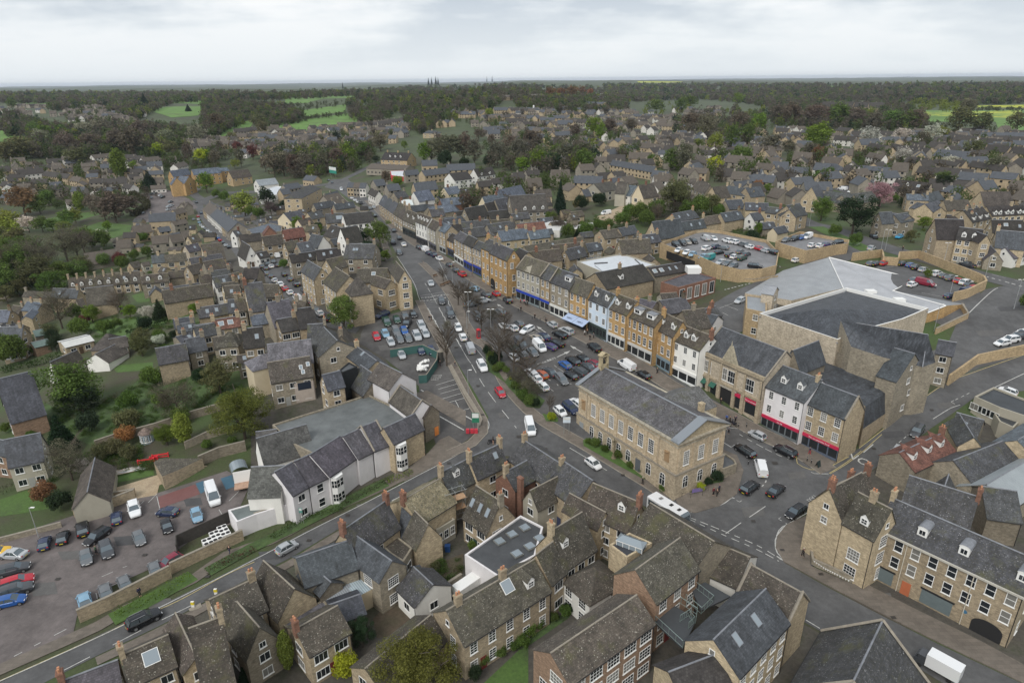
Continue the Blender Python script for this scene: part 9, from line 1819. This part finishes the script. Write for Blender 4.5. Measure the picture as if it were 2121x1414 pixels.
def bus(x,y,dx,dy,lb):
 a=P(x,y,3.1);b=P(x+dx,y+dy,3.1);a.z-=3.05;rt=root('coach',a,math.atan2(b.y-a.y,b.x-a.x));tag(rt,lb,'coach');rt.scale=(.7,.95,.95)
 q=MB();sec=[(-5.5,1.2,.5,2.9),(-5.3,1.25,.35,3.1),(4.6,1.25,.35,3.15),(5.3,1.22,.4,2.7),(5.5,1.1,.5,1.3)]
 for(x0,w0,z0,t0),(x1,w1,z1,t1)in zip(sec,sec[1:]):
  r0_=[(x0,-w0,z0),(x0,-w0,t0-.2),(x0,-w0*.85,t0),(x0,w0*.85,t0),(x0,w0,t0-.2),(x0,w0,z0)];r1_=[(x1,-w1,z1),(x1,-w1,t1-.2),(x1,-w1*.85,t1),(x1,w1*.85,t1),(x1,w1,t1-.2),(x1,w1,z1)]
  for i in range(6):j=(i+1)%6;q.face([r0_[i],r0_[j],r1_[j],r1_[i]])
 x0,w0,z0,t0=sec[0];q.face([(x0,-w0,z0),(x0,-w0,t0),(x0,w0,t0),(x0,w0,z0)]);x0,w0,z0,t0=sec[-1];q.face([(x0,-w0,z0),(x0,-w0,t0),(x0,w0,t0),(x0,w0,z0)])
 q.build('body','car_paint',rt,CC['wht'])
 for s in(-1,1):g=MB();g.face([(-5,s*1.262,1.5),(4.5,s*1.262,1.5),(4.3,s*1.262,2.6),(-5,s*1.262,2.6)]);g.build('side_window','car_glass',rt)
 g=MB();g.face([(5.52,-1.05,1.35),(5.52,1.05,1.35),(5.33,1.1,2.65),(5.33,-1.1,2.65)]);g.face([(4.75,-1.0,3.16),(5.33,-1.1,2.68),(5.33,1.1,2.68),(4.75,1.0,3.16)]);g.build('windscreen','car_glass',rt)
 for xx in(-2.5,.8,3.2):g=MB();g.box((xx-.35,-.35,3.1),(xx+.35,.35,3.25));g.build('roof_hatch','rubber' if xx>0 else 'plain_metal',rt,(.3,.3,.3))
 for xx in(-3.4,3.2):
  for s in(-1,1):w_=obj('wheel',CT['bigvan']['wheel'],rt,None,(xx,s*1.12,.42));w_.scale=(1.2,1.2,1.2)
V('b4');bus(463,142,60,40,'white coach waiting below the town hall corner')
def truck(x,y,dx,dy,lb):
 a=P(x,y,.07);b=P(x+dx,y+dy,.07);rt=root('box_lorry',a,math.atan2(b.y-a.y,b.x-a.x));tag(rt,lb,'lorry');rt.scale=(.78,.78,.75)
 q=MB();q.box((-3.2,-1.15,.9),(1.6,1.15,3.3));q.build('box','car_paint',rt,CC['wht']);q=MB();q.box((1.7,-1.05,.5),(3.2,1.05,1.6));q.prism([(1.7,-1.0,2.4),(2.8,-.95,2.4),(2.8,.95,2.4),(1.7,1.0,2.4)],.8);q.build('cab','car_paint',rt,CC['dgy'])
 q=MB();q.face([(3.21,-.95,1.5),(3.21,.95,1.5),(2.82,.9,2.35),(2.82,-.9,2.35)]);q.build('windscreen','car_glass',rt)
 for xx in(-2,2.3):
  for s in(-1,1):obj('wheel',CT['bigvan']['wheel'],rt,None,(xx,s*.98,.36))
V('b5');truck(1190,1330,-60,-34,'white box lorry partly behind the big slate roof')
V('b3');q=MB();q.box((-2.6,-.9,0),(2.6,.9,2.1));o=q.build('storage_container','white_paint');g=P(385,760);g2=P(450,715);o.location=g;o.rotation_euler=(0,0,math.atan2(g2.y-g.y,g2.x-g.x));tag(o,'long white container beside the stone house gable','container')
V('b5');ps_(243,520,'person in black with white hair walking on the corner pavement','black','black',hair='white')
V('b1');ps_(685,500,'person in green coat between two parked cars','green','black');ps_(992,800,'person in dark clothes behind the buff wall','navy','black');ps_(1627,500,'person in black top walking behind the stone wall','black','navy')
V('h1');ps_(627,1180,'person in black with pale hat on the path below the town hall','black','black',hair='white');ps_(1235,1270,'person in maroon coat at the town hall corner','maroon','black');ps_(1265,1280,'person in black coat beside the maroon coat','black','black');ps_(1285,1240,'person behind the pair at the town hall corner','navy','black');ps_(1367,740,'person in dark coat crossing towards the town hall','grey','black');ps_(752,225,'person in black near the parked black hatchback','black','black');ps_(1300,490,'person standing in the arcade mouth','black','black')
V('h2');
for i,(x,y,t,l)in enumerate([(285,985,'blue','person in blue jacket in the biker group'),(315,1000,'black','person in black in the middle of the biker group'),(365,990,'navy','person in navy at the right of the biker group'),(340,1010,'grey','person in grey at the front of the biker group')]):ps_(x,y,l,t,'black')
V('r1');ps_(1285,1140,'person in navy top holding a red bag outside the shop','navy','red');V('m3');ps_(307,300,'person in black walking on the raised roadside path','black','grey')
V('r6');ps_(565,310,'person in black beside the dark kiosk','black','black');V('q6');ps_(1645,530,'left of two people on the path by the zigzags','black','grey');ps_(1690,520,'right of two people on the path by the zigzags','black','brown')
V('r2');
for i,(x,y,t,l)in enumerate([(390,580,'black','person in black between the pavement bollards'),(580,660,'black','person in black with pale bag at the kerb'),(1230,860,'white','person in white top at the cafe tables'),(1275,840,'brown','person in brown seated end of the cafe tables'),(1320,940,'black','person in black nearest the kerb by the cafe'),(1380,910,'grey','person in grey right of the cafe group'),(155,450,'black','person in black by the left pavement post'),(150,320,'red','person in red top outside the blue-sign shop'),(210,330,'pink','person in pink outside the blue-sign shop'),(235,350,'grey','person in grey outside the blue-sign shop'),(265,360,'black','person in black outside the blue-sign shop')]):ps_(x,y,l,t,'black')
V('r3');ps_(1180,960,'person in dark clothes walking below the cream house','black','black');ps_(365,520,'person in brown on the upper pavement','brown','grey');ps_(400,410,'person in black outside the blue fascia','black','black');ps_(595,590,'person in white top seated by the hotel','white','black');ps_(940,760,'person in black by the hotel doorway','black','black')
V('u5');ps_(975,625,'person in black at the supermarket wall corner','black','black');ps_(1240,940,'person in white top in the supermarket car park','white','navy');V('m5');ps_(315,960,'x','navy','red')if False else None
V('r5','on the market place');sp_(985,985,9,2,lb='tall twin-headed lamp post beside the bare market trees');sp_(685,240,7,1);sp_(1390,1180,7,2);sp_(950,1080,5,1)
V('m3');sp_(410,510,6,1,zn='on the raised path');V('b1');sp_(275,385,6,1,zn='at the left car park');V('u5','round the supermarket');sp_(1355,1005,6,1);sp_(1635,890,8,1);sp_(1300,770,8,2);sp_(1880,1100,8,2);sp_(800,620,7,1);sp_(833,625,7,1);sp_(215,430,6,1);V('m5');sp_(1160,560,1,1)if False else None
V('u4');sp_(1225,880,7,1,zn='below the deck wall')
V('r7');sp_(305,1110,7,1,zn='beside the golden supermarket wall')
V('r2','by the crossing');bo_(345,570);bo_(478,590);bo_(575,575);bo_(110,435);V('h2','by the arcade');bo_(395,1035);bo_(468,1035);V('r5','by the telephone box');bo_(958,1160);bo_(997,1240);V('r1','by the corner');bo_(90,1330);bo_(55,600);bo_(1320,1310);bo_(1240,1270)
V('r5');g=P(1160,1235,.1);rt=root('telephone_box',g,.4);tag(rt,'red telephone box on the pavement beside the main road','telephone box');q=MB();q.box((-.46,-.46,0),(.46,.46,.25));
for sx in(-1,1):
 for sy in(-1,1):q.box((sx*.46-.06*(sx>0)-.0,sy*.46-.06*(sy>0),.25),(sx*.46+.06*(sx<0),sy*.46+.06*(sy<0),2.15))
q.box((-.46,-.46,2.15),(.46,.46,2.35));q.cyl((0,0),.5,2.35,2.55,12,.3)
for z in(.6,.95,1.3,1.65,2.0):
 for s in(-1,1):q.box((-.42,s*.44-.01,z),(.42,s*.44+.01,z+.03));q.box((s*.44-.01,-.42,z),(s*.44+.01,.42,z+.03))
q.build('frame','painted',rt,(.50,.015,.025));q=MB();q.box((-.41,-.41,.3),(.41,.41,2.1));q.build('glazing','car_glass',rt)
def sign(x,y,h,w,hh,col,lb,txt=None,dx=60,dy=0):
 a=P(x,y,.1);b=P(x+dx,y+dy,.1);rt=root('road_sign',a,math.atan2(b.y-a.y,b.x-a.x));tag(rt,lb,'road sign');q=MB();q.bar((-w*.35,0,-.2),(-w*.35,0,h),.05);q.bar((w*.35,0,-.2),(w*.35,0,h),.05);q.build('post','plain_metal',rt,(.4,.42,.42));q=MB();q.box((-w/2,-.1,h-hh),(w/2,-.05,h));p=q.build('panel','painted',rt,col);q=MB();q.box((-w/2+.08,-.115,h-hh*.5),(w/2-.08,-.101,h-.08));q.build('inset','painted',p,(.6,.62,.6));return rt
V('m3');sign(468,790,4.2,1.5,2.2,(.02,.16,.09),'green and white direction sign at the corner of the steps');sign(1165,815,4.0,1.5,1.3,(.55,.62,.68),'pale direction sign on a post near the town hall end');V('b2');sign(672,285,3.2,.6,1.0,(.1,.25,.22),'narrow green sign board in the verge');V('t2');sign(1250,1060,9,11,5,(.02,.22,.16),'large green road sign by the roundabout')
for x,y,l in((1368,875,'yellow and white traffic bollard on the road island'),(1530,785,'yellow and white bollard beside the brown-roofed house')):
 V('b1');g=P(x,y,.1);rt=root('traffic_bollard',g);tag(rt,l,'traffic bollard');q=MB();q.box((-.22,-.12,0),(.22,.12,1.0));q.build('shell','white_paint',rt);q=MB();q.box((-.23,-.13,.45),(.23,.13,.95));q.build('reflective_panel','plate_yellow',rt)
V('b1');o=area('traffic_island',[(1335,895),(1360,880),(1420,850),(1430,880),(1390,900),(1345,910)],'kerb',.17,skirt=.15)
V('r1');g=P(1450,1370,.15);rt=root('pavement_board',g,.6);tag(rt,'black A-board with chalk lettering on the corner pavement','sign board');q=MB();q.prism([(-.5,-.35,0),(.5,-.35,0),(.5,0,1.25),(-.5,0,1.25)],.04);q.prism([(.5,.35,0),(-.5,.35,0),(-.5,0,1.25),(.5,0,1.25)],.04);q.build('board','painted',rt,(.02,.035,.035))
def mb_(x,y,ang,lb,z=.12):
 g=P(x,y,z);rt=root('motorcycle',g,ang);tag(rt,lb,'motorcycle')
 for xx in(-.65,.7):
  q=MB();n=14
  for i in range(n):a,b=2*math.pi*i/n,2*math.pi*(i+1)/n;q.bar((xx+.27*math.cos(a),0,.3+.27*math.sin(a)),(xx+.27*math.cos(b),0,.3+.27*math.sin(b)),.06,5)
  q.build('wheel','rubber',rt)
 q=MB();q.bar((-.6,0,.6),(.25,0,.85),.14,7,.17);q.bar((.25,0,.85),(.62,0,.5),.09,6);q.bar((-.25,0,.4),(.3,0,.45),.2,7);q.build('body','painted',rt,(.02,.02,.03));q=MB();q.bar((-.75,0,.88),(-.1,0,.82),.12,6);q.build('seat','rubber',rt);q=MB();q.bar((.45,-.32,1.02),(.45,.32,1.02),.025,5);q.bar((.45,0,1.0),(.7,0,.35),.04,5);q.build('handlebars','hub',rt)
V('h2');mb_(300,1010,1.9,'left of two black motorcycles beside the biker group');mb_(350,1020,2.1,'right of two black motorcycles beside the biker group')
V('m3');mb_(590,885,.4,'black and white motorcycle on the road above the chimneys',.07);g=P(600,880,.5);rt=root('person',g,.4);tag(rt,'rider in black seated on the motorcycle above the chimneys','person');b_,j_,t_,h_=PM[0];obj('body',b_,rt,None,(0,0,-.38));obj('jacket',j_,rt,CLC['black'],(0,0,-.38));q=MB();q.cyl((0.02,0),.15,1.12,1.42,10,.08);q.build('helmet','dark',rt)
V('r5','on the market place')
def bench(x,y,dx,dy,lb=None,zn=None):
 a=P(x,y,.15);b=P(x+dx,y+dy,.15);rt=root('bench',a,math.atan2(b.y-a.y,b.x-a.x));tag(rt,lb,'bench',None,None,None if lb else 'wooden bench',zn);q=MB();q.box((-.9,-.25,.42),(.9,.2,.47));q.build('seat','wood',rt,(.16,.1,.06));q=MB();q.box((-.9,.2,.5),(.9,.25,.9));q.build('backrest','wood',rt,(.16,.1,.06))
 for s in(-.75,.75):q=MB();q.box((s-.04,-.22,0),(s+.04,-.16,.42));q.box((s-.04,.18,0),(s+.04,.24,.9));q.build('leg','dark',rt)
for x,y in((370,120),(500,290),(570,260),(620,240)):bench(x,y,50,-16)
V('h1');bench(60,650,20,30,lb='dark bench at the left foot of the town hall')if False else None
V('b1');wall([(1262,450),(1262,520)],h=2.2,t=.1,mat='wood',col=(.05,.045,.04),name='timber_fence',cat='fence',lb='short dark timber fence end of the bin enclosure',cope=False);wall([(1262,450),(1400,385),(1640,275)],h=2.2,t=.1,mat='wood',col=(.05,.045,.04),name='timber_fence',cat='fence',lb='dark slatted timber fence round the white cooling units',cope=False)
for i,(x,y,n_)in enumerate([(1478,450,2),(1535,410,3),(1590,370,3)]):
 g=P(x,y);g2=P(x+20,y+35);rt=root('cooling_unit',g,math.atan2(g2.y-g.y,g2.x-g.x));tag(rt,None,'cooling unit','white cooling units in the enclosure',None,'white cooling unit','inside the dark timber fence');q=MB();L_=n_*1.05;q.box((-L_/2,-.75,0),(L_/2,.75,1.1));q.build('casing','white_paint',rt)
 for k in range(n_):
  for s in(-.37,.37):f_=MB();f_.cyl((-L_/2+.52+k*1.05,s),.33,1.1,1.14,12);f_.build('fan','dark',rt)
V('m2');q=MB();
rt=root('trolley_shelter',P(250,1120));tag(rt,'curved clear-roofed trolley shelter beside the blue bays','shelter')
for i in range(8):a,b=math.pi*i/8,math.pi*(i+1)/8;q.face([(-1.6,-1.5*math.cos(a),1.4+.9*math.sin(a)),(1.6,-1.5*math.cos(a),1.4+.9*math.sin(a)),(1.6,-1.5*math.cos(b),1.4+.9*math.sin(b)),(-1.6,-1.5*math.cos(b),1.4+.9*math.sin(b))])
q.build('roof','roof_glass',rt);q=MB()
for sx in(-1.6,1.6):
 for sy in(-1.5,1.5):q.bar((sx,sy,-.2),(sx,sy,1.5),.05)
q.build('post','plain_metal',rt,(.3,.3,.3));rt.rotation_euler=(0,0,rad(120))
rt=root('lorry_trailer',P(330,1230));rt.rotation_euler=(0,0,rad(20));tag(rt,'flat trailer with a white and orange side panel','trailer');q=MB();q.box((-2.6,-1.1,.8),(2.6,1.1,1.0));q.build('bed','wood',rt,(.38,.25,.18));q=MB();q.box((-2.6,1.0,1.0),(2.4,1.1,3.3));q.build('side_panel','white_paint',rt);q=MB();q.box((1.2,.97,1.1),(2.3,.995,2.0));q.build('orange_patch','painted',rt,(.6,.15,.05))
V('m1');g=P(960,1110);g2=P(1140,1060);rt=root('scaffold_poles',g,math.atan2(g2.y-g.y,g2.x-g.x));tag(rt,'stack of long scaffold poles on the grass bank','poles');rnd=random.Random(5)
for i in range(14):q=MB();y=-.9+.14*i;q.bar((-4.5+rnd.uniform(-.5,.5),y,.2+rnd.uniform(0,.2)),(4.2+rnd.uniform(-.5,.5),y+rnd.uniform(-.2,.2),.3),.07,5);q.build('pole','plain_metal' if i%4 else 'wood',rt,(.5,.52,.54)if i%4 else(.4,.3,.2))
for x,y,w_ in((1130,1040,3.0),(1240,1000,3.0),(1190,1020,1.5)):
 g=P(x,y);q=MB();q.box((-w_/2,-.04,.7),(w_/2,.04,1.0));q.box((-w_/2,-.04,.2),(w_/2,.04,.4));q.box((-w_/2,-.25,0),(-w_/2+.15,.25,1.05));q.box((w_/2-.15,-.25,0),(w_/2,.25,1.05));o=q.build('safety_barrier','painted',None,(.6,.03,.04));o.location=g;o.rotation_euler=(0,0,.3);tag(o,None,'safety barrier',None,None,'red plastic barrier','beside the scaffold poles')
V('r6');g=P(575,230);rt=root('information_kiosk',g);tag(rt,'dark round kiosk with pale cap at the top of the steps','kiosk');q=MB();q.cyl((0,0),.7,-.2,2.8,10);q.build('drum','painted',rt,(.05,.05,.045));q=MB();q.cyl((0,0),.85,2.8,3.1,10,.5);q.build('cap','kerb',rt)
V('r6');g=P(985,1385,.12);q=MB();
for i,(x,c)in enumerate(((0,'red'),(.9,'red'),(1.7,'white'))):q.box((x,-.3,0),(x+.7,.3,.9))
o=q.build('bunting_planter','painted',None,(.45,.03,.05));o.location=g;tag(o,'red flower planters at the corner by the direction sign','planter')
V('u5');
for i in range(9):g=P(1465+i*18,700+i*4.5);q=MB();q.box((-.3,-.3,0),(.3,.3,1.0));q.box((-.33,-.36,1.0),(.33,.33,1.1));o=q.build('wheelie_bin','painted',None,(.03,.10,.14));o.location=g;tag(o,None,'wheelie bin','wheelie bins outside the flats',None,'blue-black wheelie bin','outside the archway flats')
V('b3');g=P(230,480);q=MB();q.box((-.4,-.35,0),(.4,.35,1.05));q.box((-.43,-.4,1.05),(.43,.38,1.15));o=q.build('wheelie_bin','painted',None,(.02,.08,.25));o.location=g;tag(o,'dark wheelie bin with bright blue lid under the scaffolding','wheelie bin')
V('b5');g=P(365,540,.1);rt=root('menu_board',g);rt.rotation_euler=(0,0,-.5);tag(rt,'framed notice board behind the bunting of the corner house','notice board');q=MB();q.bar((-.7,0,0),(-.7,0,2),.04);q.bar((.7,0,0),(.7,0,2),.04);q.build('post','dark',rt);q=MB();q.box((-.75,-.03,.9),(.75,.03,2.05));q.build('board','painted',rt,(.3,.29,.36))
rt=root('bunting',P(320,560));tag(rt,'white triangular bunting along the low front wall','bunting');L_=[(320,545),(400,600),(480,640),(580,690)];q=MB();W_=[P(x,y,1.5)-rt.location for x,y in L_]
for a,b in zip(W_,W_[1:]):
 q.bar(a,b,.015,4)
 for k in range(5):c=a.lerp(b,(k+.5)/5);d=(b-a).normalized()*.13;q.face([c-d,c+d,c+Vector((0,0,-.3))])
q.build('flag','white_paint',rt)
hm,hnt,hb=newmat('haze_air');hnt.nodes.remove(hb);pv=nd(hnt,'ShaderNodeVolumePrincipled');pv.inputs['Color'].default_value=(.80,.88,1,1);pv.inputs['Density'].default_value=.00004;pv.inputs['Anisotropy'].default_value=.2
hnt.links.new(pv.outputs[0],[n for n in hnt.nodes if n.type=='OUTPUT_MATERIAL'][0].inputs['Volume'])
q=MB();q.box((-31000,-600,-60),(31000,31500,110));hz_=q.build('haze','haze_air');hz_['kind']='stuff';hz_['label']='thin pale air haze over the whole town and hills';hz_['category']='haze'
stuff_houses(ST,'distant_houses','distant estates of small brown-roofed houses among the far trees')
print('HOUSES',HC[0],'stuff',len(ST))
finish_labels()
